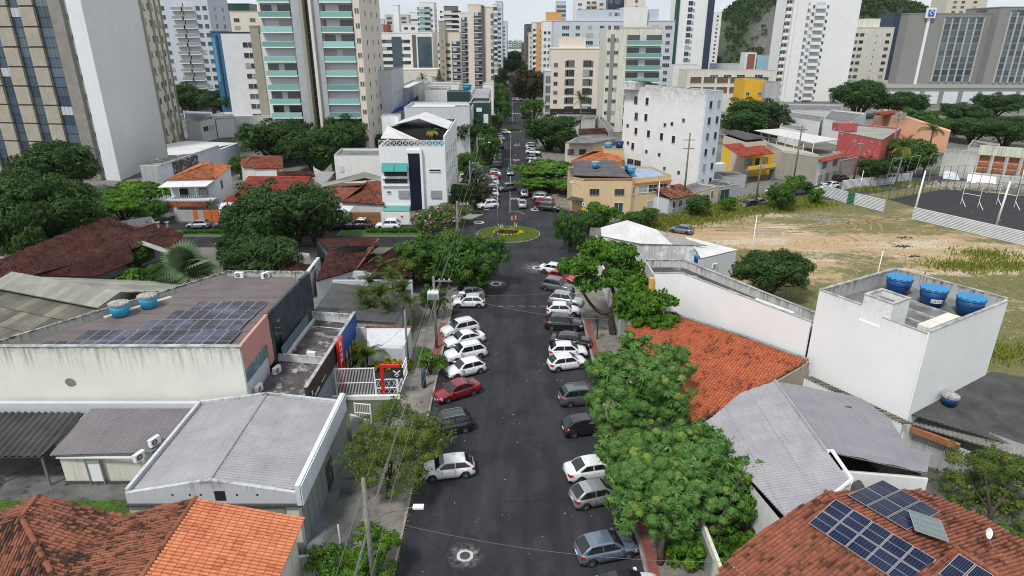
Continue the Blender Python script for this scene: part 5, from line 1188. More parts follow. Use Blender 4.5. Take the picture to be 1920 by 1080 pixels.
b=MB();wall3(b,B1,C1,0,Z1-.2);wall3(b,C1,D1,0,Z1);wall3(b,D1,A1,0,Z1);b.build('wall',WR1,o)
b=MB();nin=lambda p:tuple(Vector(p)+(Vector((32.7,48.5))-Vector(p)).normalized()*.22)
for p,q in((C1,D1),(D1,A1)):b.seg(nin(p),nin(q),.05,Z1-Zf-.02,z0=Zf)
b.build('parapet_inside',PAR,o)
b=MB();b.prism([nin(A1),nin(B1),nin(C1),nin(D1)],Zf-.2,Zf);b.build('roof',M['slab_grey'],o)
b=MB()
for p,q,z in((B1,C1,Z1-.2),(C1,D1,Z1),(D1,A1,Z1),(dn(0),dn(.42),Z1),(dn(.62),B1,Z1-.35)):b.seg(p,q,.26,.05,z0=z+.003)
b.build('coping',M['cap'],o)
# stair box on the front edge
ux,uy=(Vector(B1)-Vector(A1)).normalized(),(Vector(C1)-Vector(B1)).normalized()
sb=[Vector(dn(.42)),Vector(dn(.68)),Vector(dn(.68))+uy*2.3,Vector(dn(.42))+uy*2.3]
shell(o,[tuple(p)for p in sb],Zf-.5,Z1+.9,WR1,M['slab_grey'],.5,.18,M['cap'],'stair_box')
q0=Vector(dn(.85))+uy*1.1;b=MB();b.prism([tuple(q0),tuple(q0+ux*.9),tuple(q0+ux*.9+uy*4.2),tuple(q0+uy*4.2)],Zf,Zf+.85);b.build('roof_box',M['cream_wall'],o)
b=MB()
for k in range(3):q=Vector(dn(.3))+uy*(3.2+k*1.9);b.seg(tuple(q),tuple(q+ux*5.4),.22,.18,z0=Zf)
b.build('upstand',M['cap'],o)
b=MB();q=Vector(A1)+uy*.4;b.seg(tuple(q+ux*.1),tuple(q+ux*4),.08,.08,z0=Zf+.3);b.build('pipe',M['white_metal'],o)
for i,(px,py,lb,pr)in enumerate(((1684,528,'navy water tank on the white terrace, partly behind the stair box',None),(1748,549,'navy water tank with a white printed label on the terrace','FORTLEV'),(1817,567,'navy water tank in the corner of the terrace over the dark roofs',None))):
 x,y,_=G(px,py+10,Zf+.6);tank(x,y,Zf+.12,1.02,1.3,lb,'tank_navy','tank_lid_blue',pr)
# low white wing running towards the street
ZW=8.6;K=[(14.6,61.6),(17.4,61.7),(25.4,49.6),(27.,50.7),(18.6,65.9),(14.6,65.9)]
o=thing('white_wing','long low white wing with a streaked parapet beside the orange-red roof','building',(20,57,0))
PW=wallm('parapet_wing',(.55,.55,.54),.5,ZW,dark=(.05,.05,.05),streak=.85,fade=1.5)
b=MB();b.seg(K[0],K[1],.2,ZW-.7);b.seg(K[1],K[2],.2,ZW);b.v+=[];b.build('wall',WR1,o)
b=MB();b.seg(K[0],K[1],.2,.7,z0=ZW-.7);b.build('wall',WR1,o)
b=MB();b.seg(K[3],K[4],.2,ZW);b.seg(K[4],K[5],.2,ZW);b.seg(K[5],K[0],.2,ZW-.2);b.build('parapet',PW,o)
b=MB();b.prism(K,7.5,7.75);b.build('roof',M['slab_dark'],o)
b=MB();[b.seg(p,q,.26,.05,z0=ZW+.003)for p,q in((K[0],K[1]),(K[1],K[2]),(K[3],K[4]),(K[4],K[5]))];b.build('coping',M['cap'],o)
b=MB();b.seg((22.4,54.6),(24.6,51.3),.55,.5,z0=ZW-.45);b.build('skylight_box',M['cream_wall'],o)
b=MB();b.cyl((14.3,61.3),.28,ZW-2.2,ZW-.4,10);b.build('lamp_housing',simple('amber',(.65,.35,.05),.5),o)
# orange-red tiled roof under the wing
PR2=plane3((1515,675,5.3),(1310,790,3.6),(1262,596,4.6))
o=thing('tiled_building','wide low building with a broad orange-red clay tile roof beside the long white wall','building',(19,51,0))
rp=[OP(PR2,1305,795),OP(PR2,1514,676),OP(PR2,1395,632),OP(PR2,1262,588),OP(PR2,1175,612),OP(PR2,1190,760)]
tile_roof(o,rp,M['tile_red'],0,5,.26,.4,3,300,jit=.02)
walls_under(o,[p[:2]for p in rp],0,3.2,M['cream_wall'],inset=.5)
ridge_caps(o,rp[0],rp[1],M['tile_old'],.26,.4);b=MB();pa,pb=rp[0],rp[1];b.prism([(pa[0]+.12,pa[1]-.2),(pb[0]+.12,pb[1]-.2),(pb[0]+.1,pb[1]-.05),(pa[0]+.1,pa[1]-.05)],0,[pa[2]-.1,pb[2]-.1,pb[2]-.1,pa[2]-.1]);b.build('wall',wallm('old_side_wall',(.42,.36,.28),.6,5.2,streak=.7,fade=1.5),o)
b=MB();q0,q1=OP(PR2,1395,632),OP(PR2,1514,676);b.tube([Vector(OP(PR2,1262,590))+V(0,0,.1),Vector(q0)+V(0,0,.1),Vector(q1)+V(0,0,.1)],.14,6);b.build('mortar_flashing',concm('flashing',(.3,.32,.33),(.16,.17,.18),3),o)
# --- grey metal-roofed villa
o=thing('metal_roof_house','large house with pale grey ribbed metal roofs meeting at a ridge and white walls','house',(21,38,0))
PWs=plane3((1455,716,5.6),(1592,905,5.6),(1315,800,4.2));PEs=plane3((1455,716,5.6),(1592,905,5.5),(1742,852,4.2))
ws=[OP(PWs,1315,800),OP(PWs,1480,978),OP(PWs,1596,908),OP(PWs,1453,715),OP(PWs,1388,738)]
corr_roof(o,ws,M['zinc'],3,2,.25,.036,1.0,2.6)
es=[OP(PEs,1548,846),OP(PEs,1738,888),OP(PEs,1744,852),OP(PEs,1700,838),OP(PEs,1668,786),OP(PEs,1612,746),OP(PEs,1455,715)]
corr_roof(o,es,M['zinc_dark']if 0 else metalm('zinc_east',(.25,.25,.27),(.2,.2,.22),.25),6,0,.25,.034,1.0,2.6)
b=MB();b.tube([Vector(OP(PWs,1453,714))+V(0,0,.04),Vector(OP(PWs,1550,848))+V(0,0,.04)],.12,6);b.build('ridge_cap',M['zinc'],o)
b=MB();b.tube([Vector(OP(PWs,1550,848))+V(0,0,.05),Vector(OP(PWs,1560,846))+V(0,0,.05),Vector(OP(PWs,1597,900))+V(0,0,.05),Vector(OP(PWs,1560,930))+V(0,0,.05),Vector(OP(PWs,1482,978))+V(0,0,.05)],.13,6);b.build('white_gutter',M['white_wall'],o)
walls_under(o,[p[:2]for p in ws],0,4.0,M['white_wall'],inset=.35);walls_under(o,[p[:2]for p in es],0,4.0,M['white_wall'],inset=.35)
wa,wb2=es[0],es[1];fx_=wallframe((wa[0]+.3,wa[1]-.2),(wb2[0],wb2[1]-.1));l_=math.hypot(wb2[0]-wa[0],wb2[1]-wa[1])
b=MB();b.bx(.2,l_-.2,0,.15,0,4.1,0,fx_);b.build('wall',M['white_wall'],o)
b=MB()
for i in range(6):
 for j in range(4):b.bx(l_*.42+i*.27,l_*.42+i*.27+.17,-.03,.0,2.0+j*.27,2.0+j*.27+.17,0,fx_)
q=b.build('vent_opening',M['dark_void'],o);q['kind']='stuff'
b=MB();b.bx(l_*.1,l_*.1+1,-.4,-.02,2.8,3.5,0,fx_);b.build('air_conditioner_box',M['white_metal'],o);b=MB();b.bx(l_*.8,l_*.8+.9,-.06,0,.3,2.5,0,fx_);b.build('door',M['frame_white'],o);b=MB();b.bx(l_*.8+.75,l_*.8+.82,-.09,-.061,1.1,1.25,0,fx_);b.build('door_handle',M['frame_dark'],o)
b=MB();x,y,z=OP(PEs,1590,765);b.bx(x-.25,x+.25,y-.12,y+.12,z+.03,z+.1);b.build('roof_flap',M['frame_dark'],o)
slab(o,'lean_to_roof',[G(1598,905,3.6),G(1612,898,3.6),G(1630,925,3.2),G(1590,932,3.2)],.08,M['slab_dark'])
# --- bottom right tiled house with solar arrays
PW4=plane3((1547,922,6.0),(1782,1084,6.0),(1377,1037,4.1));PE4=plane3((1547,922,6.0),(1782,1084,6.0),(1722,918,4.7))
o=thing('tiled_house','house with a rusty brown clay tile roof carrying dark solar arrays in the near corner','house',(20,28,0))
ra,rb=OP(PW4,1547,922),OP(PW4,1800,1096);rb=ext(ra,rb,.12)
w4=[OP(PW4,1350,1065),OP(PW4,1377,1037),OP(PW4,1430,992),ra,rb,OP(PW4,1560,1230),OP(PW4,1330,1130)]
tile_roof(o,w4,M['tile_house'],3,4,.235,.4,4,300,jit=.02)
e4=[ra,OP(PE4,1722,918),OP(PE4,1835,966),OP(PE4,1925,1018),OP(PE4,1990,1085),rb]
tile_roof(o,e4,M['tile_house'],0,5,.235,.4,4,0,jit=.02);ridge_caps(o,ra,rb,M['tile_house'],.3,.42)
walls_under(o,[p[:2]for p in(w4[0],ra,e4[1],e4[3],rb,w4[-2])],0,4.0,M['cream_wall'],inset=.6)
def solar_px(pl,p00,p10,p01,nu,nv,mat='pv',lift=.14,halves=True):
 a,b_,c_=Vector(OP(pl,*p00)),Vector(OP(pl,*p10)),Vector(OP(pl,*p01));u=b_-a;n=pl[1];v=(c_-a);v=v-u.normalized()*v.dot(u.normalized())
 solar(o,a,u,v,nu,nv,u.length/nu,v.length/nv,mat,.05,lift,halves)
solar_px(PW4,(1567,941),(1757,1056),(1513,985),5,2,lift=.2)
solar_px(PE4,(1588,934),(1700,1001),(1676,918),3,2,'pv_old' if 0 else 'pv',lift=.2)
solar_px(PE4,(1710,1008),(1776,1031),(1768,991),1,4,'pv_green',lift=.45,halves=False)
# small cross gable with its own array
PG1=plane3((1792,1030,6.6),(1700,1130,6.6),(1740,1075,6.1));PG2=plane3((1792,1030,6.6),(1920,1110,6.6),(1840,1040,6.2))
g0,g1=G(1792,1028,6.7),ext(G(1792,1028,6.7),G(1880,1085,6.7),.5)
tile_roof(o,[g0,g1,G(1800,1180,5.7),G(1715,1085,5.7)],M['tile_house'],0,1,.235,.4,4,0,jit=.02);tile_roof(o,[g0,g1,G(2000,1100,6.),G(1862,1035,6.1)],M['tile_house'],0,1,.235,.4,4,0,jit=.02);ridge_caps(o,g0,g1,M['tile_house'],.3,.42)
pg=(Vector(g0),(Vector(g1)-Vector(g0)).cross(Vector(G(1715,1085,5.7))-Vector(g0)).normalized());solar_px(pg,(1798,1043),(1865,1085),(1757,1080),2,1,lift=.18)
o=thing('satellite_dish','white satellite dish on the ridge beside the green collector panel','satellite dish',G(1862,1030,5.));x,y,z=PY(1852,999,G(1862,1030,5)[1])
b=MB();Mx=Matrix.Translation((x,y,z))@Matrix.Rotation(R(25),4,'Z')@Matrix.Rotation(R(65),4,'X');rr_=[0,.12,.22,.3]
for i in range(20):
 a,c=i*.31416,(i+1)*.31416
 for k in range(3):b.add([tuple(Mx@Vector((rr_[k+q]*math.cos(w_),rr_[k+q]*math.sin(w_),rr_[k+q]**2*.9)))for q,w_ in((0,a),(1,a),(1,c),(0,c))],[(0,1,2,3)])
b.build('dish',M['white_metal'],o);b=MB();b.tube([G(1862,1030,5),(x,y+.05,z)],.03,6);b.tube([(x,y,z-.2),(x-.25,y-.3,z+.1)],.012,4);b.build('mast',M['steel'],o)
# --- dark roofs at the right edge
o=thing('dark_roof_building','low building with black and grey corrugated roofs at the foot of the tall white building','building',(36,44,0))
PD=plane3((1700,775,4.3),(1850,695,4.6),(1930,840,3.6))
corr_roof(o,[OP(PD,1703,776),OP(PD,1858,697),OP(PD,1990,720),OP(PD,1990,860),OP(PD,1930,845)],M['asbestos_dark'],0,1,.18,.03,1.1,2.2)
PD2=plane3((1695,782,3.9),(1920,830,3.6),(1690,792,3.4));corr_roof(o,[G(1690,790,3.3),G(1925,862,3.3),G(1935,838,3.9),G(1712,762,3.9)],metalm('grey_ribbed',(.26,.255,.24),(.13,.13,.12),.5,.85),0,1,.3,.05,1.1,4,spp=8)
b=MB();b.seg(G2(1692,797,2.6),G2(1820,845,2.6),.2,2.5);b.build('wall',M['grey_wall'],o);b=MB();b.seg(G2(1692,795,3),G2(1800,835,3),.25,.5,z0=2.6);b.build('brick_band',tilem('brick_orange',(.5,.2,.08),(.42,.16,.07),(.25,.12,.07),.3),o)
for k in range(26):p=on_line(G2(1692,800,2.4),G2(1790,838,2.4),k/25);b=MB();b.bx(p[0]-.02,p[0]+.02,p[1]-.35,p[1]-.31,1.6,2.6);b.build('window_bar',M['cream_wall'],o)
b=MB();b.prism([G2(1850,697,4),G2(1990,735,4),G2(1990,850,3.4),G2(1730,770,4)],0,3.2,top=False);b.build('wall',M['grey_wall'],o)
tank(*G2(1780,752,4.7),4.5,.6,.62,'small blue tank on the dark roof at the foot of the white wall','tank_navy')
o=thing('party_wall','narrow white wall topped by corrugated coping beside the metal roof house','wall',(*G2(1600,760,4),0));pa,pb=G(1508,708,4.8),G(1692,795,3.9)
b=MB();b.prism([pa[:2],pb[:2],(pb[0]+.3,pb[1]+.25),(pa[0]+.3,pa[1]+.25)],0,[pa[2],pb[2],pb[2],pa[2]]);b.build('wall',M['white_wall'],o)
for k in range(34):p=on_line(pa,pb,k/33);b=MB();b.bx(p[0]-.1,p[0]+.75,p[1]-.05,p[1]+.05,p[2]+.03,p[2]+.1);b.build('coping_rib',M['asbestos'],o)
# --- white-roofed workshop and its annex by the lot
P6=plane3((1130,444,4.4),(1308,461,4.4),(1176,414,6.3))
o=thing('workshop','workshop with a patched white sheet roof and a grey rendered side beside the vacant lot','building',(19,86,0))
s6=[OP(P6,1128,443),OP(P6,1200,457),OP(P6,1310,461),OP(P6,1328,461),OP(P6,1228,430),OP(P6,1176,413),OP(P6,1126,427)]
corr_roof(o,[s6[0],s6[1],OP(P6,1262,459),OP(P6,1232,431),s6[5],s6[6]],M['white_roof'],0,1,.18,.02,1.1,3)
corr_roof(o,[OP(P6,1262,459),s6[3],OP(P6,1232,431)],metalm('grey_patch',(.36,.35,.34),(.24,.23,.22),.7,.8),0,1,.18,.03,1.1,3)
walls_under(o,[p[:2]for p in(s6[0],s6[1],s6[2],s6[4],s6[5],s6[6])],0,4.3,wallm('patched_grey',(.5,.52,.54),.6,streak=.3,patch=((.66,.67,.68),.7,.52)),inset=.3)
corr_roof(o,[G(1105,443,4.2),G(1130,445,4.2),G(1125,428,4.6),G(1106,427,4.6)],M['asbestos'],0,1,.25,.05,1.,4)
o=thing('white_annex','small white annex with a flat white sheet roof overlooking the lot','building',(27,82,0))
slab(o,'roof',[G(1284,443,4.3),G(1383,468,4.),G(1314,484,4.),G(1306,470,4.1)],.1,M['white_roof'])
b=MB();b.prism([G2(1312,486,3.9),G2(1381,470,3.9),G2(1290,446,4),G2(1300,460,4)],0,3.85,top=False);b.build('wall',M['blue_white'],o)
qa,qb=G2(1312,486,3.9),G2(1381,470,3.9);ac_unit(*on_line(qa,qb,.42),2.1,math.degrees(math.atan2(qb[1]-qa[1],qb[0]-qa[0])),'upper outdoor unit on the wall of the white annex by the lot');ac_unit(*on_line(qa,qb,.42),1.2,math.degrees(math.atan2(qb[1]-qa[1],qb[0]-qa[0])),'lower outdoor unit on the wall of the white annex by the lot')
tank(*G2(1308,478,4),3.0,.45,.8,'small blue tank tucked between the workshop and its white annex','tank_navy','tank_lid_blue')
# --- walls and small buildings along the right-hand pavement
o=thing('street_wall','run of pale rendered walls and gates along the pavement behind the spreading tree','wall',(12.2,75,0))
b=MB();b.seg((12.1,62),(12.1,88),.2,2.8);b.seg((12.1,88),(12.7,92),.2,4.3);b.build('wall',M['cream_wall'],o)
for k in range(5):b=MB();b.bx(11.93,11.99,64+k*4.6,66.4+k*4.6,.13,2.2);b.build('gate_leaf',M['light_grey_wall'],o)
b=MB();b.seg((12.1,62),(14.6,62.5),.2,2.4);b.build('wall',M['white_wall'],o)
o=thing('low_house','low house with a flat grey slab roof behind the spreading tree','house',(13.5,72,0));shell(o,[(12.4,66.2),(16.6,66.2),(15.6,80),(12.4,80)],0,3.6,M['cream_wall'],M['slab_grey'],.4)
o=thing('street_wall','white front wall and carport beside the mango trees','wall',(12.3,38,0));b=MB();b.seg((12.1,26),(12.1,41),.2,2.5);b.build('wall',M['cream_wall'],o);b=MB();b.bx(11.9,11.98,29.5,33,.13,2.2);b.build('gate_leaf',M['steel'],o)
# ================= THE CARS, each where the photograph has it =================
GL='cars parked along the left kerb of the near street';GR='cars parked along the right kerb of the near street'
car_w((873,898),(812,905),'hatch','white','white hatchback with its nose under the feathery tree',GL)
car_w((875.6,811.7),(812,824),'suv','black','black SUV half hidden by the feathery tree',GL)
car_w((889.8,741.8),(840,757.5),'sedan','red','dark red saloon parked at the kerb',GL)
car_w((902.4,701.5),(857,713),'hatch','white','white hatchback next to the dark red saloon',GL,roofcol='white')
car_w((902,672.5),(855.8,682.6),'suv','white','white SUV with roof rails, second beyond the dark red saloon',GL)
car_w((901,645),(853,656),'sedan','white','white saloon, third beyond the dark red saloon',GL)
car_w((892,625),(846,636),'suv','white','white crossover at the far end of the white row by the red paving',GL,roofcol='white')
car_w((898,578.7),(859,578.7),'hatch','white','white hatchback with red tail lights below the manhole halo',GL)
car_w((896,562),(862,566),'suv','silver','silver wagon squeezed behind the white hatchback near the manhole halo',GL)
car_w((1118,1063),(1170,1052),'hatch','steel','steel-blue hatchback under the mango tree',GR)
car(6.7,28.9,8,'sedan','white','white saloon with a black roof cut by the bottom edge',GR,roofcol='black')
car_w((1102,958),(1156,946),'hatch','silver','silver hatchback with its front under the mango tree',GR)
car_w((1090,908),(1150,898),'sedan','white','white saloon with its front under the mango tree',GR)
car_w((1077,823),(1130,815),'hatch','black','black hatchback beside the mango tree',GR)
car_w((1072.7,764.3),(1118,760),'suv','grey','grey SUV with its front under the mango tree',GR)
car_w((1047,699),(1090.7,693),'hatch','white','white hatchback, nearest of the three by the red paving',GR)
car_w((1044,674),(1089,673),'hatch','white','white hatchback with a black sunroof and dark glass',GR)
car_w((1047,652),(1090,656),'sedan','black','black saloon between the black SUV and the white hatchbacks',GR)
car_w((1033.4,619.6),(1079,622.5),'suv','black','black SUV with chrome rails beside the blue post',GR)
car_w((1035,594),(1077,595),'hatch','white','white hatchback beside the black SUV with chrome rails',GR)
car_w((1037,573),(1079,578.4),'suv','silver','silver SUV beyond the white hatchback',GR)
car_w((1019.8,544.4),(1059.8,551.6),'suv','grey','grey seven-seat SUV angled towards the spreading tree',GR)
car_w((1032,527),(1066,534),'hatch','brightred','red hatchback behind the grey SUV',GR)
car_w((1020.5,513),(1052,518),'sedan','white','white saloon on the pale dust patch',GR)
# beyond the roundabout, left side
GF='cars parked on the left beyond the roundabout'
car_w((928.9,390.7),(905.7,393),'suv','white','white SUV with dark roof glass, first beyond the roundabout',GF)
row=[('sedan','black','black car right behind the white SUV beyond the roundabout'),('hatch','grey','grey car under the small dark street tree'),('suv','white','white car with dark glass beside the small dark street tree'),('suv','blue','dark blue SUV between white cars'),
    ('hatch','white','white hatchback behind the dark blue SUV'),('sedan','silver','silver saloon nosing under the violet tree'),('suv','white','white SUV beside the violet tree'),('hatch','white','white hatchback next to the red one'),('hatch','brightred','red hatchback in the far left row'),
    ('sedan','white','white saloon by the red cone barrier'),('hatch','silver','small silver car at the gap in the far left row')]
for i,(k,c_,lb)in enumerate(row):car(-4.95+random.uniform(-.25,.25),125.9+i*3.0,200+random.uniform(-5,6),k,c_,lb,GF,lod=1)
row=[('suv','black','black SUV after the gap of the far left row'),('hatch','grey','grey hatchback behind the black SUV of the far left row'),('sedan','silver','silver saloon in the far left row'),('suv','silver','silver SUV in the far left row'),('hatch','white','white hatchback deep in the far left row'),
    ('suv','black','black SUV deep in the far left row'),('sedan','grey','dark grey saloon deep in the far left row'),('hatch','white','white car before the pickup'),('pickup','white','white pickup truck near the second junction'),('suv','white','white SUV behind the white pickup')]
for i,(k,c_,lb)in enumerate(row):car(-4.9+random.uniform(-.3,.3),163.5+i*5.6+(i>4)*3,198+random.uniform(-6,6),k,c_,lb,GF,lod=1)
car_w((939,251),(952,252),'hatch','white','white hatchback crossing at the second junction','M',lod=1)
GG='cars parked on the right beyond the roundabout'
for px,py,dg,k,c_,lb in((1030,388,-20,'suv','black','black SUV under the broad flat tree, nearest the corner'),(1022,378,-20,'hatch','red','dark red car under the broad flat tree'),(1018,370,-20,'suv','silver','silver SUV behind the dark red car'),(1014,363,-20,'sedan','black','black saloon deep under the broad flat tree'),
  (1007,303,-24,'suv','white','white SUV in front of the broad flat tree'),(1001,297,-24,'suv','silver','silver SUV behind the white SUV on the far right kerb'),(1000,284,-24,'sedan','white','white saloon on the far right kerb'),(1000,277,-24,'hatch','white','white hatchback on the far right kerb'),(999,273.5,-24,'suv','white','white SUV last of the far right group')):
 car_at(px,py,dg,k,c_,lb,GG,lod=1)
car_at(957,322,268,'hatch','steel','blue-grey hatchback driving towards the roundabout','M',lod=1);car_at(950,352,208,'suv','grey','dark SUV turning out of the left row','M',lod=1)
car_at(983,361,91,'hatch','silver','silver hatchback driving away under the broad flat tree','M',lod=1);car_at(979,381,91,'sedan','silver','silver saloon driving away from the roundabout','M',lod=1)
# still farther along the street
GH='cars in the distant part of the street'
pal=['silver','white','silver','red','silver','white','black','white','silver','grey']
nm=dict(silver='silver',white='white',red='dark red',black='black',grey='grey')
o1=car(-5.2,268,200,'hatch','red','dark red hatchback at the head of the distant left row',GH,lod=1)
for i in range(10):c_=pal[i];car(-5.2+random.uniform(-.3,.3),274+i*6.2,200,random.choice(('hatch','suv','sedan')),c_ if c_!='red' else 'silver','%s car in the distant left row, %s'%(nm[c_ if c_!='red' else 'silver'],('right behind the dark red hatchback','two behind the dark red hatchback','under the slim street trees','amid the silver cars','before the zebra crossing','beside the zebra crossing','just past the zebra crossing','well past the zebra crossing','near the avenue','last before the avenue')[i]),GH,lod=1)
for i,(c_,k)in enumerate((('black','suv'),('white','suv'),('silver','hatch'),('white','hatch'),('silver','sedan'),('white','suv'),('grey','hatch'))):car(6.1,272+i*8.5,-24,k,c_,'%s car in the distant right row, %s'%(nm[c_],('nearest of that row','second of that row','third of that row','beside the zebra crossing','past the zebra crossing','by the brown tree','last of that row')[i]),GH,lod=1)
for i,(c_,px)in enumerate((('grey',957),('silver',966),('white',974),('white',1012),('red',1018),('silver',1024),('black',1007))):p=G(px,186+(i>2)*3,.7);car(p[0],p[1],5,'hatch',c_,'%s car crossing the avenue, %s'%(nm[c_],('left of the group','middle of the group','right of the group','near the brown tree','under the brown tree','by the beige block','waiting by the brown tree')[i]),GH,lod=1)
for i in range(14):c_=pal[(i*3)%10];car(-3.6+(i%2)*9,400+i*9,195 if i%2==0 else-15,'hatch',c_ if c_!='red' else 'white','tiny car beyond the avenue, %s in the %s file'%(('first','second','third','fourth','fifth','sixth','last')[i//2],('western','eastern')[i%2]),'cars beyond the avenue',lod=1)
# cross street, left
GC='cars on the cross street'
car_at(673,421,180,'suv','black','black SUV in front of the wooden fence',GC,lod=1);car_at(728,421,180,'suv','white','white SUV in front of the green-canopied building',GC,lod=1);car_at(634,422,180,'sedan','blue','dark saloon half behind the round tree',GC,lod=1)
car_at(372,420,182,'hatch','silver','silver hatchback behind the slender palm',GC,lod=1);car_at(424,420,180,'suv','grey','grey SUV right of the slender palm',GC,lod=1);car_at(430,456,0,'sedan','silver','silver saloon beyond the fan palm',GC,lod=1)
# side street and lot
GS='cars along the side street beyond the lot'
car_w((1286,441),(1262,437),'hatch','steel','silver-blue hatchback parked alone on the lot','M',lod=1)
for px,py,dg,k,c_,lb in((1577,333,25,'hatch','black','black hatchback before the grey garage wall'),(1631,325,25,'sedan','white','white car under the coconut palms'),(1421,379,205,'sedan','grey','dark car behind the round lot bush'),(1404,382,205,'hatch','black','black car behind the weeds of the lot'),(1451,357,30,'hatch','white','white hatchback by the yellow house'),(1521,353,205,'hatch','silver','silver car behind the metal hoarding'),(1542,350,205,'sedan','white','white car behind the metal hoarding'),(1558,347,205,'hatch','white','white hatchback at the end of the metal hoarding'),(1496,359,205,'sedan','blue','dark blue car by the tall pole')):
 car_at(px,py,dg,k,c_,lb,GS,lod=1)
car_at(880,336,0,'van','white','white van in the driveway beside the central white building','M',lod=1)
car_at(886,300,100,'sedan','black','dark car in the shaded driveway behind the left trees','M',lod=1)
# ================= THE TREES =================
GB_='street trees'
# feathery tree over the left kerb
x,y,_=G(700,905);fx,fy=-8.9,37.6
lo=[LB(742,812,39.5,78,rz=.7),LB(700,838,38.5,60,rz=.75),LB(790,838,39.5,58,rz=.6),LB(738,874,37.5,75,rz=.7),LB(795,795,41.5,48,rz=.55),LB(690,888,36.8,42),LB(770,905,36.8,45),LB(750,765,41.8,36,rz=.7),LB(832,815,40.5,26,rz=.5)]
hero('wide feathery light green tree leaning over the wires and the left kerb',(fx,fy,0),lo,40000,.125,'leaf_olive',[(fx,fy,-.1),(fx+.1,fy,1.5),(fx+.3,fy+.2,3)],.24,.14,[([(fx+.1,fy,1.6),(fx+1.2,fy+.6,3),(fx+2.4,fy+1,4.2)],.12,.03),([(fx+.1,fy,1.8),(fx-1,fy+.4,3.2),(fx-1.8,fy+.2,4.4)],.12,.03),([(fx+.2,fy,2.2),(fx,fy+1.4,3.6),(fx+.3,fy+2.4,5)],.1,.03),([(fx+.2,fy,2.0),(fx+.3,fy-1.2,3.2)],.1,.03)],clumps=190,spread=.2,aspect=2.6,tintf=.6,fill=.12,droop=.1)
# bottom left street bush
lo=[LB(690,1040,30,58,rz=.8),LB(620,1062,29.5,48),LB(705,1085,29,55),LB(650,1100,28.6,60),LB(705,1005,30.6,24)]
hero('bright bushy street tree cut by the bottom edge beside the left pavement',(-9.2,29.3,0),lo,26000,.12,'leaf_bright',[(-9.2,29.3,-.1),(-9.1,29.3,2.4)],.16,.1,[([(-9.1,29.3,1.5),(-10.2,29,2.8)],.08,.03),([(-9.1,29.3,1.6),(-8.4,29.6,3)],.08,.03)],clumps=110,spread=.24,aspect=2.,tintf=.4)
# mango trees along the right pavement
MG=dict(ros=7,aspect=3.6,droop=.6,tintf=.22,fill=.1,spread=.17)
lo=[LB(1195,720,44,92,rz=.7),LB(1150,760,42.5,70,rz=.7),LB(1250,690,46,58,rz=.7),LB(1245,770,42.5,62,rz=.75),LB(1195,655,48,40,rz=.8),LB(1140,690,45,50,rz=.7),LB(1170,812,40.5,60,rz=.6)]
hero('upper mango tree of the pair, its yellow-tipped crown spreading over the dark cars',(11.4,45,.1),lo,8000,.27,'leaf_mango',[(11.4,45,0),(11.2,45,2),(11.3,45.2,3.5)],.3,.2,[([(11.2,45,1.8),(9.6,44.2,3.6)],.16,.06),([(11.2,45,2),(13.2,45.6,4)],.16,.06)],clumps=420,**MG)
lo=[LB(1225,880,35.5,105,rz=.72),LB(1300,855,36,74,rz=.8),LB(1180,850,37,60,rz=.7),LB(1240,950,33.2,84,rz=.55),LB(1320,920,34,78,rz=.7),LB(1185,915,34.3,48,rz=.6),LB(1175,970,33,34,rz=.5),LB(1300,985,32.8,46,rz=.5),LB(1385,890,35.5,44,rz=.7),LB(1345,830,37.5,36,rz=.7)]
hero('lower mango tree of the pair, the largest crown of drooping leaves in the street',(9.35,31.3,.1),lo,12500,.27,'leaf_mango',[(9.35,31.3,0),(9.3,31.4,2),(9.9,32.6,3.8)],.22,.2,[([(9.3,31.4,1.8),(8.6,32.4,3.4)],.14,.05),([(9.3,31.4,2),(11.6,33.2,3.9)],.14,.05)],clumps=640,**MG)
lo=[LB(1405,905,35,55,rz=.75),LB(1370,950,34,52,rz=.7),LB(1340,990,33,48,rz=.8),LB(1350,1045,31.8,52,rz=.7),LB(1300,1035,31.6,44,rz=.8),LB(1395,1020,32.4,30),LB(1438,925,35,30),LB(1325,930,35,45)]
hero('slimmer broad-leaved tree between the lower mango tree and the rusty tile roof',(12.9,31.9,.1),lo,32000,.22,'leaf_bright',[(12.9,31.9,0),(13,31.9,2.4),(13.4,32.3,4)],.13,.08,[([(13,31.9,2),(13.8,32.5,4.5),(14.6,33,6.2)],.08,.03),([(13,31.9,2),(12.4,31.6,3.4)],.07,.03)],clumps=160,spread=.24,aspect=2.2,tintf=.3,droop=.4,fill=.12)
# spreading almond-like tree with a visible forked trunk
lo=[LB(1150,478,68,55,rz=.5),LB(1085,498,66,42,rz=.5),LB(1175,520,66,50,rz=.45),LB(1110,530,65.5,38,rz=.45),LB(1195,560,61,52,rz=.45),LB(1238,565,59.5,32,rz=.4),LB(1215,595,59.5,46,rz=.5),LB(1180,585,61,34,rz=.4),LB(1060,505,66,20,rz=.5),LB(1238,608,58.5,32,rz=.5)]
tx,ty,_=G(1150,628);H=lambda px,py:PY(px,py,ty)
hero('spreading tree with a bare forked trunk and tiered bright crown on the right pavement',(tx,ty,.1),lo,44000,.27,'leaf_bright',[(tx,ty,-.1),H(1146,600),H(1143,580)],.42,.36,[([H(1143,585),H(1126,586),H(1108,570),H(1092,545),H(1084,520)],.26,.09),([H(1143,585),H(1153,560),H(1140,520),H(1135,490)],.26,.1),([H(1150,580),H(1165,575),H(1185,560)],.16,.06)],clumps=330,spread=.2,squash=.5,tintf=.3,fill=.14,droop=.1,aspect=1.7)
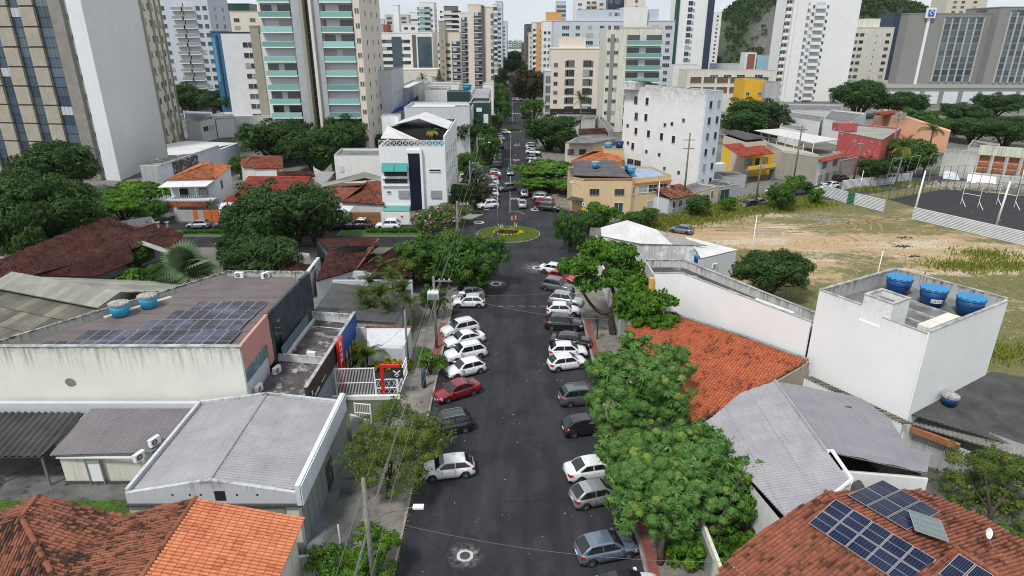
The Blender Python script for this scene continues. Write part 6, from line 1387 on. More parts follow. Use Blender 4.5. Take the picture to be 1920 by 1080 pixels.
# right bottom corner tree
lo=[LB(1845,880,37.5,72,rz=.7),LB(1900,910,37,75,rz=.7),LB(1800,915,36.5,48,rz=.7),LB(1860,960,35.5,62,rz=.6),LB(1905,990,35,45,rz=.6),LB(1870,845,39,30)]
cx_,cy_=G2(1850,985,1)
hero('grey-green thinly leaved tree behind the rusty tile roof at the right edge',(cx_,cy_,0),lo,24000,.15,'leaf_olive',[(cx_,cy_,-.1),(cx_,cy_,2.5)],.2,.12,[([(cx_,cy_,2),(cx_+1.5,cy_+.6,4)],.1,.03),([(cx_,cy_,2),(cx_-1.6,cy_+.3,4)],.1,.03),([(cx_,cy_,2),(cx_,cy_+1.6,4.4)],.1,.03)],clumps=120,spread=.2,tintf=.25,fill=.07)
shrub('shrub',*G2(1885,1005,1),1.6,'bright low shrub in the garden at the right edge',1.2)
# left garden group
tree_px('mid0',878,490,118,95,88,'dense dark round tree leaning over the street by the manhole halo',group=GB_)
tree_px('mid1',820,480,120,80,92,'dense round tree in the garden left of the leaning street tree',group=GB_)
tree_px('mid1',792,482,88,62,85,'smooth bright green round tree beside the dark brown roof',group=GB_)
tree_px('mid2',850,462,90,60,97,'dark tree at the junction corner behind the wires')
tree_px('pink',822,420,90,70,102,'tree with pink blossoms at the junction corner');tree_px('pink',848,398,60,36,106,'smaller tree with pink blossoms over the cross street')
tree_px('mid2',815,376,66,44,111,'rounded tree in front of the central white building')
tree_px('olive',778,498,70,60,80,'yellow-flushed tree above the areca palms');tree_px('mid0',880,520,60,44,82,'low leafy tree behind the silver wagon')
tree_px('loose',815,562,50,60,70,'thin tree beside the transformer pole')
for i,(px,py,lb)in enumerate(((688,590,'areca palm clump nearest the grey slab roof'),(718,600,'second areca palm from the grey slab roof'),(742,575,'areca palm below the yellow-flushed tree'),(700,560,'areca palm against the pale house wall'),(760,590,'areca palm next to the garden wall pole'),(728,550,'tall areca palm at the back of the clump'))):
 x,y,z=G(px,py+30);h=4.2+(i%3)*.7;palm(x,y,h,2.3,lb,13,zb=0,tr=.08,leaflet=.5,cnt=18,key='areca',mat='palm_leaf',lo=5,hi=75,group='areca palms in the garden',yellow=1 if i%2 else 0,name='areca_palm');palm(x+.8,y-.5,h*.75,2.0,lb.replace('areca palm','shorter areca palm stem').replace('clump nearest','nearest'),10,tr=.07,leaflet=.5,cnt=18,key='areca',lo=10,hi=75,group='areca palms in the garden',name='areca_palm')
x,y,_=G(686,697);palm(x,y,1.8,3.1,'low spreading palm in the corner of the parking court',18,leaflet=.5,cnt=22,key='court',lo=-5,hi=60,tr=.16)
for i in range(5):x,y,_=G(709+i*14,694-(i%2));shrub('yellow',x,y,.62,'yellow-leaved shrub of the court bed, %s'%('nearest the low palm','second from the low palm','in the middle of the bed','second from the wall meter','by the wall meter')[i],.8,group='yellow shrubs in the parking court')
shrub('yellow',*G2(668,702),.6,'yellow-flecked shrub beside the shopfront door',.7);shrub('yellow',*G2(664,680),.6,'taller yellow-flecked shrub beside the shopfront door',1.6)
tree_px('shrub',806,675,50,44,54,'small bright tree in a kerb bed left of the white cars',tr=.06)
# left block
for a in(('dark0',540,400,190,112,96,'very large dark rounded tree between the cross street and the brown roof'),('dark1',480,420,120,90,95,'dark tree on the near side of the very large rounded tree'),('dark2',590,410,90,90,97,'dark tree on the right flank of the very large rounded tree'),
    ('dark1',490,482,136,92,82,'dark garden tree directly above the solar building parapet'),('dark0',440,462,60,50,88,'small dark tree behind the fan palm'),
    ('dark2',80,400,190,150,110,'huge dark tree mass at the left edge, nearest part'),('dark0',30,440,120,130,100,'dark tree on the left frame edge above the beige hall'),('dark1',140,430,120,90,106,'dark tree in the middle of the left wood'),('dark0',105,315,140,96,122,'tall dark tree before the stone-clad tower'),('dark1',30,355,110,90,118,'dark tree at the foot of the stone-clad tower'),
    ('flat',255,360,120,56,112,'light green flat-topped tree right of the dark wood'),('flat',225,385,100,60,108,'lower light green tree right of the dark wood'),('mid0',285,392,60,40,109,'small green tree by the cross street kerb'),
    ('mid1',452,312,42,36,124,'tree between the orange-roofed house and the red roof'),('mid2',255,475,60,50,84,'climbing shrub tree over the long dark roof'),('shrub',255,535,70,60,74,'bright bushy tree behind the light blue tanks'),('mid0',215,550,46,50,73,'blue-green bushy tree left of the light blue tanks'),('mid1',300,520,60,50,75,'dark leafy tree between the tanks and the fan palm')):
 tree_px(a[0],a[1],a[2],a[3],a[4],a[5],a[6])
x,y,_=G(362,575);fan_palm(x,y,4.6,2.3,'silvery fan palm with broad pleated leaves above the solar building')
x,y,_=G(402,438);palm(x,y,5,1.3,'slender small palm on the cross street median',12,tr=.08,leaflet=.35,cnt=14,key='small')
# behind the left houses
for a in(('dark0',512,262,122,76,168,'wide dark tree below the green-glass tower, leftmost of four'),('dark1',588,276,108,80,158,'dark tree in the middle below the green-glass tower'),('dark2',640,256,100,74,166,'dark tree below the right shaft of the green-glass tower'),('dark0',590,240,70,40,178,'small dark tree against the grey central shaft'),
    ('dark1',424,190,86,54,235,'round dark tree beyond the white boundary wall'),('dark2',352,185,70,54,250,'dark tree beside the ribbed tower'),('mid0',615,305,44,34,135,'small tree beside the long white box building'),('mid1',707,268,30,32,150,'small tree beside the central white building'),('shrub',465,225,34,22,215,'small pale shrub tree by the cream annex'),
    ('dark0',885,262,88,80,150,'tall street tree right of the central white building'),('loose',915,280,50,60,145,'slim street tree overhanging the far left row'),('violet',893,330,56,42,138,'street tree with violet blossoms'),('mid2',880,305,50,40,146,'leafy street tree above the violet blossoms'),('brown',898,362,48,34,122,'small dark street tree with a reddish trunk'),('mid0',850,362,60,40,118,'leafy tree at the foot of the central white building'),
    ('loose',925,235,46,46,190,'thin street tree before the far left row'),('loose',938,205,44,44,230,'thin bright tree at the second junction'),('mid1',932,178,44,40,265,'street tree beyond the second junction'),('dark1',930,160,44,34,310,'dark street tree halfway to the avenue'),('dark0',935,142,40,30,370,'street tree by the avenue'),('dark2',945,124,50,30,450,'street tree past the avenue, left side'),('dark0',975,127,40,26,440,'street tree past the avenue, middle'),('dark1',990,132,36,26,420,'street tree past the avenue, right side'),('dark2',965,110,56,26,560,'far street tree where the street seems to end'),('dark1',950,106,40,22,640,'farthest dark tree on the left of the street gap'),
    ('brown',995,162,66,56,300,'big brownish tree on the right before the avenue'),('loose',1000,205,50,40,255,'thin tree on the right by the second junction'),('dark0',1030,246,92,60,172,'large round tree beside the royal palm'),('mid0',1055,262,50,36,168,'smaller tree at the foot of the royal palm'),
    ('flat',1035,318,128,44,128,'broad flat-topped tree over the parked cars past the roundabout'),('flat',1010,340,80,30,124,'lower tier tree beside the broad flat-topped one'),('flat',1068,345,70,30,123,'right-hand tier tree by the beige corner building'),
    ('loose',1068,430,56,70,100,'slender street tree at the right corner of the roundabout'),('loose',1082,448,34,40,97,'thin low tree at the right corner of the roundabout'),('shrub',1130,400,56,44,112,'leafy tree in front of the beige corner building'),('mid2',1108,412,44,36,110,'darker tree in front of the beige corner building'),('loose',1190,412,50,34,113,'thin tree under the angled terrace of the beige building'),('loose',1218,405,40,36,116,'small thin tree near the white lot pole')):
 tree_px(a[0],a[1],a[2],a[3],a[4],a[5],a[6])
# right
for a in(('dark1',1445,508,128,88,84,'large round tree on the near edge of the vacant lot'),('mid0',1310,383,44,36,121,'bushy tree at the foot of the tall utility pole'),('mid2',1466,365,50,46,124,'round bush growing on the lot edge by the street'),('shrub',1530,365,30,26,130,'small bush at the end of the metal hoarding'),('shrub',1366,380,26,26,124,'small bush before the grey shed'),
    ('dark0',1420,215,110,60,215,'large dark tree right of the weathered white block'),('dark2',1400,232,90,46,200,'rounded tree in front of the large dark one by the weathered block'),('brown',1460,238,40,30,205,'small brownish tree by the white roofs'),('dark0',1275,148,34,26,330,'small dark tree behind the weathered white block'),
    ('dark1',1615,180,96,64,290,'large dark tree at the foot of the white curved tower'),('dark0',1695,195,80,44,270,'dark tree before the grey hotel podium'),('mid1',1715,225,70,36,235,'lighter tree behind the salmon wall'),('dark2',1810,215,84,40,260,'bushy tree before the hotel podium, middle'),('mid0',1770,235,60,34,225,'bright tree right of the salmon wall'),('dark0',1870,195,84,40,290,'dark tree before the hotel podium, right'),
    ('dark1',1830,240,90,44,215,'dark tree above the ruined walls, left'),('dark2',1890,245,90,50,210,'dark tree above the ruined walls, right'),('dark0',1640,318,60,46,150,'dark tree at the foot of the coconut palms'),('mid2',1710,290,80,60,152,'green tree behind the coconut palms'),('dark1',1350,118,40,26,480,'tree at the foot of the hill'),('shrub',1490,342,40,28,142,'banana-like clump between the yellow and the cream house'),('mid0',1510,348,26,20,138,'clipped bush by the cream house garage')):
 tree_px(a[0],a[1],a[2],a[3],a[4],a[5],a[6])
x,y,_=G(1087,262);palm(x,y,12.5,4.6,'tall royal palm beside the beige apartment block',22,leaflet=.95,cnt=22,key='royal',tr=.22)
x,y,_=G(1680,345);palm(x,y,8.5,4.6,'coconut palm with yellowing fronds by the sports court',22,leaflet=1.,cnt=22,key='coco',yellow=6,tr=.2)
x,y,_=G(1730,330);palm(x,y,11,4.4,'taller coconut palm right of the yellowing one',20,leaflet=1.,cnt=22,key='coco',tr=.2)
for px,Y,lb in((792,300,'date palm behind the white roofs, nearer the tower'),(820,300,'date palm behind the white roofs, nearer the arch roof')):x,y,z=PY(px,148,Y);palm(x,y,z,4.2,lb,18,leaflet=.8,cnt=18,key='date',tr=.25)
x,y,z=PY(778,168,280);palm(x,y,z,3.8,'lower date palm beside the blue awning',16,leaflet=.8,cnt=18,key='date',tr=.25)
x,y,_=G(830,250,12.9);palm(-14.9,121,1.6,1.9,'potted yellowish palm on the roof terrace of the central white building',12,zb=13.4,leaflet=.45,cnt=16,key='pot',yellow=9,tr=.12)
# grass and hedges
grass_patch('lawn_grass',lambda:(lambda a,r_:(RX+RA*.97*r_*math.cos(a),RY+RB*.97*r_*math.sin(a),.18))(random.random()*6.28,max(.48,math.sqrt(random.random()))),9000,.09)
def edgepts():
 p,q,w=random.choice((((14,97),(30,115),1.5),((30,114),(46,124),2.2),((44,123),(62,128.5),2.2),((1,1),(1,1),0)))
 if w==0:g=random.choice((G(1440,372),G(1380,392),G(1850,478),G(1700,345),G(1890,500),G(1620,355),G(1870,660),G(1800,500)));return(g[0]+random.gauss(0,2.4),g[1]+random.gauss(0,1.4),.02)
 k=random.random();return(p[0]+(q[0]-p[0])*k+random.gauss(0,w),p[1]+(q[1]-p[1])*k+random.gauss(0,w)-1,.02)
grass_patch('tall_weeds',edgepts,26000,.55)
grass_patch('lot_grass',lambda:(lambda p:(p[0],p[1],.02))(G(random.uniform(1230,1930),450+240*random.random()**1.2)),12000,.12)
grass_patch('garden_grass',lambda:(random.uniform(-58,-21),random.uniform(30,37.3),.075),9000,.1)
def hedge(label,x0,x1,y0,y1,h,z=.17):
 o=thing('hedge',label,'hedge',((x0+x1)/2,(y0+y1)/2,z));n=int(abs(x1-x0)*abs(y1-y0)*260);rs=np.random.RandomState(2)
 lobs=[(x0+(x1-x0)*(i+.5)/8,(y0+y1)/2,z+h*.5,abs(x1-x0)/13,(y1-y0)/2,h*.5)for i in range(8)]
 obj('foliage',leaf_mesh('foliage',[M['leaf_mid']],lobs,max(800,n),.16,rs,clumps=60,spread=.5,tintf=.5,fill=.3),o)
hedge('clipped hedge on the median opposite the white SUV',-16,-25,104.6,106.2,.75);hedge('clipped hedge on the median left of the big tree',-44,-56,104.2,105.6,.6);hedge('low hedge in the median of the second junction',-4,2.8,232.2,235,.9)
hedge('low dark hedge at the pavement corner by the white SUV',-7.6,-5.6,117.3,118.4,.6,.1)
for px,lb in((938,'left spiky pale agave on the roundabout'),(965,'right spiky pale agave on the roundabout')):
 x,y,_=G(px,437);o=thing('agave',lb,'plant',(x,y,.24));me=fan_mesh(('fan',9),.1,'palm_fan')if 0 else None
 if 'agave' not in WM:
  b=MB();b.add([(-.05,0,0),(.05,0,0),(.06,.35,.45),(0,.8,.95),(-.06,.35,.45)],[(0,1,2,3,4)]);WM['agave']=b.mesh('spiky_leaf',[simple('agave_leaf',(.42,.45,.25),.6)])
 for i in range(22):place('spiky_leaf',WM['agave'],o,Matrix.Translation((x,y,.22))@Matrix.Rotation(i*2.4,4,'Z')@Matrix.Rotation(R(random.uniform(-15,45)),4,'X')@Matrix.Scale(random.uniform(1.,1.5),4))
o=thing('flower_ring','ring of yellow flowers round the dark bed of the roundabout','flowers',(RX,RY,.24));rs=np.random.RandomState(8)
lobs=[(RX-.1+2.3*math.cos(i*.262),RY+.3+1.65*math.sin(i*.262),.3,.18+.22*(math.cos(i*.262)>.9),.17,.12)for i in range(24)]
obj('blossoms',leaf_mesh('blossoms',[M['flower_yellow']],lobs,2600,.12,rs,clumps=120,spread=.7,tintf=.5),o)
# woods on the hill
hv=HG.reshape(-1,3);hv=hv[(hv[:,2]>4)]
def hillwood():
 rs=np.random.RandomState(9);V_=[];T_=[];k=0
 import mathutils.noise as mn
 N=4200;base=hv[rs.choice(len(hv),N)]+rs.normal(size=(N,3))*[2.2,2.2,0]
 keep=np.array([mn.noise(Vector((p[0]*.02,p[1]*.02,p[2]*.03+5)))+(.3 if p[2]>60 or p[0]>370 else 0)>-.14 for p in base]);base=base[keep]
 v,f,t_=crown_arrays([(0,0,0,1,1,.8),(.5,.2,.1,.6,.6,.5)],46,.6,rs,clumps=8,spread=.5,fill=.2)
 vs=[];ts=[]
 for p in base:s=rs.uniform(1.6,3.6);a=rs.random_sample()*6.28;c,q=math.cos(a),math.sin(a);w=v*s;vs.append(np.stack([w[:,0]*c-w[:,1]*q,w[:,0]*q+w[:,1]*c,w[:,2]],1)+p+[0,0,s*.5]);ts.append(t_*rs.uniform(0,1.5))
 vs=np.concatenate(vs);me=npmesh('hill_woodland',vs,np.arange(len(vs)).reshape(-1,4),[M['leaf_dark']]);at=me.attributes.new("tint",'FLOAT','FACE');at.data.foreach_set("value",np.concatenate(ts).astype(np.float32));tag(obj('hill_woodland',me),kind='stuff')
hillwood()
tree_px('dark0',1412,12,14,22,640,'lone tree on the ridge of the hill',name='hill_tree');tree_px('mid0',1635,8,26,26,650,'spreading tree on the hill crest behind the white tower',name='hill_tree')
# ================= MIDDLE DISTANCE =================
def blk(label,pts,z,wall='white_wall',roof='slab_grey',par=.5,name='building',cat='building',z0=0,cap=True):
 P=[G2(*p,z)for p in pts];c=(sum(p[0]for p in P)/len(P),sum(p[1]for p in P)/len(P));o=thing(name,label,cat,(*c,z0))
 shell(o,P,z0,z,M[wall]if isinstance(wall,str)else wall,M[roof]if isinstance(roof,str)else roof,par,.2,cap);return o,P
def bxw(label,x0,x1,y0,y1,z,wall='white_wall',roof='slab_grey',par=.6,name='building',cat='building',z0=0,o=None,cap=True):
 o=o or thing(name,label,cat,((x0+x1)/2,(y0+y1)/2,z0));shell(o,[(x0,y0),(x1,y0),(x1,y1),(x0,y1)],z0,z,M[wall]if isinstance(wall,str)else wall,M[roof]if isinstance(roof,str)else roof,par,.25,cap,'wall');return o
def hip(label,pts,zt,ridge,zr,tile,wall='cream_wall',name='house',pu=.28,pv=.42,over=.4):
 """pts: four eave corners (pixels) in order, ridge: two pixels; faces use corner pairs 0-1 (r0,r1), 1-2 (r1), 2-3 (r1,r0), 3-0 (r0)"""
 E_=[G(*p,zt)for p in pts];A,B=G(*ridge[0],zr),G(*ridge[1],zr);o=thing(name,label,'house',(*[(E_[0][i]+E_[2][i])/2 for i in(0,1)],0))
 for f in([E_[0],E_[1],B,A],[E_[1],E_[2],B],[E_[2],E_[3],A,B],[E_[3],E_[0],A]):tile_roof(o,f,M[tile],0,1,pu,pv,3)
 for a,b in((A,B),(E_[0],A),(E_[1],B)):ridge_caps(o,a,b,M[tile],.3,.5)
 c=Vector(((E_[0][0]+E_[2][0])/2,(E_[0][1]+E_[2][1])/2));b=MB();b.prism([tuple(Vector(e[:2])+(c-Vector(e[:2])).normalized()*over)for e in E_],0,zt-.05,top=False,bot=False);b.build('wall',M[wall],o);return o,E_
w1=win(1.3,1.2);wd=win(1.4,1.4,'plain','window_glass','frame_dark',3);wsm=win(.6,.6,'plain','window_glass','frame_grey',1)
# central white building
CW=wallm('central_white',(.76,.77,.78),.06,None,streak=.05)
o=thing('white_office','central white four-storey building with a dark glass strip, green awnings and a roof terrace','building',(-17.5,125,0))
shell(o,[(-23.3,112.9),(-11.7,112.9),(-11.7,138),(-23.3,138)],0,13.4,CW,M['slab_grey'],.25,.2,False)
b=MB();b.bx(-18.2,-16.1,112.72,112.9,1.6,12.3);b.build('glass_strip',simple('navy_glass',(.01,.014,.028),.12),o)
b=MB();b.bx(-16.1,-15.7,112.3,112.9,1.5,12.9);b.bx(-18.4,-15.7,112.6,112.9,12.3,12.9);b.build('fin',CW,o)
TEAL=simple('teal_awning',(.0,.23,.2),.6);
for x in(-22.9,-20.6):b=MB();b.add([(x,112.85,10.6),(x+2.15,112.85,10.6),(x+2.15,111.7,9.3),(x,111.7,9.3)],[(0,1,2,3),(3,2,1,0)]);b.build('awning',TEAL,o)
for z in(8.3,7.0):b=MB();b.bx(-22.6,-18.6,112.78,112.88,z,z+.75);b.build('window_band',M['window_glass'],o)
for z in(9.15,7.85,6.5,2.9):b=MB();b.bx(-23,-18.4,112.6,112.9,z,z+.18);b.build('band',M['white_metal'],o)
for x,z in((-20.3,4.3),(-14.5,4.3)):b=MB();b.bx(x,x+1.9,112.72,112.88,z,z+1.4);b.build('shutter',simple('ribbed_blind',(.28,.3,.32),.5),o)if x<-20 else b.build('shutter',bpy.data.materials['ribbed_blind'],o)
place('window',win(2,.35,'plain','window_glass','frame_white',2),o,Matrix.Translation((-13.6,112.88,9.1)));place('window',win(.6,.35),o,Matrix.Translation((-22,112.88,5.2)))
facade(o,(-11.7,112.9),(-11.7,138),1.2,4,3.1,(.12,.3,.48,.66,.84),[win(1.3,1.3,'ac'),w1,win(1.,1.5)])
b=MB();b.add([(-23,112.9,3.1),(-18.3,112.9,3.1),(-18.3,110.9,2.4),(-23,110.9,2.4)],[(0,1,2,3),(3,2,1,0)]);b.build('canopy',simple('green_glass_canopy',(.1,.28,.24),.3),o)
b=MB();b.seg((-23.2,110.8),(-18.2,110.8),.15,2.3);b.seg((-18.2,110.8),(-13,110.8),.12,.5);b.build('front_wall',M['white_clean'],o)
for k in range(26):b=MB();b.bx(-18.1+k*.2,-18.06+k*.2,110.75,110.79,.5,2.5);b.build('gate_bar',M['cream_wall'],o)if k else b.build('gate_bar',M['cream_wall'],o)
b=MB();b.bx(-19.9,-19.3,110.68,110.72,1.2,1.8);b.build('notice',M['frame_white'],o);b=MB();b.bx(-19.8,-19.4,110.66,110.675,1.35,1.65);b.build('notice_print',RED,o)
for k in range(11): # terrace railing modules with crosses
 x0=-23.2+k*1.04;b=MB();
 for(p,q)in(((x0,113,13.45),(x0,113,14.5)),((x0,113,14.5),(x0+1.04,113,14.5)),((x0,113,13.5),(x0+1.04,113,13.5)),((x0+.1,113,13.6),(x0+.94,113,14.4)),((x0+.94,113,13.6),(x0+.1,113,14.4))):b.tube([p,q],.04,4)
 b.build('railing',M['white_metal'],o)
b=MB();b.bx(-14.8,-12.0,113.2,113.3,13.5,14.4);b.build('pool_screen',simple('turquoise',(.02,.35,.5),.4),o)
def pavil(o,a,b_,c,d,mat='white_roof',th=.12):slab(o,'terrace_roof',[a,b_,c,d],th,M[mat])
pavil(o,(-23.2,115,14.6),(-19,114.2,14.6),(-16.8,117.5,13.9),(-23,121,16));pavil(o,(-23,121,15.9),(-17.2,121.5,17.3),(-17.2,132,17.3),(-22,132,15.8));pavil(o,(-17.2,121.5,17.3),(-11.9,121.5,15.4),(-11.9,132,15.4),(-17.2,132,17.3))
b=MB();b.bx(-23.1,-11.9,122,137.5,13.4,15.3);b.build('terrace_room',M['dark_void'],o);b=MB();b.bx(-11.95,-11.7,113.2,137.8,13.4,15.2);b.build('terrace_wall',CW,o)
bxw('',-25,-21.8,126,129,17.2,'white_wall','slab_grey',.3,z0=13.4,o=o)
# neighbours on the cross street
o,P=blk('long plain white box building left of the central white building',[(626,291),(717,291),(717,278),(640,278)],6.4,'white_wall','slab_grey');b=MB();b.bx(P[0][0]+1,P[0][0]+2,P[0][1]-.1,P[0][1],2.6,4);b.build('shutter',M['cream_wall'],o)
o,E_=hip('low house with a mottled brown hipped roof behind the wooden fence',[(640,378),(720,384),(724,340),(604,352)],3.4,[(675,352),(690,340)],5.0,'tile_house','light_grey_wall')
slab(o,'grey_roof',[G(600,351,4),G(612,342,4),G(684,322,5.6),G(728,335,4),G(722,342,4),G(684,333,5)],.12,M['asbestos_pale'])
o=thing('wooden_fence','street fence of warm horizontal boards with a pale blue sign panel','fence',(-27,110.8,0))
for k in range(9):b=MB();b.bx(-28.9,-23.4,110.75,110.85,.1+k*.24,.31+k*.24);b.build('plank',tilem('warm_wood',(.3,.15,.06),(.24,.12,.05),(.18,.09,.04),.1)if k==0 else bpy.data.materials['warm_wood'],o)
b=MB();b.bx(-33,-28.95,110.6,110.8,.6,2.2);b.build('sign_panel',simple('pale_blue_sign',(.3,.5,.56),.5),o);b=MB();b.add([(-30.3,110.58,1.1),(-29.9,110.58,1.7),(-30.2,110.58,1.5),(-30.5,110.58,1.75),(-30.4,110.58,1.3),(-30.7,110.58,1.2)],[(0,1,2,3,4,5)]);b.build('sign_motif',TEAL,o)
slab(o,'canopy',[(-33.2,110.3,2.6),(-28.6,110.3,2.6),(-28.4,112.8,2.9),(-33,112.8,2.9)],.12,M['white_roof'])
o,E_=hip('house with a large crimson tiled roof on the cross street',[(440,365),(568,362),(584,331),(466,331)],3.6,[(470,333),(580,332)],5.2,'tile_crimson')
tile_roof(o,[G(415,381,2.6),G(520,381,2.6),G(560,363,3.3),G(432,365,3.3)],M['tile_crimson'],0,1,.28,.42,3);slab(o,'canopy',[G(411,392,2.6),G(472,391,2.6),G(470,379,2.8),G(414,380,2.8)],.12,M['white_roof'])
b=MB();b.seg(G2(411,405),G2(640,405),.2,2.2);b.build('front_wall',M['grey_wall'],o)
hip('house with a rusty roof behind the crimson one',[(455,313),(530,316),(530,292),(440,294)],4.2,[(470,295),(515,294)],5.2,'tile_house');hip('small gatehouse with a red hipped roof between the houses',[(475,316),(520,316),(512,308),(480,308)],4.2,[(490,308),(500,308)],4.8,'tile_crimson','white_wall')
hip('house with a dark brown roof under the grey sheet roofs',[(520,331),(590,331),(590,322),(520,322)],4,[(540,322),(570,322)],4.6,'tile_brown');
o=thing('shed','shed with a plain grey sheet roof beside the crimson roof','building',(*G2(605,335),0));slab(o,'roof',[G(585,333,3.8),G(608,345,3.4),G(628,322,4.2),G(590,321,4.4)],.1,M['zinc']);walls_under(o,[G2(590,338),G2(608,350),G2(625,330),G2(592,326)],0,3.2,M['cream_wall'])
o,E_=hip('two-storey house with an orange hipped roof and a white balcony awning',[(312,337),(405,335),(434,311),(380,304)],6.6,[(378,311),(398,306)],7.9,'tile_rust','blue_white')
slab(o,'awning',[(E_[0][0]-.6,E_[0][1]-2.4,5.7),(E_[1][0]-1,E_[1][1]-2.4,5.7),(E_[1][0]-.4,E_[1][1]+.2,6.3),(E_[0][0],E_[0][1]+.2,6.3)],.1,M['white_roof'])
b=MB();b.bx(E_[0][0],E_[1][0],E_[0][1]-2.2,E_[0][1]+.4,3,3.25);b.build('balcony',M['light_grey_wall'],o)
for k in range(24):b=MB();x=E_[0][0]+(E_[1][0]-E_[0][0])*k/23;b.bx(x,x+.05,E_[0][1]-2.2,E_[0][1]-2.15,3.25,4.2 if k%8 else 5.7);b.build('baluster',M['white_metal'],o)
tile_roof(o,[(E_[0][0]-1,E_[0][1]-4.2,2.5),(E_[1][0]-.5,E_[0][1]-4.2,2.5),(E_[1][0]-.5,E_[0][1]-2.2,3.),(E_[0][0]-1,E_[0][1]-2.2,3.)],M['tile_house'],0,1,.28,.42,3)
facade(o,E_[0][:2],E_[1][:2],3.4,1,3,(.3,.7),wd);facade(o,(E_[1][0]-.3,E_[1][1]+.2),(E_[2][0]-.2,E_[2][1]),4,1,3,(.3,),wd)
o=thing('garden_wall','graffiti-free street wall with orange and teal panels by the slender palm','wall',(*G2(370,412),0));o['label']='street wall with orange and teal panels by the slender palm'
for k,(m_,x0,x1)in enumerate((('grey_wall',330,365),('ochre_wall',365,374),('water',374,384),('ochre_wall',384,412))):b=MB();b.seg(G2(x0,415),G2(x1,415),.2,2.1);b.build('panel',M[m_]if m_!='ochre_wall' else simple('orange_wall',(.55,.13,.03),.6),o)
# tower lot: long streaked wall and its roofs
SW=wallm('streaked_long_wall',(.6,.64,.72),.2,7.2,dark=(.05,.05,.07),streak=1.,fade=1.6)
o=thing('boundary_building','long white stained wall with a dark roof strip at the foot of the ribbed tower','building',(-70,138,0))
b=MB();b.prism([G2(298,310,7.2),G2(410,273,7.2),G2(408,272,7.2),G2(296,309,7.2)],0,7.2);b.prism([G2(411,281,6.2),G2(446,268,6.2),G2(444,267,6.2),G2(409,280,6.2)],0,6.2);b.build('wall',SW,o)
b=MB();b.prism([G2(263,310,7),G2(298,311,7),G2(370,290,7),G2(316,290,7)],0,6.95);b.build('dark_roof',M['slab_dark'],o)
b=MB();b.prism([G2(262,311,7.1),G2(298,311,7.1),G2(298,310,7.1),G2(262,310,7.1)],0,7.1);b.build('grey_front',M['grey_wall'],o)
slab(o,'white_roof',[G(315,292,6),G(395,284,6),G(410,275,6),G(445,268,6),G(350,264,6),G(312,270,6)],.15,M['white_roof'])
o=thing('sheds','low sheds with purple-grey sheet roofs behind the long stained wall','building',(*G2(400,262),0));o.name='shed'
slab(o,'roof',[G(350,262,5),G(418,262,5),G(432,252,5),G(358,252,5)],.12,M['zinc_purple']);slab(o,'roof',[G(400,267,5.4),G(448,268,5.4),G(464,252,5.4),G(425,254,5.4)],.12,M['zinc']);walls_under(o,[G2(350,262,5),G2(400,267,5),G2(448,268,5),G2(464,252,5),G2(358,252,5)],0,4.7,M['light_grey_wall'])
o,P=blk('two-storey grey house with solar panels and an open veranda beside the ribbed tower',[(347,228),(375,228),(402,222),(396,210),(344,208)],6.5,'light_grey_wall','pv');facade(o,P[1],P[2],3.2,1,3,(.3,.7),win(3,1.5,'plain','dark_void'))
blk('white concrete house with an open garage beside the grey veranda house',[(404,224),(438,222),(436,213),(402,215)],6,'blue_white');blk('small white annex beyond the wood',[(456,208),(482,208),(510,202),(460,200)],5.5,'white_wall');o,P=blk('small salmon annex with two windows beside the green-glass tower',[(480,206),(512,206),(512,200),(482,200)],6,'beige_wall','slab_grey',.2);facade(o,P[0],P[1],2.5,1,3,(.3,.7),w1)
bxw('plain low white hall below the far end of the cross street',-105,-78,226,240,6,'white_wall','white_roof')
# buildings right behind the central one
def pyb(label,x0,x1,pyt,Y,dep,wall='white_wall',roof='slab_grey',ref=None,par=.6,**k):
 a,b_=PY(x0,ref or pyt,Y),PY(x1,ref or pyt,Y);z=PY(x0,pyt,Y)[2]
 return bxw(label,a[0],b_[0],Y,Y+dep,max(z,2.5),wall,roof,par,**k),a[0],b_[0],max(z,2.5)
o,x0,x1,z=pyb('wide pale grey warehouse with a white vaulted roof behind the central building',758,885,201,165,14,'light_grey_wall','white_roof')
o,x0,x1,z=pyb('grey-green side wing of the pale warehouse',852,880,200,163,3,'light_grey_wall')
o,x0,x1,z=pyb('dark green shop block with a white emblem beside the street trees',880,918,193,172,14,simple('dark_green',(.008,.045,.04),.6),'slab_grey');b=MB();b.bx(x0+1.8,x0+3.2,171.9,171.98,z-2.2,z-1.2);b.build('emblem',M['frame_white'],o)
b=MB();b.bx(x1-1.6,x1-.4,171.8,171.98,.5,z-2.8);b.build('panel',M['frame_white'],o)
pyb('dark green blank billboard building behind the warehouse',838,880,172,200,6,bpy.data.materials['dark_green']);pyb('ribbed pale metal shed right of the green billboard',881,916,176,203,22,'light_grey_wall','zinc');pyb('white stepped building left of the green billboard',796,838,168,205,14,'white_wall','slab_dark');pyb('narrow cream building behind the blue awning',783,796,158,215,12,'cream_wall')
pyb('low shed row with blue tanks behind the green billboard',795,860,158,232,14,'white_wall','slab_dark');pyb('white low block at the second junction',905,925,158,250,12,'white_wall')
tank(*PY(843,166,235)[:2],PY(843,168,235)[2],1.4,1.3,'navy tank on the shed row behind the green billboard, left','tank_navy','tank_lid_blue');tank(*PY(876,165,235)[:2],PY(876,168,235)[2],1.6,1.5,'pale blue tank on the shed row behind the green billboard, right','tank_blue','tank_lid_blue')
o=thing('arched_hall','hall with a grey barrel roof and brick end wall behind the shops','building',(-28,262,0));b=MB();a0,a1=PY(858,150,262)[0],PY(903,150,262)[0];R_=(a1-a0)/2;cx=(a0+a1)/2;N=12;zb=6
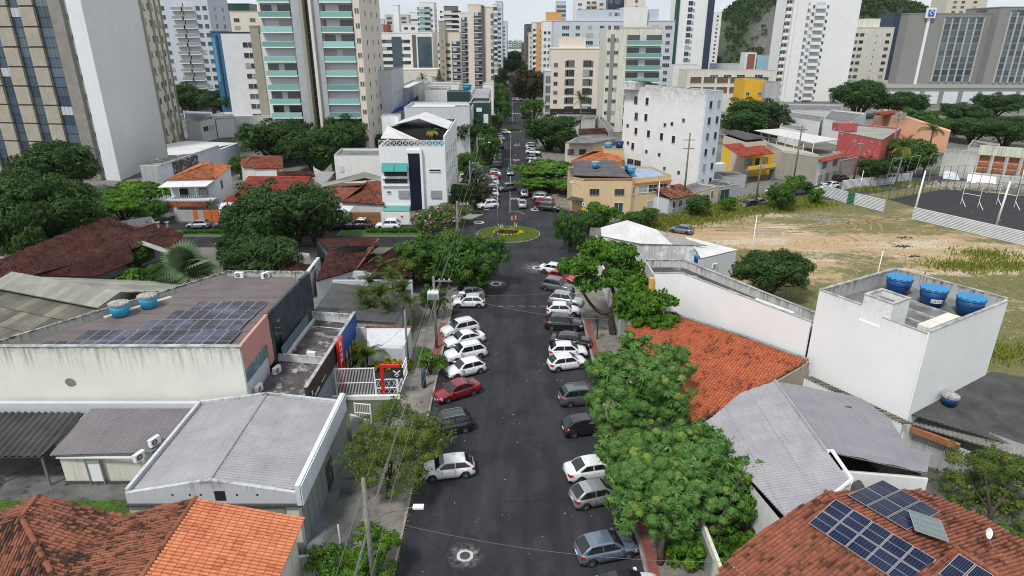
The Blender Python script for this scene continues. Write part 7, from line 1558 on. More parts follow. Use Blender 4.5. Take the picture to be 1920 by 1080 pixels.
for i in range(N):
 p,q=math.pi*i/N,math.pi*(i+1)/N;f=lambda a,y:(cx-R_*math.cos(a),y,zb+R_*.75*math.sin(a));b.quad(f(p,262),f(q,262),f(q,285),f(p,285));b.quad(f(p,285),f(q,285),f(q,262),f(p,262))
b.build('barrel_roof',M['zinc'],o,True);b=MB();b.add([(cx-R_*math.cos(math.pi*i/N),264,zb+R_*.74*math.sin(math.pi*i/N))for i in range(N+1)],[tuple(range(N+1))[::-1]]);b.bx(cx-R_,cx+R_,264,285,0,zb);b.build('wall',M['slab_grey'],o);b=MB();b.bx(cx,cx+R_*.9,263.6,263.9,5.5,8);b.build('brick_panel',M['beige_wall']if 0 else simple('salmon',(.5,.2,.12),.7),o)
o=thing('blue_awning','curved bright blue awning climbing between the white buildings','awning',(*PY(745,195,200)[:2],0));
for(xa,ya,xb,yb)in((730,215,757,204),(757,200,775,188),(770,190,792,186)):
 p,q=PY(xa,ya,185+(xa-730)*.5),PY(xb,yb,195+(xb-730)*.5);slab(o,'canopy',[p,q,(q[0]+1,q[1]+7,q[2]+1.2),(p[0]+1,p[1]+7,p[2]+1.2)],.15,simple('awning_blue',(.0,.12,.55),.5)if xa==730 else bpy.data.materials['awning_blue']);b=MB();b.cyl(p[:2],.1,0,p[2],6);b.cyl(q[:2],.1,0,q[2],6);b.build('post',M['white_metal'],o)
# grey four-storey block right of the green tower
o,x0,x1,z=pyb('pale grey four-storey block with dark window bands right of the green-glass tower',690,736,132,195,22,'light_grey_wall','slab_grey',ref=180);facade(o,(x0,195),(x1,195),4,4,3.8,(.33,),win(2.9,1.4,'plain','window_glass','frame_grey',3));facade(o,(x1,195),(x1,217),4,4,3.8,(.2,.5,.8),wsm)
pyb('grey warehouse with a white roof beyond the four-storey block',739,768,165,215,40,'grey_wall','white_roof',ref=190);o,P=blk('white ramp-roofed annex between the dark trees and the central building',[(682,232),(722,215),(724,200),(690,222)],6,'white_wall','slab_dark')
# ---- right side ----
OC=wallm('ochre_render',(.66,.5,.29),.12,None,streak=.1)
o=thing('corner_building','two-storey ochre corner building with an angled glazed terrace and grey roofs','building',(20,122,0));F=[(11.4,120.5),(13.4,118.6),(22.4,118.4),(23.2,119.2),(30.6,122.3),(28.5,131),(11.4,131)]
b=MB();b.prism(F,0,6.6,top=False);b.build('wall',OC,o);b=MB();b.prism([(p[0],p[1])for p in F[:3]]+[(22.6,131),(11.4,131)],6.2,6.35);b.build('roof',M['slab_dark'],o)
corr_roof(o,[(11.6,120.7,6.8),(22.2,118.9,6.8),(20.5,129.5,8.2),(12.4,129.5,8.0)],metalm('dark_purple_sheet',(.13,.125,.13),(.09,.085,.09),.5,.9),0,1,.18,.03,1.1,2.5)
b=MB();b.prism([(23,119.6),(30.2,122.5),(28.3,130.5),(22.7,130)],6.1,6.3);b.build('terrace_roof',concm('blue_tarp',(.2,.32,.5),(.4,.45,.5),.9),o)
b=MB();b.seg((13.4,118.55),(22.5,118.35),.12,.12,z0=6.6);b.seg((22.8,119.05),(30.7,122.2),.5,.25,z0=5.5);b.build('cornice',simple('terracotta',(.5,.2,.08),.7),o)
facade(o,(13.4,118.6),(22.4,118.4),3.6,1,3,(.23,.75),win(1.7,1.1,'plain','window_glass','frame_grey',3));facade(o,(23.2,119.2),(30.6,122.3),3.7,1,3,(.22,.5,.78),win(2.0,1.35,'plain','window_glass','frame_white',2,2));facade(o,(23.2,119.2),(30.6,122.3),.3,1,3,(.45,),win(1.3,1.7,'plain','window_blue','frame_white',3));facade(o,(13.4,118.6),(22.4,118.4),.3,1,3,(.75,),win(1.6,1.8,'plain','window_blue','frame_white',2));facade(o,(22.4,118.4),(23.2,119.2),3.7,1,3,(.5,),win(.7,1.3))
slab(o,'shop_canopy',[(10.3,118.6,2.7),(13.2,117.2,2.7),(13.4,118.5,2.9),(11.4,120.4,2.9)],.15,M['asbestos_dark'])
tank(16.2,124.5,7.6,.75,1.0,'light blue tank in the middle of the dark corner roof');tank(22.8,121.8,7.0,.75,1.1,'light blue tank at the bend of the ochre corner building');tank(22.6,123.6,6.6,.9,1.5,'navy tank behind the light blue one on the ochre building','tank_navy','tank_lid_blue')
o,E_=hip('house with a bright salmon-orange roof behind the ochre corner building',[(1070,303),(1130,318),(1170,300),(1165,276)],6.6,[(1110,284),(1140,280)],8.,'tile_rust','ochre_wall');c=G2(1148,292,7);bxw('',c[0]-2,c[0]+2.4,c[1]-1,c[1]+2,8.6,'ochre_wall','slab_grey',.2,o=o,z0=5)
tank(c[0]-1,c[1],8.7,.8,.9,'pale blue tank on the ochre box above the salmon roof, left one');tank(c[0]+1.5,c[1]+.3,8.7,.9,1.2,'navy tank on the ochre box above the salmon roof','tank_navy','tank_navy')
o,P=blk('cream house with a grey slab roof behind the salmon roof',[(1060,268),(1113,268),(1140,262),(1110,258),(1080,258)],5.2,'beige_wall','slab_grey',.1);facade(o,P[0],P[1],2.2,1,3,(.2,.62),win(1.6,1.3,'plain','window_glass','frame_dark',3))
slab(o,'roof',[G(1060,268,5.5),G(1113,268,5.5),G(1162,258,5.5),G(1130,254,5.8),G(1085,258,5.8)],.15,M['slab_grey'])
o,P=blk('old concrete garage with mould-streaked walls beside the royal palm',[(1046,224),(1116,224),(1122,216),(1044,214)],5,wallm('mouldy',(.5,.49,.47),.8,5,streak=1.,fade=2.5),'slab_dark');o,P=blk('long grey stepped wall building right of the royal palm',[(1122,222),(1142,246),(1150,240),(1128,218)],5,M['grey_wall'],'slab_grey')
hip('low house with dark red roofs behind the cream house',[(1085,252),(1140,250),(1140,240),(1085,242)],4.,[(1100,243),(1125,243)],5,'tile_brown')
# weathered white block
WW=wallm('weathered_white',(.74,.74,.74),.5,21.3,dark=(.3,.3,.29),streak=.6,fade=4.5,epow=1.6);P0,P1_,P2_=(25.3,149),(38.4,131.8),(42.8,135.4);P3_=(29.7,152.6)
o=thing('weathered_block','weathered white six-storey block with sparse small windows and mould-stained top','building',(34,142,0))
b=MB();b.seg(P0,P1_,.3,21.2);b.seg(P2_,P3_,.3,21.2);b.seg(P3_,P0,.3,21.2);b.build('wall',WW,o);b=MB();b.seg(P1_,P2_,.3,21.2);b.build('wall',wallm('shaded_bluish_white',(.66,.71,.78),.2,21.2,streak=.5,fade=3),o)  # less sunlit end face: its cooler shade is painted into the wall colour
b=MB();b.prism([P0,P1_,P2_,P3_],20.4,20.5);b.build('roof',M['slab_dark'],o);b=MB();b.seg(P0,(27.8,145.7),3.4,1.6,z0=20.6);b.build('stair_head',WW,o);slab(o,'shed_roof',[(26.5,148.6,22.4),(29.5,144.4,22.4),(31.5,146,21.6),(28.6,150.2,21.6)],.1,M['asbestos'])
for k in range(2):b=MB();b.tube([(P0[0]+.1,P0[1],22+k*.4),(P1_[0],P1_[1],21.4+k*.0),(P2_[0],P2_[1],21.4+k*.35)],.03,4);b.build('rail',M['pole_concrete'],o)
b=MB();b.prism([(p[0]+.02,p[1]-.02)for p in(P0,P1_)]+[(P1_[0]+.02,P1_[1]-.12),(P0[0]+.02,P0[1]-.12)],17.6,17.64);
wv=[win(.85,1.5,'plain','dark_void','frame_white',1),win(.85,1.5,'plain','window_glass','frame_grey',2)];fr=wallframe(P0,P1_);FL=math.hypot(P1_[0]-P0[0],P1_[1]-P0[1])
for u,z in((.16,17.6),(.31,17.6),(.18,14.2),(.31,14.2),(.56,13.6),(.645,14),(.19,11),(.36,10.8),(.53,10.6),(.68,10.4),(.16,7.6),(.35,7.4),(.52,7.2),(.09,8.6),(.07,12.4),(.78,15),(.6,4.5),(.78,4.2)):
 big=z in(17.6,14.2,11,10.8,10.6,10.4,7.6);place('window',random.choice(wv)if big else wsm,o,fr@Matrix.Translation((u*FL,-.15,z)))
for u in(.1,.2):place('window',win(1.8,1.2,'plain','dark_void','frame_grey',3),o,fr@Matrix.Translation((u*FL+.9,-.15,4.2)))
facade(o,P1_,P2_,2.2,6,3.15,(.3,.78),win(.8,1.35,'plain','dark_void','frame_grey',1))
for q in o.children:
 if q.name.startswith('window')and q.matrix_basis.translation.x>38.41:q.matrix_basis=Matrix.Translation((.08,-.13,0))@q.matrix_basis
# row of houses along the side street
def gnd(label,a,b_,dep,z,wall,roof='slab_grey',name='house',par=.3,wins=(),wz=1.,me=None,cap=True):
 """a house whose front wall foot runs between two ground pixels"""
 p,q=Vector(G2(*a)),Vector(G2(*b_));d=(q-p).normalized();n=Vector((-d.y,d.x));o=thing(name,label,'house',(*p.lerp(q,.5),0));shell(o,[tuple(p),tuple(q),tuple(q+n*dep),tuple(p+n*dep)],0,z,M[wall]if isinstance(wall,str)else wall,M[roof]if isinstance(roof,str)else roof,par,.2,cap)
 if wins:facade(o,tuple(p),tuple(q),wz,1,3,wins,me or w1)
 return o,p,q,n
o,p,q,n=gnd('low house with a broken old tile roof beside the ochre building',(1252,402),(1300,392),6,2.8,'light_grey_wall',wins=(.2,.45,.7,.9),me=win(.7,1.3,'plain','dark_void'));tile_roof(o,[(*(p-n*.5),3.),(*(q-n*.5),3.),(*(q+n*4),4.3),(*(p+n*4),4.3)],M['tile_old'],0,1,.28,.42,3)
gnd('low pinkish house at the foot of the weathered block',(1302,393),(1345,380),5,3.4,'beige_wall',wins=(.3,.7),me=win(.8,1.8,'plain','dark_void'));gnd('grey garage shed with blue-grey doors',(1346,378),(1382,372),6,2.9,'grey_wall','slab_dark',wins=(.3,),wz=.1,me=win(2.4,2.2,'plain','window_blue','frame_grey',2))
gnd('dark flat-roofed shed in front of the yellow house',(1352,354),(1396,352),5,2.7,'grey_wall','slab_dark')
YW=wallm('yellow_render',(.78,.48,.03),.06,streak=.03)
o=thing('yellow_house','bright yellow two-storey house with a red tiled roof and a grey balcony','house',(*G2(1400,325),0));a,b_=G2(1398,345),G2(1451,338);p,q=Vector(a),Vector(b_);d=(q-p).normalized();n=Vector((-d.y,d.x));p0=p-d*7.5+n*5.5
walls=MB();walls.prism([G2(1401,332),G2(1447,326),G2(1425,300),G2(1352,318)],0,6.0,top=False);walls.build('wall',YW,o)
YR=[G(1389,294,6.2),G(1451,288,6.2),G(1420,266,7.7),G(1354,271,7.7)];tile_roof(o,YR,M['tile_crimson'],0,1,.28,.42,3)
b=MB();b.prism([tuple(p),tuple(q),tuple(q+n*1.5),tuple(p+n*1.5)],2.7,3.1);b.prism([tuple(p),tuple(p+d*.35),tuple(p+d*.35+n*1.4),tuple(p+n*1.4)],0,2.7);b.prism([tuple(q-d*.35),tuple(q),tuple(q+n*1.4),tuple(q-d*.35+n*1.4)],0,2.7);b.build('balcony',simple('slate_blue',(.12,.16,.21),.6),o)
b=MB();b.seg(tuple(p),tuple(q),.08,.9,z0=3.1);b.build('balcony_rail',YW,o);facade(o,tuple(p-d*.5+n*1.38),tuple(q+n*1.38),3.5,1,3,(.25,.5,.78),win(1.2,1.8,'plain','dark_void','frame_dark',2));b=MB();w_=p-d*4+n*5.4;b.prism([tuple(w_),tuple(w_+d*2.8),tuple(w_+d*2.6+n*1.4),tuple(w_+n*1.4)],2.2,4.0);b.build('white_sign_box',M['white_metal'],o)
o,P=blk('cream house with a dark slab roof behind the yellow one',[(1357,254),(1400,268),(1438,264),(1378,249)],8.2,'beige_wall','asbestos_dark',.05);facade(o,P[0],P[1],6.4,1,3,(.5,),win(1,1,'plain','dark_void'));facade(o,P[1],P[2],6.3,1,3,(.15,.5,.85),win(.9,.9,'plain','dark_void'));slab(o,'roof',[G(1354,247,9),G(1398,262,8.7),G(1442,258,8.7),G(1380,243,9)],.2,M['asbestos_dark'])
o,p,q,n=gnd('tall cream house with garages and a white open roof canopy',(1526,347),(1570,335),9,6.2,'cream_wall',wins=(.2,.5,.82),wz=.05,me=win(2.2,2.1,'plain','frame_grey','frame_white',1));d=(q-p).normalized();facade(o,tuple(p),tuple(q),3.3,1,3,(.3,.75),win(2.2,1.6,'plain','window_blue','frame_white',3));tile_roof(o,[(*(p-n*1.2),5.4),(*(q-n*1.2),5.4),(*(q+n*.8),6.1),(*(p+n*.8),6.1)],M['tile_crimson'],0,1,.28,.42,3)
B5=Vector(G2(1458,318));lw=MB();lw.prism([tuple(p),tuple(p+n*9),tuple(B5+n*6),tuple(B5)],0,6.8);lw.build('wall',wallm('cream_stain2',(.64,.6,.5),.35,6.8,streak=.5,fade=3),o)
slab(o,'white_canopy',[G(1414,244,9.3),G(1525,268,9),G(1573,261,9),G(1462,241,9.4)],.15,M['white_roof'])
for k in range(7):c=Vector(G2(1428,247,9)).lerp(Vector(G2(1526,268,9)),k/6);b=MB();b.cyl(tuple(c),.09,5.5,9.05,6);b.build('canopy_post',M['white_metal'],o)
gnd('stained grey garage walls right of the cream house',(1571,333),(1640,318),5,4,wallm('stained_garage',(.36,.36,.36),.7,4,streak=.8,fade=2),'slab_dark',wins=(.15,.4,.62),wz=.05,me=win(2,2.4,'plain','frame_grey','frame_grey',1))
o,P=blk('large patchy red building behind the side street',[(1573,246),(1655,262),(1690,240),(1600,232)],9.2,wallm('patchy_red',(.5,.1,.1),.3,9.2,streak=.4,fade=5,patch=((.62,.35,.33),1.1,.6)),'asbestos_pale',.4);b=MB();q=P[0];b.bx(q[0],q[0]+5,q[1]+1,q[1]+4,9,11);b.build('roof_box',bpy.data.materials['patchy_red'],o)
SAL=wallm('salmon_wall',(.64,.36,.23),.35,9,streak=.4,fade=3)
o,P=blk('salmon building with a stained gable wall and a red tiled head',[(1637,222),(1660,214),(1700,218),(1690,208),(1650,205)],11,SAL,'slab_dark',.1);a,b_=G(1656,232,8),G(1778,275,4);b=MB();b.prism([G2(1656,208,11),G2(1695,216,10),G2(1782,247,6),G2(1783,244,6),G2(1696,213,10),G2(1657,205,11)],0,[11.2,9.6,6,6,9.6,11.2]);b.build('gable_wall',SAL,o)
tile_roof(o,[G(1634,212,11.2),G(1662,216,11.2),G(1690,208,11.6),G(1660,202,12.5)],M['tile_crimson'],0,1,.3,.45,3)
for lb,pts,z,w_ in(('white low hall with a peeling roof behind the canopy house',[(1455,214),(1538,228),(1545,216),(1465,205)],6,'white_wall'),('white building with a rusty sheet roof beside the red building',[(1545,222),(1590,232),(1625,212),(1560,205)],7,'white_wall'),('pale podium building under the white curved tower',[(1450,205),(1578,208),(1580,196),(1455,194)],6,'light_grey_wall'),
        ('small white house with a blue tarp behind the canopy house',[(1462,236),(1500,244),(1510,236),(1470,228)],5,'white_wall'),('grey lean-to between the red and the salmon buildings',[(1620,240),(1660,248),(1670,236),(1625,232)],5,'grey_wall')):blk(lb,pts,z,w_)
# ruined walls beyond the court
RU=wallm('ruined_wall',(.5,.5,.47),.6,6,streak=.5,fade=3);BRK=simple('hollow_brick',(.36,.13,.06),.9)
o=thing('ruined_building','half-demolished walls with bare orange brickwork beyond the sports court','ruin',(*G2(1850,330),0))
def upw(a,b_,z0,z1,m,name='wall',th=.3):q=MB();q.seg(G2(*a),G2(*b_),th,z1-z0,z0=z0);return q.build(name,m,o)
upw((1760,330),(1822,336),0,6.5,RU);upw((1822,336),(1990,352),0,1.6,RU,'wall',.5);upw((1822,334),(1990,350),5.6,7.8,wallm('pale_green_band',(.58,.62,.5),.3),'wall',.4);upw((1822,333),(1990,349),1.6,5.6,BRK,'brick_infill',.25)
for k in range(7):a=(1822+k*27,334.4+k*2.5);q=MB();c=G2(*a);q.bx(c[0]-.22,c[0]+.22,c[1]-.45,c[1]+.2,0,5.8);q.build('column',RU,o)
for k in range(16):
 for j in range(2):a,b_=G2(1824+k*10.5,334+k),G2(1833+k*10.5,334.9+k);q=MB();q.seg((a[0],a[1]-.2),(b_[0],b_[1]-.2),.05,.12,z0=2.6+j*1.4);q.build('brick_course',RU,o)
slab(o,'fallen_panel',[G(1812,343),G(1868,347),G(1868,330,1.2),G(1815,326,1.2)],.2,M['white_wall']);slab(o,'fallen_panel',[G(1768,335),G(1800,338),G(1795,325,1.5),G(1770,318,1.5)],.2,M['blue_white'])
scatter('rubble',900,lambda:(lambda p:(p[0]+random.gauss(0,4),p[1]+random.gauss(0,1.6),.03))(G(random.uniform(1760,1900),random.uniform(343,352))),.4,bpy.data.materials['rubble_mix'],thick=.8)
o,P=blk('unfinished house with timber frames behind the ruined walls',[(1815,275),(1870,282),(1875,270),(1825,262)],4,RU,'slab_dark');facade(o,P[0],P[1],.8,1,3,(.2,.4,.6,.8),win(1.6,2.2,'plain','dark_void','frame_dark',2))
# school, yellow block, church-like front
o,x0,x1,z=pyb('long cream school building with brown shuttered bays under the hill',1288,1455,133,300,16,'cream_wall','tile_crimson',ref=150);facade(o,(x0,300),(x1,300),z-9.4,2,4.3,(.1,.25,.4,.55,.7,.85),win(5,2.6,'plain','wood_dark','frame_white',1));facade(o,(x0,300),(x1,300),z-3.2,1,3,(.3,.45,.6,.8),win(3.5,1.6,'plain','window_glass','frame_white',3))
o,x0,x1,z=pyb('yellow and cream block beside the white curved tower',1395,1433,150,250,12,'yellow_wall','slab_grey',ref=170);facade(o,(x0,250),(x1,250),3,3,4,(.2,.8),w1);pyb('bare grey party-wall block beside the yellow one',1433,1462,155,248,14,'grey_wall','slab_grey',ref=170)
o,x0,x1,z=pyb('light blue building with a tall brick-red pylon',1418,1458,104,380,18,simple('sky_blue_paint',(.3,.48,.58),.6),'slab_grey',ref=120);a,b_=PY(1397,110,378),PY(1418,110,378);q=MB();q.bx(a[0],b_[0],378,386,0,PY(1400,99,378)[2]);q.build('pylon',M['white_wall'],o);q=MB();q.bx(a[0]+1.2,b_[0]-1,377.6,377.9,0,PY(1400,101,378)[2]);q.build('pylon_face',simple('brick_red',(.25,.09,.07),.8),o)
pyb('low white block at the foot of the blue-striped tower',1262,1310,122,385,12,'white_wall',ref=130);pyb('low grey hall right of the blue-striped tower',1340,1395,120,420,12,'light_grey_wall',ref=130)
# ================= TOWERS AND THE SKYLINE =================
M['green_glass']=glassm('green_glass',(.13,.31,.27),.15,.4);M['beige_tower']=wallm('beige_tower',(.6,.54,.45),.08,streak=.08);M['pinkish']=wallm('pinkish_tower',(.7,.63,.54),.08,streak=.06);M['bluegrey']=wallm('bluegrey_tower',(.52,.56,.62),.08,streak=.06)
M['brown_tower']=simple('brown_tower',(.1,.09,.085),.6);M['olive_tower']=wallm('olive_tower',(.34,.33,.26),.1,streak=.1);M['hotel']=wallm('hotel_grey',(.25,.25,.235),.08,streak=.05);M['navy']=simple('navy_cladding',(.02,.035,.075),.4);M['orange_t']=simple('orange_tower',(.6,.33,.12),.7);M['green_dk']=simple('teal_dark_glass',(.01,.055,.05),.15);M['curtain']=glassm('curtain_glass2',(.03,.055,.075),.08,.4);M['blind']=simple('white_blind',(.5,.53,.55),.6)
def balc(w,h,d=1.,rail='green_glass',back='window_glass'):
 key=('balc',round(w,1),round(h,1),rail,back,d)
 if key not in WM:
  b=MB();b.bx(-w/2,w/2,-d,0,-.28,0,0);b.bx(-w/2+.1,w/2-.1,-d,-d+.05,.0,h*.36,1);b.bx(-w/2,w/2,-d-.02,-d+.07,h*.36,h*.36+.06,0)
  b.bx(-w/2+.2,w/2-.2,-.06,0,.05,h*.86,2);b.bx(-w/2+.2+w*random.choice((.1,.35)),-w/2+w*.55,-.1,-.065,.05,h*.86,3);WM[key]=b.mesh('balcony',[M['white_metal'],M[rail],M[back],M['blind']])
 return WM[key]
def tw(label,x0,x1,yt,Y,dep,wall='white_wall',fr=(),sd=(),fh=3.4,ref=None,side=None,box=0,base=1.,group=None,name='tower'):
 a,b_=PY(x0,ref if ref is not None else yt,Y),PY(x1,ref if ref is not None else yt,Y);z=PY((x0+x1)/2,yt,Y)[2];xa,xb=a[0],b_[0]
 o=thing(name,label,'building',((xa+xb)/2,Y+dep/2,0),group);W_=M[wall]if isinstance(wall,str)else wall
 q=MB();q.prism([(xa,Y),(xb,Y),(xb,Y+dep),(xa,Y+dep)],0,z);q.build('wall',W_,o);q=MB();q.bx(xa-.15,xb+.15,Y-.15,Y+dep+.15,z+.004,z+.4);q.build('parapet',side and M[side]or W_,o)
 if box:q=MB();q.bx(xa+(xb-xa)*.3,xa+(xb-xa)*.7,Y+dep*.2,Y+dep*.7,z+.4,z+box);q.build('roof_box',W_,o)
 n=max(1,int((z-base)/fh));f0=max(0,int((4-base)/fh))
 for cols,me in fr:facade(o,(xa,Y),(xb,Y),base,n,fh,cols,me,'balcony' if(me[0]if isinstance(me,list)else me).name.startswith('balc')else 'window',first=f0)
 s0,s1=((xb,Y),(xb,Y+dep))if xb<0 else((xa,Y+dep),(xa,Y))
 for cols,me in sd:facade(o,s0,s1,base,n,fh,cols,me,'balcony' if(me[0]if isinstance(me,list)else me).name.startswith('balc')else 'window',first=f0)
 return o,xa,xb,z
def strip(o,name,x0,x1,Y,z0,z1,mat,d=.15):q=MB();q.bx(x0,x1,Y-d,Y,z0,z1);q.build(name,M[mat]if isinstance(mat,str)else mat,o)
W=lambda w,h,g='window_glass',f='frame_grey',nx=2,k='plain':win(w,h,k,g,f,nx)
# stone-clad tower (left edge)
STN=concm('stone_cladding',(.43,.385,.32),(.34,.31,.26),.5,grain=5,gs=.2);TWH=wallm('tower_white',(.72,.74,.76),.06,None,streak=.08)
o=thing('office_tower','huge stone-clad and glass office tower with a blank white flank at the left edge','building',(-105,160,0));A_,B_=Vector((-136,157)),Vector((-91.6,149));u_=(B_-A_).normalized();n_=Vector((-u_.y,u_.x));LW=(B_-A_).length
q=MB();q.prism([tuple(A_+n_),tuple(B_+n_-u_*.8),(-98.5,180),tuple(A_+n_*30)],0,52);q.build('wall',simple('tower_core',(.03,.03,.032),.5),o)
fw=wallframe(A_,B_);FH=4.15;x=LW;spec=[('glass',2.6),('bay',2.),('pier',3.1),('glass',4.2),('stone',3.6),('glass',3.0),('stone',3.7),('glass',3.0),('stone',3.7),('glass',3.0),('stone',3.7)]
if 1:
 st=MB();st.bx(0,3.6,-.5,.3,.35,FH,0);stm=st.mesh('stone_panel',[STN]);jt=MB();jt.bx(0,3.6,-.25,.3,0,.35,0);jtm=jt.mesh('joint_band',[M['wood_dark']])
 for kind,w in spec:
  x-=w
  for f in range(12):
   z=f*FH;T_=fw@Matrix.Translation((x,0,z))
   if kind=='stone':place('stone_panel',stm,o,T_@Matrix.Diagonal((w/3.6,1,1,1)));place('joint_band',jtm,o,T_@Matrix.Diagonal((w/3.6,1,1,1)))
   elif kind=='glass':
    for r_ in range(2):place('window',win(w-.15,FH/2-.15,'plain',random.choice(('curtain','curtain','window_blue','blind')if r_ else('curtain','window_blue')),'frame_dark',4 if w>4 else 3,1),o,T_@Matrix.Translation((w/2,.2,r_*FH/2+.1)))
   elif kind=='bay':b=place('ledge_box',win(1.5,1.1,'ac','slab_grey','frame_grey',1)if 'slab_grey' in M else None,o,T_@Matrix.Translation((w/2,.2,1.6)))
  if kind in('pier','bay'):q=MB();q.bx(x,x+w,-.9 if kind=='pier' else .2,1.2,0,52,0,fw);q.build('pier' if kind=='pier' else 'wall',concm('pier_concrete',(.3,.28,.25),(.22,.21,.19),.6)if kind=='pier' else TWH,o)
q=MB();q.prism([(-91.4,148.4),(-92.2,158),(-97.2,182),(-99,182),(-95,148.9)],0,52);q.build('wall',TWH,o)
q=MB();q.prism([(-97.2,182.2),(-106,210),(-116,208),(-104,182)],0,52);q.build('wall',M['cream_wall'],o);facade(o,(-97.2,182.2),(-106,210),1.5,12,4.1,(.14,.36,.56,.84),[W(2.2,1.5,'window_glass','frame_grey',3,'ac'),W(2.,1.7)])
fr2=wallframe((-97.2,182.2),(-106,210))
for u0 in(.02,.43,.7,.97):q=MB();q.bx(29.3*u0-.35,29.3*u0+.35,-.45,0,0,52,0,fr2);q.build('rib',M['olive_tower'],o)
# green-glass apartment tower
o=thing('apartment_tower','tall apartment tower with green glass balconies and a dark central glass shaft','building',(-50,195,0));Y=178;X=lambda px,py=125:PY(px,py,Y)[0];GW=concm('grey_cladding',(.46,.48,.52),(.38,.4,.44),.8)
q=MB();q.bx(X(499),X(684),Y,Y+26,0,56);q.build('wall',M['pinkish'],o)
for a,b_,m_,d in((X(561),X(577),GW,1.4),(X(599),X(612),GW,1.4),(X(577),X(583),M['olive_tower'],2.2),(X(594),X(599),M['pinkish'],2.2),(X(672),X(684),M['pinkish'],1.2)):strip(o,'pilaster',a,b_,Y,0,56,m_,d)
for f in range(16):
 z=.6+f*3.55
 for a,b_,nx in((X(501),X(560),6),(X(613),X(671),6)):place('balcony',balc(b_-a,3.4,1.7,'green_glass',random.choice(('window_glass','blind','curtain_cloth','blind','bluegrey','curtain_dim'))),o,Matrix.Translation(((a+b_)/2,Y,z)))
 for r_ in range(2):place('shaft_glass',win(X(593)-X(584),1.6,'plain','green_dk','frame_dark',3),o,Matrix.Translation(((X(593)+X(584))/2,Y,z+r_*1.77)))
 for u in(.4,.75):place('window',W(.35,1.),o,Matrix.Translation((X(672)+(X(684)-X(672))*u,Y-1.2,z+1)))
facade(o,(X(684),Y),(X(684),Y+26),1,15,3.55,(.2,.5,.8),W(.9,1.2))
w2,w3=W(1.6,1.5),W(2.6,1.5,nx=3);bb=balc(5,3.1,1.2,'bluegrey');bg2=balc(6,3.1,1.2,'green_glass');bd=balc(4,3,1.2,'frame_dark')
# left of the street
tw('pale grey tower with stacked balconies behind the office tower',306,402,-14,285,20,'bluegrey',[((.42,.62),balc(5,3.2,1.4,'frame_grey','light_grey_wall')),((.12,.8,.93),w2)],[((.3,.7),w2)],ref=90)
tw('white stained block with a blue rim beside the advertising screen',422,500,62,235,14,wallm('stained_block',(.7,.71,.72),.5,46,streak=.5,fade=20),[((.55,.68),w2)],[((.3,.7),w2)],ref=120,side='navy')
o,xa,xb,z=tw('blue advertising screen tower',402,421,60,262,8,simple('screen_blue',(.03,.12,.22),.4),ref=110,name='billboard');strip(o,'picture',xa+.3,xb-2.5,262,z-18,z-2,simple('screen_cyan',(.06,.28,.42),.4));strip(o,'divider',xa+2,xa+2.4,261.8,8,z-1,'navy')
tw('olive service column of the stained block',474,490,50,234.6,12,'olive_tower',ref=100);tw('beige block with an orange band behind the stained one',432,492,22,330,14,'pinkish',[((.2,.7),w3)],ref=40,side='orange_t');tw('teal-screened roof storey between the left towers',420,470,8,336,10,'green_dk',ref=30);tw('distant pale block behind the advertising screen',385,432,36,420,14,'white_wall',[((.2,.5,.8),w3)],ref=60)
o,xa,xb,z=tw('white office slab with two black curtain-wall panels beyond the shops',712,812,62,400,20,'white_wall',[((.08,.2,.4,.52),W(3.6,1.8,nx=3))],fh=3.9,ref=100,side='white_wall',base=9)
for a,b_ in((736,754),(784,810)):strip(o,'curtain_wall',PY(a,100,400)[0],PY(b_,100,400)[0],400,9,z-2,'curtain',.4)
strip(o,'stained_strip',PY(774,100,400)[0],PY(781,100,400)[0],400,9,z-1,'brown_tower',.3)
o,xa,xb,z=tw('long low cream podium under the white office slab',735,820,131,380,18,'cream_wall',ref=140,name='podium');strip(o,'window_band',xa+14,xb-3,380,4.5,6,'window_glass')
SP='slender towers of the skyline'
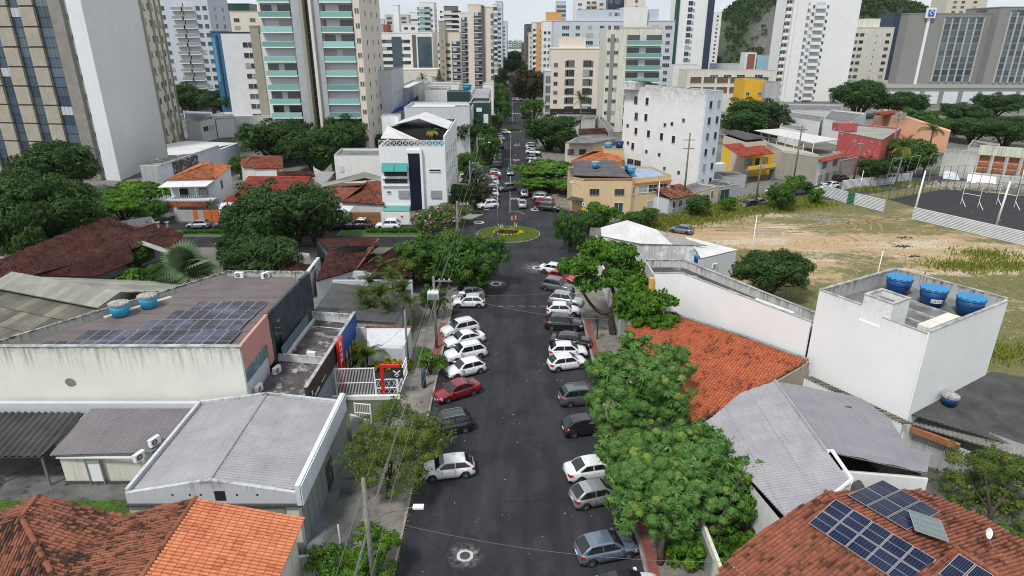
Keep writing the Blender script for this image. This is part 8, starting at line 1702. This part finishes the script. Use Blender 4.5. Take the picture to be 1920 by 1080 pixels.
for a in(('beige tower with white window bands beside the office slab',820,862,61,390,14,'pinkish',[((.12,.45),w3),((.82,),balc(5,3,.6,'navy'))],3.7),('narrow olive stair tower rising behind the beige one',823,835,40,388,8,'olive_tower',[((.5,),W(.8,1))],3.5),('white and brown tower with a column of zigzag balconies',862,880,24,430,16,'cream_wall',[((.5,),bd)],3.3),
    ('brown-banded tower with black stacked balconies',878,903,9,350,20,'pinkish',[((.72,),bd)],3.3),('dark slim core beside the brown-banded tower',903,908,12,349,18,'brown_tower',[],3.3),('cream blank-faced slab at the left of the street gap',908,924,14,350,22,'pinkish',[((.93,),W(1.4,2,'curtain'))],3.3),('white tower with blue-grey windows at the left of the street gap',924,932,8,430,26,'white_wall',[((.5,),W(3,1.8))],3.3),('pale tower receding along the left of the street gap',930,942,3,520,60,'bluegrey',[((.5,),w3)],3.3),('last pale tower at the left edge of the street gap',938,951,40,700,80,'bluegrey',[((.5,),w3)],3.6),
    ('unfinished tower with open concrete floors',834,858,12,520,14,'slab_grey',[((.5,),balc(16,2.8,2.,'pinkish','dark_void'))],3.6),('glassy green and white tower on the skyline',789,816,5,480,16,'white_wall',[((.28,),balc(9,3,1,'green_glass')),((.8,),w2)],3.4),('tall thin white slab on the skyline',740,750,10,520,8,'white_clean',[],3.4),('striped tower left of the thin white slab',724,740,28,560,12,'beige_tower',[((.5,),W(4,2,'curtain'))],3.4),('striped tower right of the thin white slab',750,768,28,560,12,'beige_tower',[((.5,),W(4,2,'curtain'))],3.4),('low white block below the striped skyline towers',753,790,45,500,12,'white_wall',[((.25,.6),w3)],3.6),('white banded block between the striped and the glassy towers',769,790,23,600,12,'white_wall',[((.5,),W(8,1.4,nx=4))],3.4),('brick-red topped block behind the office slab',711,728,47,450,12,simple('rust_block',(.27,.08,.06),.8),[],3.4),('white block right beside the green-glass tower',687,712,48,430,14,'white_wall',[((.4,),W(6,2,'curtain'))],3.4),('grey slab beside the green-glass tower',688,706,93,300,12,'light_grey_wall',[((.8,),W(.8,1))],3.4),('pale distant tower with antennas',703,722,36,640,12,'bluegrey',[((.5,),w3)],3.6),
    ('brown and white tower at the right of the street gap',985,998,46,560,60,'brown_tower',[((.5,),w3)],3.3),('cream slim tower right of the street gap',992,1001,62,500,30,'pinkish',[((.5,),w2)],3.3),('white tower with an orange corner stripe',999,1011,42,430,30,'white_wall',[((.5,),balc(4,3,.8,'white_metal'))],3.3),('orange corner shaft beside the street gap',1006,1018,43,428,14,'orange_t',[((.7,),W(1,1.2))],3.4),('white tower with small scattered windows near the beige block',1017,1042,40,400,20,'white_clean',[((.2,.5,.8),W(1.4,1.4))],3.6),('peach roof block above the white towers',1024,1052,24,430,10,'orange_t',[],3.4),('thin glassy tower behind the peach roof block',1042,1060,3,600,12,'bluegrey',[((.5,),W(8,2,'curtain'))],3.4),('tiny slim tower at the very end of the street',978,984,82,760,20,'brown_tower',[((.5,),w3)],3.4)):
 tw(a[0],a[1],a[2],a[3],a[4],a[5],a[6],a[7],[((.3,.7),w2)]if a[5]>15 else(),a[8],ref=70,group=SP)
# right of the street
o,xa,xb,z=tw('broad blue-grey apartment block with scattered white windows',1037,1262,40,330,16,'bluegrey',[((.1,.2,.3,.4,.56,.72,.84,.95),[W(2,1.7,'window_glass','frame_white'),W(3.4,1.7,'window_glass','frame_white',4)])],ref=90);bxw('',PY(1085,30,331)[0],PY(1235,30,331)[0],331,344,PY(1100,18,331)[2],'bluegrey',o=o);bxw('',PY(1170,30,329)[0],PY(1214,30,329)[0],329,344,PY(1190,13,329)[2],'white_wall',o=o)
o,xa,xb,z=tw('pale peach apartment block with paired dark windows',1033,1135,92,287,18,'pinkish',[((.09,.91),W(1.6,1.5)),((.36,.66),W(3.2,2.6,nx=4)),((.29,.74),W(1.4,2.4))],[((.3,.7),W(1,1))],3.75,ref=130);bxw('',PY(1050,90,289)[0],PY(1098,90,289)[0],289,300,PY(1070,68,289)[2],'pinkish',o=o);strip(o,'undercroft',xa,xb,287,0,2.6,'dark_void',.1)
tw('grey gridded side block left of the peach apartment block',1022,1034,134,289,14,'light_grey_wall',[((.5,),W(2.4,3,'slab_grey','frame_white'))],fh=4,ref=160,name='building')
o,xa,xb,z=tw('cream apartment block with green glass balconies behind the weathered block',1160,1238,52,232,18,'cream_wall',[((.6,),balc(PY(1238,100,232)[0]-PY(1163,100,232)[0]-1.5,3.6,1.2,'green_glass'))],fh=4.0,ref=100);q=MB();q.bx(PY(1135,120,232)[0],xa,233,250,0,z);q.build('wall',M['cream_wall'],o);strip(o,'stained_groove',PY(1143,120,233)[0],PY(1150,120,233)[0],233,0,z-2,'hotel');facade(o,(PY(1137,120,233)[0],233),(xa,233),2,11,4,(.12,.62,.85),W(.9,1))
tw('white and yellow tower behind the blue-grey block',1078,1140,-6,480,14,'white_wall',[((.15,.8),w3),((.5,),balc(7,3,1,'orange_t'))],ref=10);tw('slate-blue tower behind the blue-grey block',1140,1178,-20,470,14,'navy',[((.5,),w3)],ref=10);tw('cream roof tower behind the blue-grey block',1176,1210,-12,440,12,'pinkish',[((.5,),w2)],ref=10)
o,xa,xb,z=tw('tall white tower with blue vertical stripes',1270,1330,-30,400,22,'white_clean',[((.34,),W(2.6,2.4,'navy','frame_white')),((.45,),W(1,1.6,'frame_grey'))],ref=60)
for a,b_,m_ in((1262,1270,'green_dk'),(1322,1334,'navy')):strip(o,'stripe',PY(a,60,400)[0],PY(b_,60,400)[0],400,0,z,m_,.6)
o,xa,xb,z=tw('tall white tower with rounded balconies and a blank flank',1478,1600,-8,351,24,'white_clean',[((.17,.4),balc(5.,3.2,1.6,'white_metal','light_grey_wall')),((.3,),W(1,1.4)),((.06,.5),W(1.6,1.3))],ref=90)
q=MB();q.bx(PY(1465,90,353)[0],xa,353,368,0,z);q.build('wall',M['white_clean'],o);strip(o,'shaft',xa+1,xa+6,351,0,z,'white_clean',2.2);facade(o,(PY(1465,90,353)[0],353),(xa,353),2,15,3.4,(.3,),balc(3,3,1.2,'white_metal'))
tw('cream and white block between the white tower and the hotel',1592,1668,52,405,18,'cream_wall',[((.1,.24,.88),W(2.4,1.6)),((.6,),W(.5,.6))],fh=3.9,ref=100,box=5);tw('dark blue clad tower behind the hotel',1668,1712,26,440,20,'navy',ref=80);tw('beige tower crowns behind the hotel',1775,1850,-10,520,20,'beige_tower',[((.2,.4,.7),w3)],ref=10);tw('white block peeking at the hill foot',1338,1352,24,620,12,'white_wall',[((.5,),w2)],ref=40)
Wh=W(3.9,2.5,'curtain','olive_tower',1);ALT.pop(Wh.name,0);o,xa,xb,z=tw('grey hotel wing with a dark window grid and a blue logo sign',1692,1846,26,345,7,'hotel',[((.48,.575,.67,.765,.86),Wh)],fh=3.1,ref=90,base=10.5,name='hotel');
for k in range(6):strip(o,'mullion',xa+(xb-xa)*(.432+.095*k)-.3,xa+(xb-xa)*(.432+.095*k)+.3,345,10,z-2,simple('hotel_mullion',(.42,.41,.38),.7)if k==0 else bpy.data.materials['hotel_mullion'],.7)
strip(o,'white_stripe',xa+9.4,xa+10.7,345,8,z+1,'white_metal',.5);strip(o,'sign_board',xa+7.6,xa+12.4,344.4,z-2,z+2.8,'white_metal',.6);strip(o,'logo',xa+8.5,xa+11.5,343.7,z-1.1,z+1.9,simple('logo_blue',(.01,.12,.5),.4),.2)
q=MB();q.tube([(xa+10.1+.9*math.cos(i*.45),343.4,z+.4+.9*math.sin(i*.45))for i in range(12)],.22,5);q.build('logo_swirl',M['white_metal'],o)
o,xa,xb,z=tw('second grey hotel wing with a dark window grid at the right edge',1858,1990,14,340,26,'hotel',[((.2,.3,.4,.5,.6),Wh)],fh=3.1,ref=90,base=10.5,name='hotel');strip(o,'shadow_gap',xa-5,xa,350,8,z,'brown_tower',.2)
for k in range(6):strip(o,'mullion',xa+(xb-xa)*(.15+.1*k)-.3,xa+(xb-xa)*(.15+.1*k)+.3,340,10,z-2,bpy.data.materials['hotel_mullion'],.7)
o,xa,xb,z=tw('long hotel podium with white panels between grey piers',1655,2050,166,318,60,'hotel',ref=190,name='podium');ww=(xb-xa)/11
for k in range(11):strip(o,'white_panel',xa+ww*k+.8,xa+ww*(k+1)-1.6,318,1.8,z-1.4,'blue_white',.2)
# across the bay
for i,(a,b_,yt)in enumerate(((953,960,75),(963,970,74.5),(972,979,75.5))):tw('pale high-rise across the bay, %s'%('left of three','middle of three','right of three')[i],a,b_,yt,2300,20,'bluegrey',[((.5,),W(10,3))],fh=6,ref=80,group='high-rises across the bay')
sheet('far_shore',[(-3000,2150),(3000,2150),(3000,7000),(-3000,7000)],.1,M['grass'])
# haze
hz=MB();hz.bx(-2600,2600,-60,2700,-2,130);h_=hz.mesh('haze');t=bpy.data.materials.new('haze_air');t.use_nodes=True;N_=t.node_tree.nodes;N_.remove(N_['Principled BSDF']);pv=N_.new('ShaderNodeVolumePrincipled');pv.inputs['Color'].default_value=(.86,.92,1.,1);pv.inputs['Density'].default_value=.00004;pv.inputs['Anisotropy'].default_value=.2;t.node_tree.links.new(pv.outputs[0],N_['Material Output'].inputs['Volume']);h_.materials.append(t);tag(obj('haze',h_),kind='stuff')
# ================= POLES, WIRES, CONES, PEOPLE, FENCES =================
def pole(label,x,y,h,arms=(),r=.14,mat='pole_concrete',cat='utility pole',name='utility_pole',z=0.,tr=False,group=None,lean=0.):
 o=thing(name,label,cat,(x,y,z),group);b=MB();b.tube([(x,y,z),(x+lean,y,z+h)],r*1.25,8,0,r*.8);b.build('pole',M[mat],o,True)
 for(zz,l0,l1)in arms:
  b=MB();b.bx(x-l0,x+l1,y-.06,y+.06,z+zz,z+zz+.12);b.build('crossarm',M[mat],o)
  for k in range(4):q=x-l0+(l0+l1)*(k+.4)/4;c=MB();c.tube([(q,y,z+zz+.12),(q,y,z+zz+.2),(q,y,z+zz+.34)],[.03,.07,.04],7);c.build('insulator',M['white_metal'],o)
 return o
PL=[(-8.1,5,9.2),(-8.0,28.3,9.),(-8.05,61.5,8.3),(-8.1,92,8.8),(-8.2,124,9),(-8.4,156,9),(-8.4,188,9),(-8.4,222,9)]
for i,(x,y,h)in enumerate(PL[1:]):pole(('concrete utility pole in the bundle of wires at the bottom edge','utility pole with a crossarm and a transformer beside the parked cars','utility pole among the dark round trees','utility pole by the first car beyond the roundabout','utility pole in the far left row','utility pole near the second junction','last utility pole before the second junction')[i],x,y,h,((h-.6,.15,1.9),)if i!=0 else(),group='utility poles along the left pavement')
o=thing('transformer','pale grey transformer hanging on the pole beside the parked cars','transformer',(-8.0,61.1,6.2));b=MB();b.bx(-8.65,-7.55,60.7,61.35,6.0,6.8);b.build('tank',M['white_metal'],o)
for k in range(9):b=MB();b.bx(-8.6+k*.125,-8.57+k*.125,60.55,60.7,6.05,6.7);b.build('cooling_fin',M['steel'],o)
for k in range(3):b=MB();b.cyl((-8.45+k*.35,61),.06,6.8,7.05,7);b.build('bushing',M['white_metal'],o)
def wire(p,q,sag,r=.018,mat='wire',label='overhead cable between the poles',n=14):
 p,q=Vector(p),Vector(q);b=MB();b.tube([tuple(p.lerp(q,i/n)-Vector((0,0,sag*4*(i/n)*(1-i/n))))for i in range(n+1)],r,4,cap=False);o=b.build('overhead_cable',M[mat]);return tag(o,label,'cable','overhead cables along the left pavement')
for i in range(len(PL)-1):
 (x0,y0,h0),(x1,y1,h1)=PL[i],PL[i+1];w_=('running out at the bottom edge','from the bottom pole to the transformer pole','above the dark round trees','over the roundabout corner','beside the far left row','nearing the second junction','at the second junction')[i]
 for k,dx in enumerate((.1,.9,1.7)):wire((x0+dx,y0,h0-.2),(x1+dx,y1,h1-.2),.5,.011,'wire_light','thin %s power line %s'%(('inner','middle','street-side')[k],w_))
 for k in range(3):wire((x0+.15,y0,6.2+k*.16),(x1+.15,y1,6.+k*.16),.5+.12*k,.026 if k==1 else .014,'wire' if k%2 else 'wire_light','%s telecom cable %s'%(('lowest','middle','highest')[k],w_))
wire((-8,61.5,7),(9.5,57,5.5),.8,.02,label='cable crossing the street beside the dashed line');wire((-8,61.5,6.6),(10,68,5),.9,.016,label='second cable crossing the street by the parked SUVs');wire((-8,28.3,6.5),(12,26.5,5),.9,.016,label='cable crossing the street at the nearest manhole');wire((-8,61.5,6.4),(-12,52,5),.4,.014,label='service cable dropping towards the parking court')
def lamp(label,x,y,z0,dx,L_=2.4,name='street_lamp'):
 o=thing(name,label,'street lamp',(x,y,z0),'street lamps');s=1 if dx>0 else-1;pts=smooth([(x,y,z0),(x+s*L_*.35,y+.2,z0+.75),(x+s*L_,y+.3,z0+1.15)],4);b=MB();b.tube(pts,.035,6);b.build('arm',M['bark_pale'],o);b=MB();b.bx(x+s*L_-.1,x+s*L_+.5,y+.15,y+.45,z0+1.1,z0+1.24);b.build('lamp_head',M['white_metal'],o)
lamp('curved lamp arm with a white head under the feathery tree',-8.0,28.4,5.6,1,2.6);lamp('curved lamp arm on the transformer pole',-8.,61.5,5.2,1,2.6);lamp('curved lamp arm on the post before the ochre corner building',12.6,115,5.5,-1,2);lamp('curved lamp arm high among the far left trees',-8.3,156,6.5,1,2.6)
pole('slim concrete service post with meters by the garden wall',-10.45,57.2,6.4,r=.12,cat='post',name='service_post');pole('short wooden stub post beside the wire bundle',-8.7,30.4,5.2,r=.1,cat='post',name='service_post');o=pole('thin steel post with a meter cabinet behind the bottom street wall',-10.3,30.2,4.2,r=.06,mat='steel',cat='post',name='service_post');b=MB();b.bx(-9.75,-9.35,29.5,29.8,.1,2.6);b.build('meter_cabinet',M['frame_dark'],o)
o=pole('blue steel service pillar on the left pavement',-8.35,53.2,2.2,r=.2,cat='pillar',name='service_pillar',mat='tank_blue' if 0 else 'navy');o=pole('blue traffic post with a dark box beside the spreading tree',9.35,63.6,3.,r=.06,cat='post',name='sign_post',mat='navy');b=MB();b.bx(9.05,9.4,63.3,63.6,2.2,3.0);b.build('signal_box',M['trim'],o);q=MB();q.bx(9.1,9.25,63.25,63.295,2.7,2.85);q.build('red_light',simple('signal_red',(.5,.03,.02),.3),o)
o=pole('post with a white plate and a yellow diamond sign before the corner building',12.7,111.5,4,r=.07,mat='steel',cat='traffic sign',name='traffic_sign');b=MB();b.bx(12.45,12.95,111.4,111.44,3.2,3.9);b.build('white_plate',M['frame_white'],o);b=MB();b.bx(12.62,12.78,111.37,111.395,3.4,3.7);b.build('arrow',M['trim'],o);b=MB();Mx=Matrix.Translation((12.7,111.4,2.6))@Matrix.Rotation(math.pi/4,4,'Y');b.bx(-.3,.3,0,.04,-.3,.3,0,Mx);b.build('yellow_diamond',simple('sign_yellow',(.75,.5,.01),.5),o)
pole('tall thin mast with a white base on the roundabout',-2.5,107.5,7.5,r=.05,mat='steel',cat='mast',name='mast')
for px,py,h,lb,ar in((1280,392,14.6,'tall dark utility pole with double crossarms before the weathered block',((13.2,1.1,1.1),(11.6,1.1,1.1))),(1485,356,13.8,'tall utility pole before the cream canopy house',((12.9,1.3,1.3),)),(1600,340,9.2,'utility pole with a lamp by the grey garage walls',((8.4,.7,.7),)),(1416,385,9,'utility pole between the parked cars on the side street',((7.6,.8,.8),))):x,y,_=G(px,py);pole(lb,x,y,h,ar,.17,'bark_pale')
o=pole('floodlight mast beside the coconut palms',*G2(1664,322),13.6,r=.18,cat='floodlight',name='floodlight_mast');x,y=G2(1664,322)
for k in range(2):
 b=MB();b.bx(x-1.4,x+1.6,y-.1,y+.1,12.6+k*1.,12.7+k*1.);b.build('crossarm',M['steel'],o)
 for j in range(3):b=MB();b.bx(x-1.3+j,x-.6+j,y-.5,y-.15,12.75+k,13.3+k);b.build('floodlight',M['frame_grey'],o)
for px,pt,pb,lb in((1405,405,498,'thin white mast standing behind the white annex on the lot'),(1638,470,545,'thin white mast rising behind the walled terrace'),(1229,340,425,'thin white mast at the near corner of the lot'),(1711,320,411,'thick white net post at the left of the court'),(1866,340,428,'thick white net post at the middle of the court'),(1610,320,362,'white post behind the hoarding'),(1905,300,366,'white post at the far side of the court'),(936,0,0,'')):
 if pt:x,y,_=G(px,pb);z=PY(px,pt,y)[2];pole(lb,x,y,z,r=.07 if px<1650 else .16,mat='white_metal',cat='mast',name='mast',lean=.3 if px>1700 else .1)
# court hoardings, goals and fence
M['hoard']=metalm('hoarding_white',(.58,.6,.62),(.5,.52,.54),.6,.5)
def hoarding(label,a,b_,h,n,mats=('hoard',),name='hoarding'):
 p,q=G2(*a),G2(*b_);o=thing(name,label,'fence',(*p,0));Mx=wallframe(p,q);l=math.hypot(q[0]-p[0],q[1]-p[1])/n;m=MB();K=9
 for k in range(K):z0,z1=h*k/K,h*(k+1)/K;m.add([(0,0,z0),(l,0,z0),(l,-.07,(z0+z1)/2),(0,-.07,(z0+z1)/2),(l,0,z1-.001),(0,0,z1-.001)],[(0,1,2,3),(3,2,4,5)])
 m.bx(0,l,.01,.04,0,h);me=[m.mesh('metal_panel',[M[t_]])for t_ in mats]
 for i in range(n):place('metal_panel',me[i%len(me)],o,Mx@Matrix.Translation((l*i,0,0)))
hoarding('long white ribbed metal hoarding along the near side of the court',(1709,411),(1990,478),2.3,10);hoarding('short white ribbed hoarding at the left of the green gate',(1540,367),(1587,382),2.4,4);hoarding('white ribbed hoarding between the green gate and the lot entrance',(1600,384),(1656,398),2.4,4);M['green_gate']=simple('green_gate',(.0,.09,.04),.5);hoarding('dark green sheet gate in the white hoarding',(1587,382),(1600,384),2.5,1,('green_gate',));hoarding('pale bluish hoarding along the side street',(1577,357),(1708,341),2.2,9)
for i,(x0,x1)in enumerate(((1801,1833),(1868,1901))):
 o=thing('football_goal','white goal frame on the dark court, %s'%('nearer the left net post','nearer the right edge')[i],'goal',(*G2(x0,395),0));a,b_=G2(x0,383),G2(x1,389);b=MB();b.tube([(*a,0),(*a,4)],.05,6);b.tube([(*b_,0),(*b_,4)],.05,6);b.build('upright',M['white_metal'],o);b=MB();b.tube([(*a,2.3),(*b_,2.3)],.05,6);b.build('crossbar',M['white_metal'],o);b=MB();b.tube([(*a,1.2),(a[0]-.6,a[1]-2.4,.05)],.05,5);b.tube([(*b_,1.2),(b_[0]-.6,b_[1]-2.4,.05)],.05,5);b.build('stay',M['white_metal'],o)
o=thing('court_fence','tall wire fence on thin posts round the far side of the court','fence',(*G2(1760,357),0));FP=[(1625,378),(1665,374),(1712,366),(1760,357),(1800,354),(1850,359),(1905,367),(1960,372)]
for i in range(len(FP)-1):
 a,b_=Vector(G2(*FP[i])),Vector(G2(*FP[i+1]))
 for k in range(3):c=a.lerp(b_,k/3);q=MB();q.tube([(*c,0),(*c,5.2)],.05,5);q.build('post',M['frame_dark'],o)
 for z in(.2,1.8,3.5,5.2):q=MB();q.tube([(*a,z),(*b_,z)],.025,4);q.build('rail',M['frame_dark'],o)
for i,px in enumerate((1655,1690,1727)):
 p=G2(px+4,352-i*5);o=thing('steel_frame','empty rectangular steel frame above the bluish hoarding, %s'%('left of three','middle of three','right of three')[i],'frame',(*p,0));b=MB();b.tube([(p[0],p[1],2.2),(p[0]+.4,p[1],6.4),(p[0]+2.9,p[1]+.8,6.6),(p[0]+2.5,p[1]+.8,2.4)],.07,5);b.build('frame_bar',M['steel'],o);b=MB();b.tube([(p[0]+1.4,p[1]+.4,0),(p[0]+1.4,p[1]+.4,3)],.08,5);b.tube([(p[0],p[1],3),(p[0]+2.6,p[1]+.8,3.1)],.05,5);b.build('support',M['steel'],o)
# cones
ORG=simple('cone_orange',(.75,.12,.02),.5)
def cone(px,py,lb,dark=False):
 x,y,_=G(px,py);o=thing('traffic_cone',lb,'traffic cone',(x,y,0),'traffic cones');m_=M['trim']if dark else ORG
 b=MB();b.bx(x-.24,x+.24,y-.24,y+.24,.0,.05);b.build('base',m_,o);b=MB();b.tube([(x,y,.05),(x,y,.42),(x,y,.95)],[.17,.11,.03],10);b.build('cone',m_,o);b=MB();b.tube([(x,y,.4),(x,y,.6)],[.125,.095],10,cap=False);b.build('reflective_band',M['frame_white'],o)
for a in((967,411,'left orange cone at the tip above the roundabout',0),(960,412,'orange cone just left of the tip above the roundabout',0),(933,394,'orange cone on the ring beside the white SUV',1),(961,376,'left dark cone of the pair between the moving cars',1),(967,376,'right dark cone of the pair between the moving cars',1),(1003,393,'small dark cone beside the black parked SUV',1),(966,307,'single dark cone farther up the street',1),(966,294,'dark cone on the ring before the far crossing',1),(969,271,'left dark cone of the farthest pair',1),(974,271,'right dark cone of the farthest pair',1),(892,448,'orange cone left of the roundabout bicycle',0),(974,346,'orange cone under the edge of the broad flat tree',0),(939,309,'bright red barrier cone beside the red car',0)):cone(*a)
# people
SKIN=simple('skin',(.3,.17,.11),.6);HAIR=simple('hair',(.015,.012,.01),.8);DEN=simple('denim',(.03,.05,.11),.8)
def person(label,x,y,rz,shirt,trousers=DEN,ride=False):
 o=thing('person',label,'person',(x,y,0),rz=rz);Mx=ROOTM[o.name]
 J=[(0,0,.95),(0,0,1.2),(0,0,1.42),(0,0,1.52),(0,.01,1.66),(.1,0,.9),(.12,.06,.5),(.12,.0,.08),(.12,.12,.04),(-.1,0,.9),(-.12,-.08,.5),(-.12,-.2,.1),(-.12,-.08,.04),(.2,0,1.4),(.26,.04,1.12),(.27,.18,.92),(.27,.24,.86),(-.2,0,1.4),(-.26,-.02,1.12),(-.28,.1,.9),(-.28,.16,.84)]
 Ed=[(0,1),(1,2),(2,3),(3,4),(0,5),(5,6),(6,7),(7,8),(0,9),(9,10),(10,11),(11,12),(2,13),(13,14),(14,15),(15,16),(2,17),(17,18),(18,19),(19,20)];rad=[.15,.14,.15,.055,.1,.1,.07,.05,.045,.1,.07,.05,.045,.065,.045,.035,.03,.065,.045,.035,.03]
 me=bpy.data.meshes.new('body');me.from_pydata([tuple(Mx@Vector(j))for j in J],Ed,[]);body=obj('body',me,o);me.materials.append(shirt)
 md=body.modifiers.new('skin','SKIN');md.use_smooth_shade=True;body.modifiers.new('sub','SUBSURF').levels=1
 if me.skin_vertices:
  for i,r_ in enumerate(rad):me.skin_vertices[0].data[i].radius=(r_,r_)
  me.skin_vertices[0].data[0].use_root=True
 for s in(.12,-.12):b=MB();yo=.0 if s>0 else-.12;b.tube([Mx@Vector((s*.8,0,.95)),Mx@Vector((s,.06 if s>0 else-.08,.5)),Mx@Vector((s,0 if s>0 else-.2,.12))],[.125,.09,.07],9);b.build('trouser_leg',trousers,o,True)
 b=MB();b.tube([Mx@Vector((0,.01,1.5)),Mx@Vector((0,.02,1.58)),Mx@Vector((0,.02,1.68)),Mx@Vector((0,.01,1.76))],[.06,.095,.11,.05],10);b.build('head',SKIN,o,True);b=MB();b.tube([Mx@Vector((0,-.02,1.64)),Mx@Vector((0,-.01,1.74)),Mx@Vector((0,0,1.79))],[.11,.105,.05],10);b.build('hair',HAIR,o,True)
x,y,_=G(929,452);person('person in a blue shirt standing by the bicycle at the roundabout',x,y,.4,simple('shirt_blue',(.02,.1,.3),.8));x,y,_=G(981,350);person('person in dark clothes walking under the broad flat tree',x,y,2,simple('shirt_dark',(.02,.02,.025),.8))
x,y,_=G(917,456);o=thing('cargo_bicycle','loaded cargo bicycle beside the person at the roundabout','bicycle',(x,y,0))
for dx in(-.75,.75):
 b=MB();b.tube([(x+dx+.33*math.cos(i*.524),y,.34+.33*math.sin(i*.524))for i in range(13)],.03,5);b.build('wheel',M['tyre'],o)
b=MB();[b.tube([p,q],.025,5)for p,q in(((x-.75,y,.34),(x-.2,y,.75)),((x-.2,y,.75),(x+.6,y,.8)),((x+.75,y,.34),(x+.6,y,1.05)),((x-.2,y,.9),(x+.0,y,.32)),((x,y,.32),(x+.62,y,.8)))];b.build('frame',M['frame_dark'],o);b=MB();b.tube([(x+.6,y-.28,1.08),(x+.6,y+.28,1.08)],.02,5);b.build('handlebar',M['steel'],o);b=MB();b.bx(x-.35,x-.08,y-.08,y+.08,.9,.97);b.build('saddle',M['black'],o);b=MB();b.bx(x-1.15,x-.5,y-.3,y+.3,.7,1.1);b.build('load_box',M['wood_dark'],o)
o=thing('litter_bin','black bin on the asphalt beside the bicycle','bin',(*G2(934,456),0));b=MB();x,y=G2(934,456);b.tube([(x,y,0),(x,y,.6)],.17,10,0,.2);b.build('bin',M['trim'],o);b=MB();b.cyl((x,y),.22,.6,.66,10);b.build('lid',M['trim'],o)
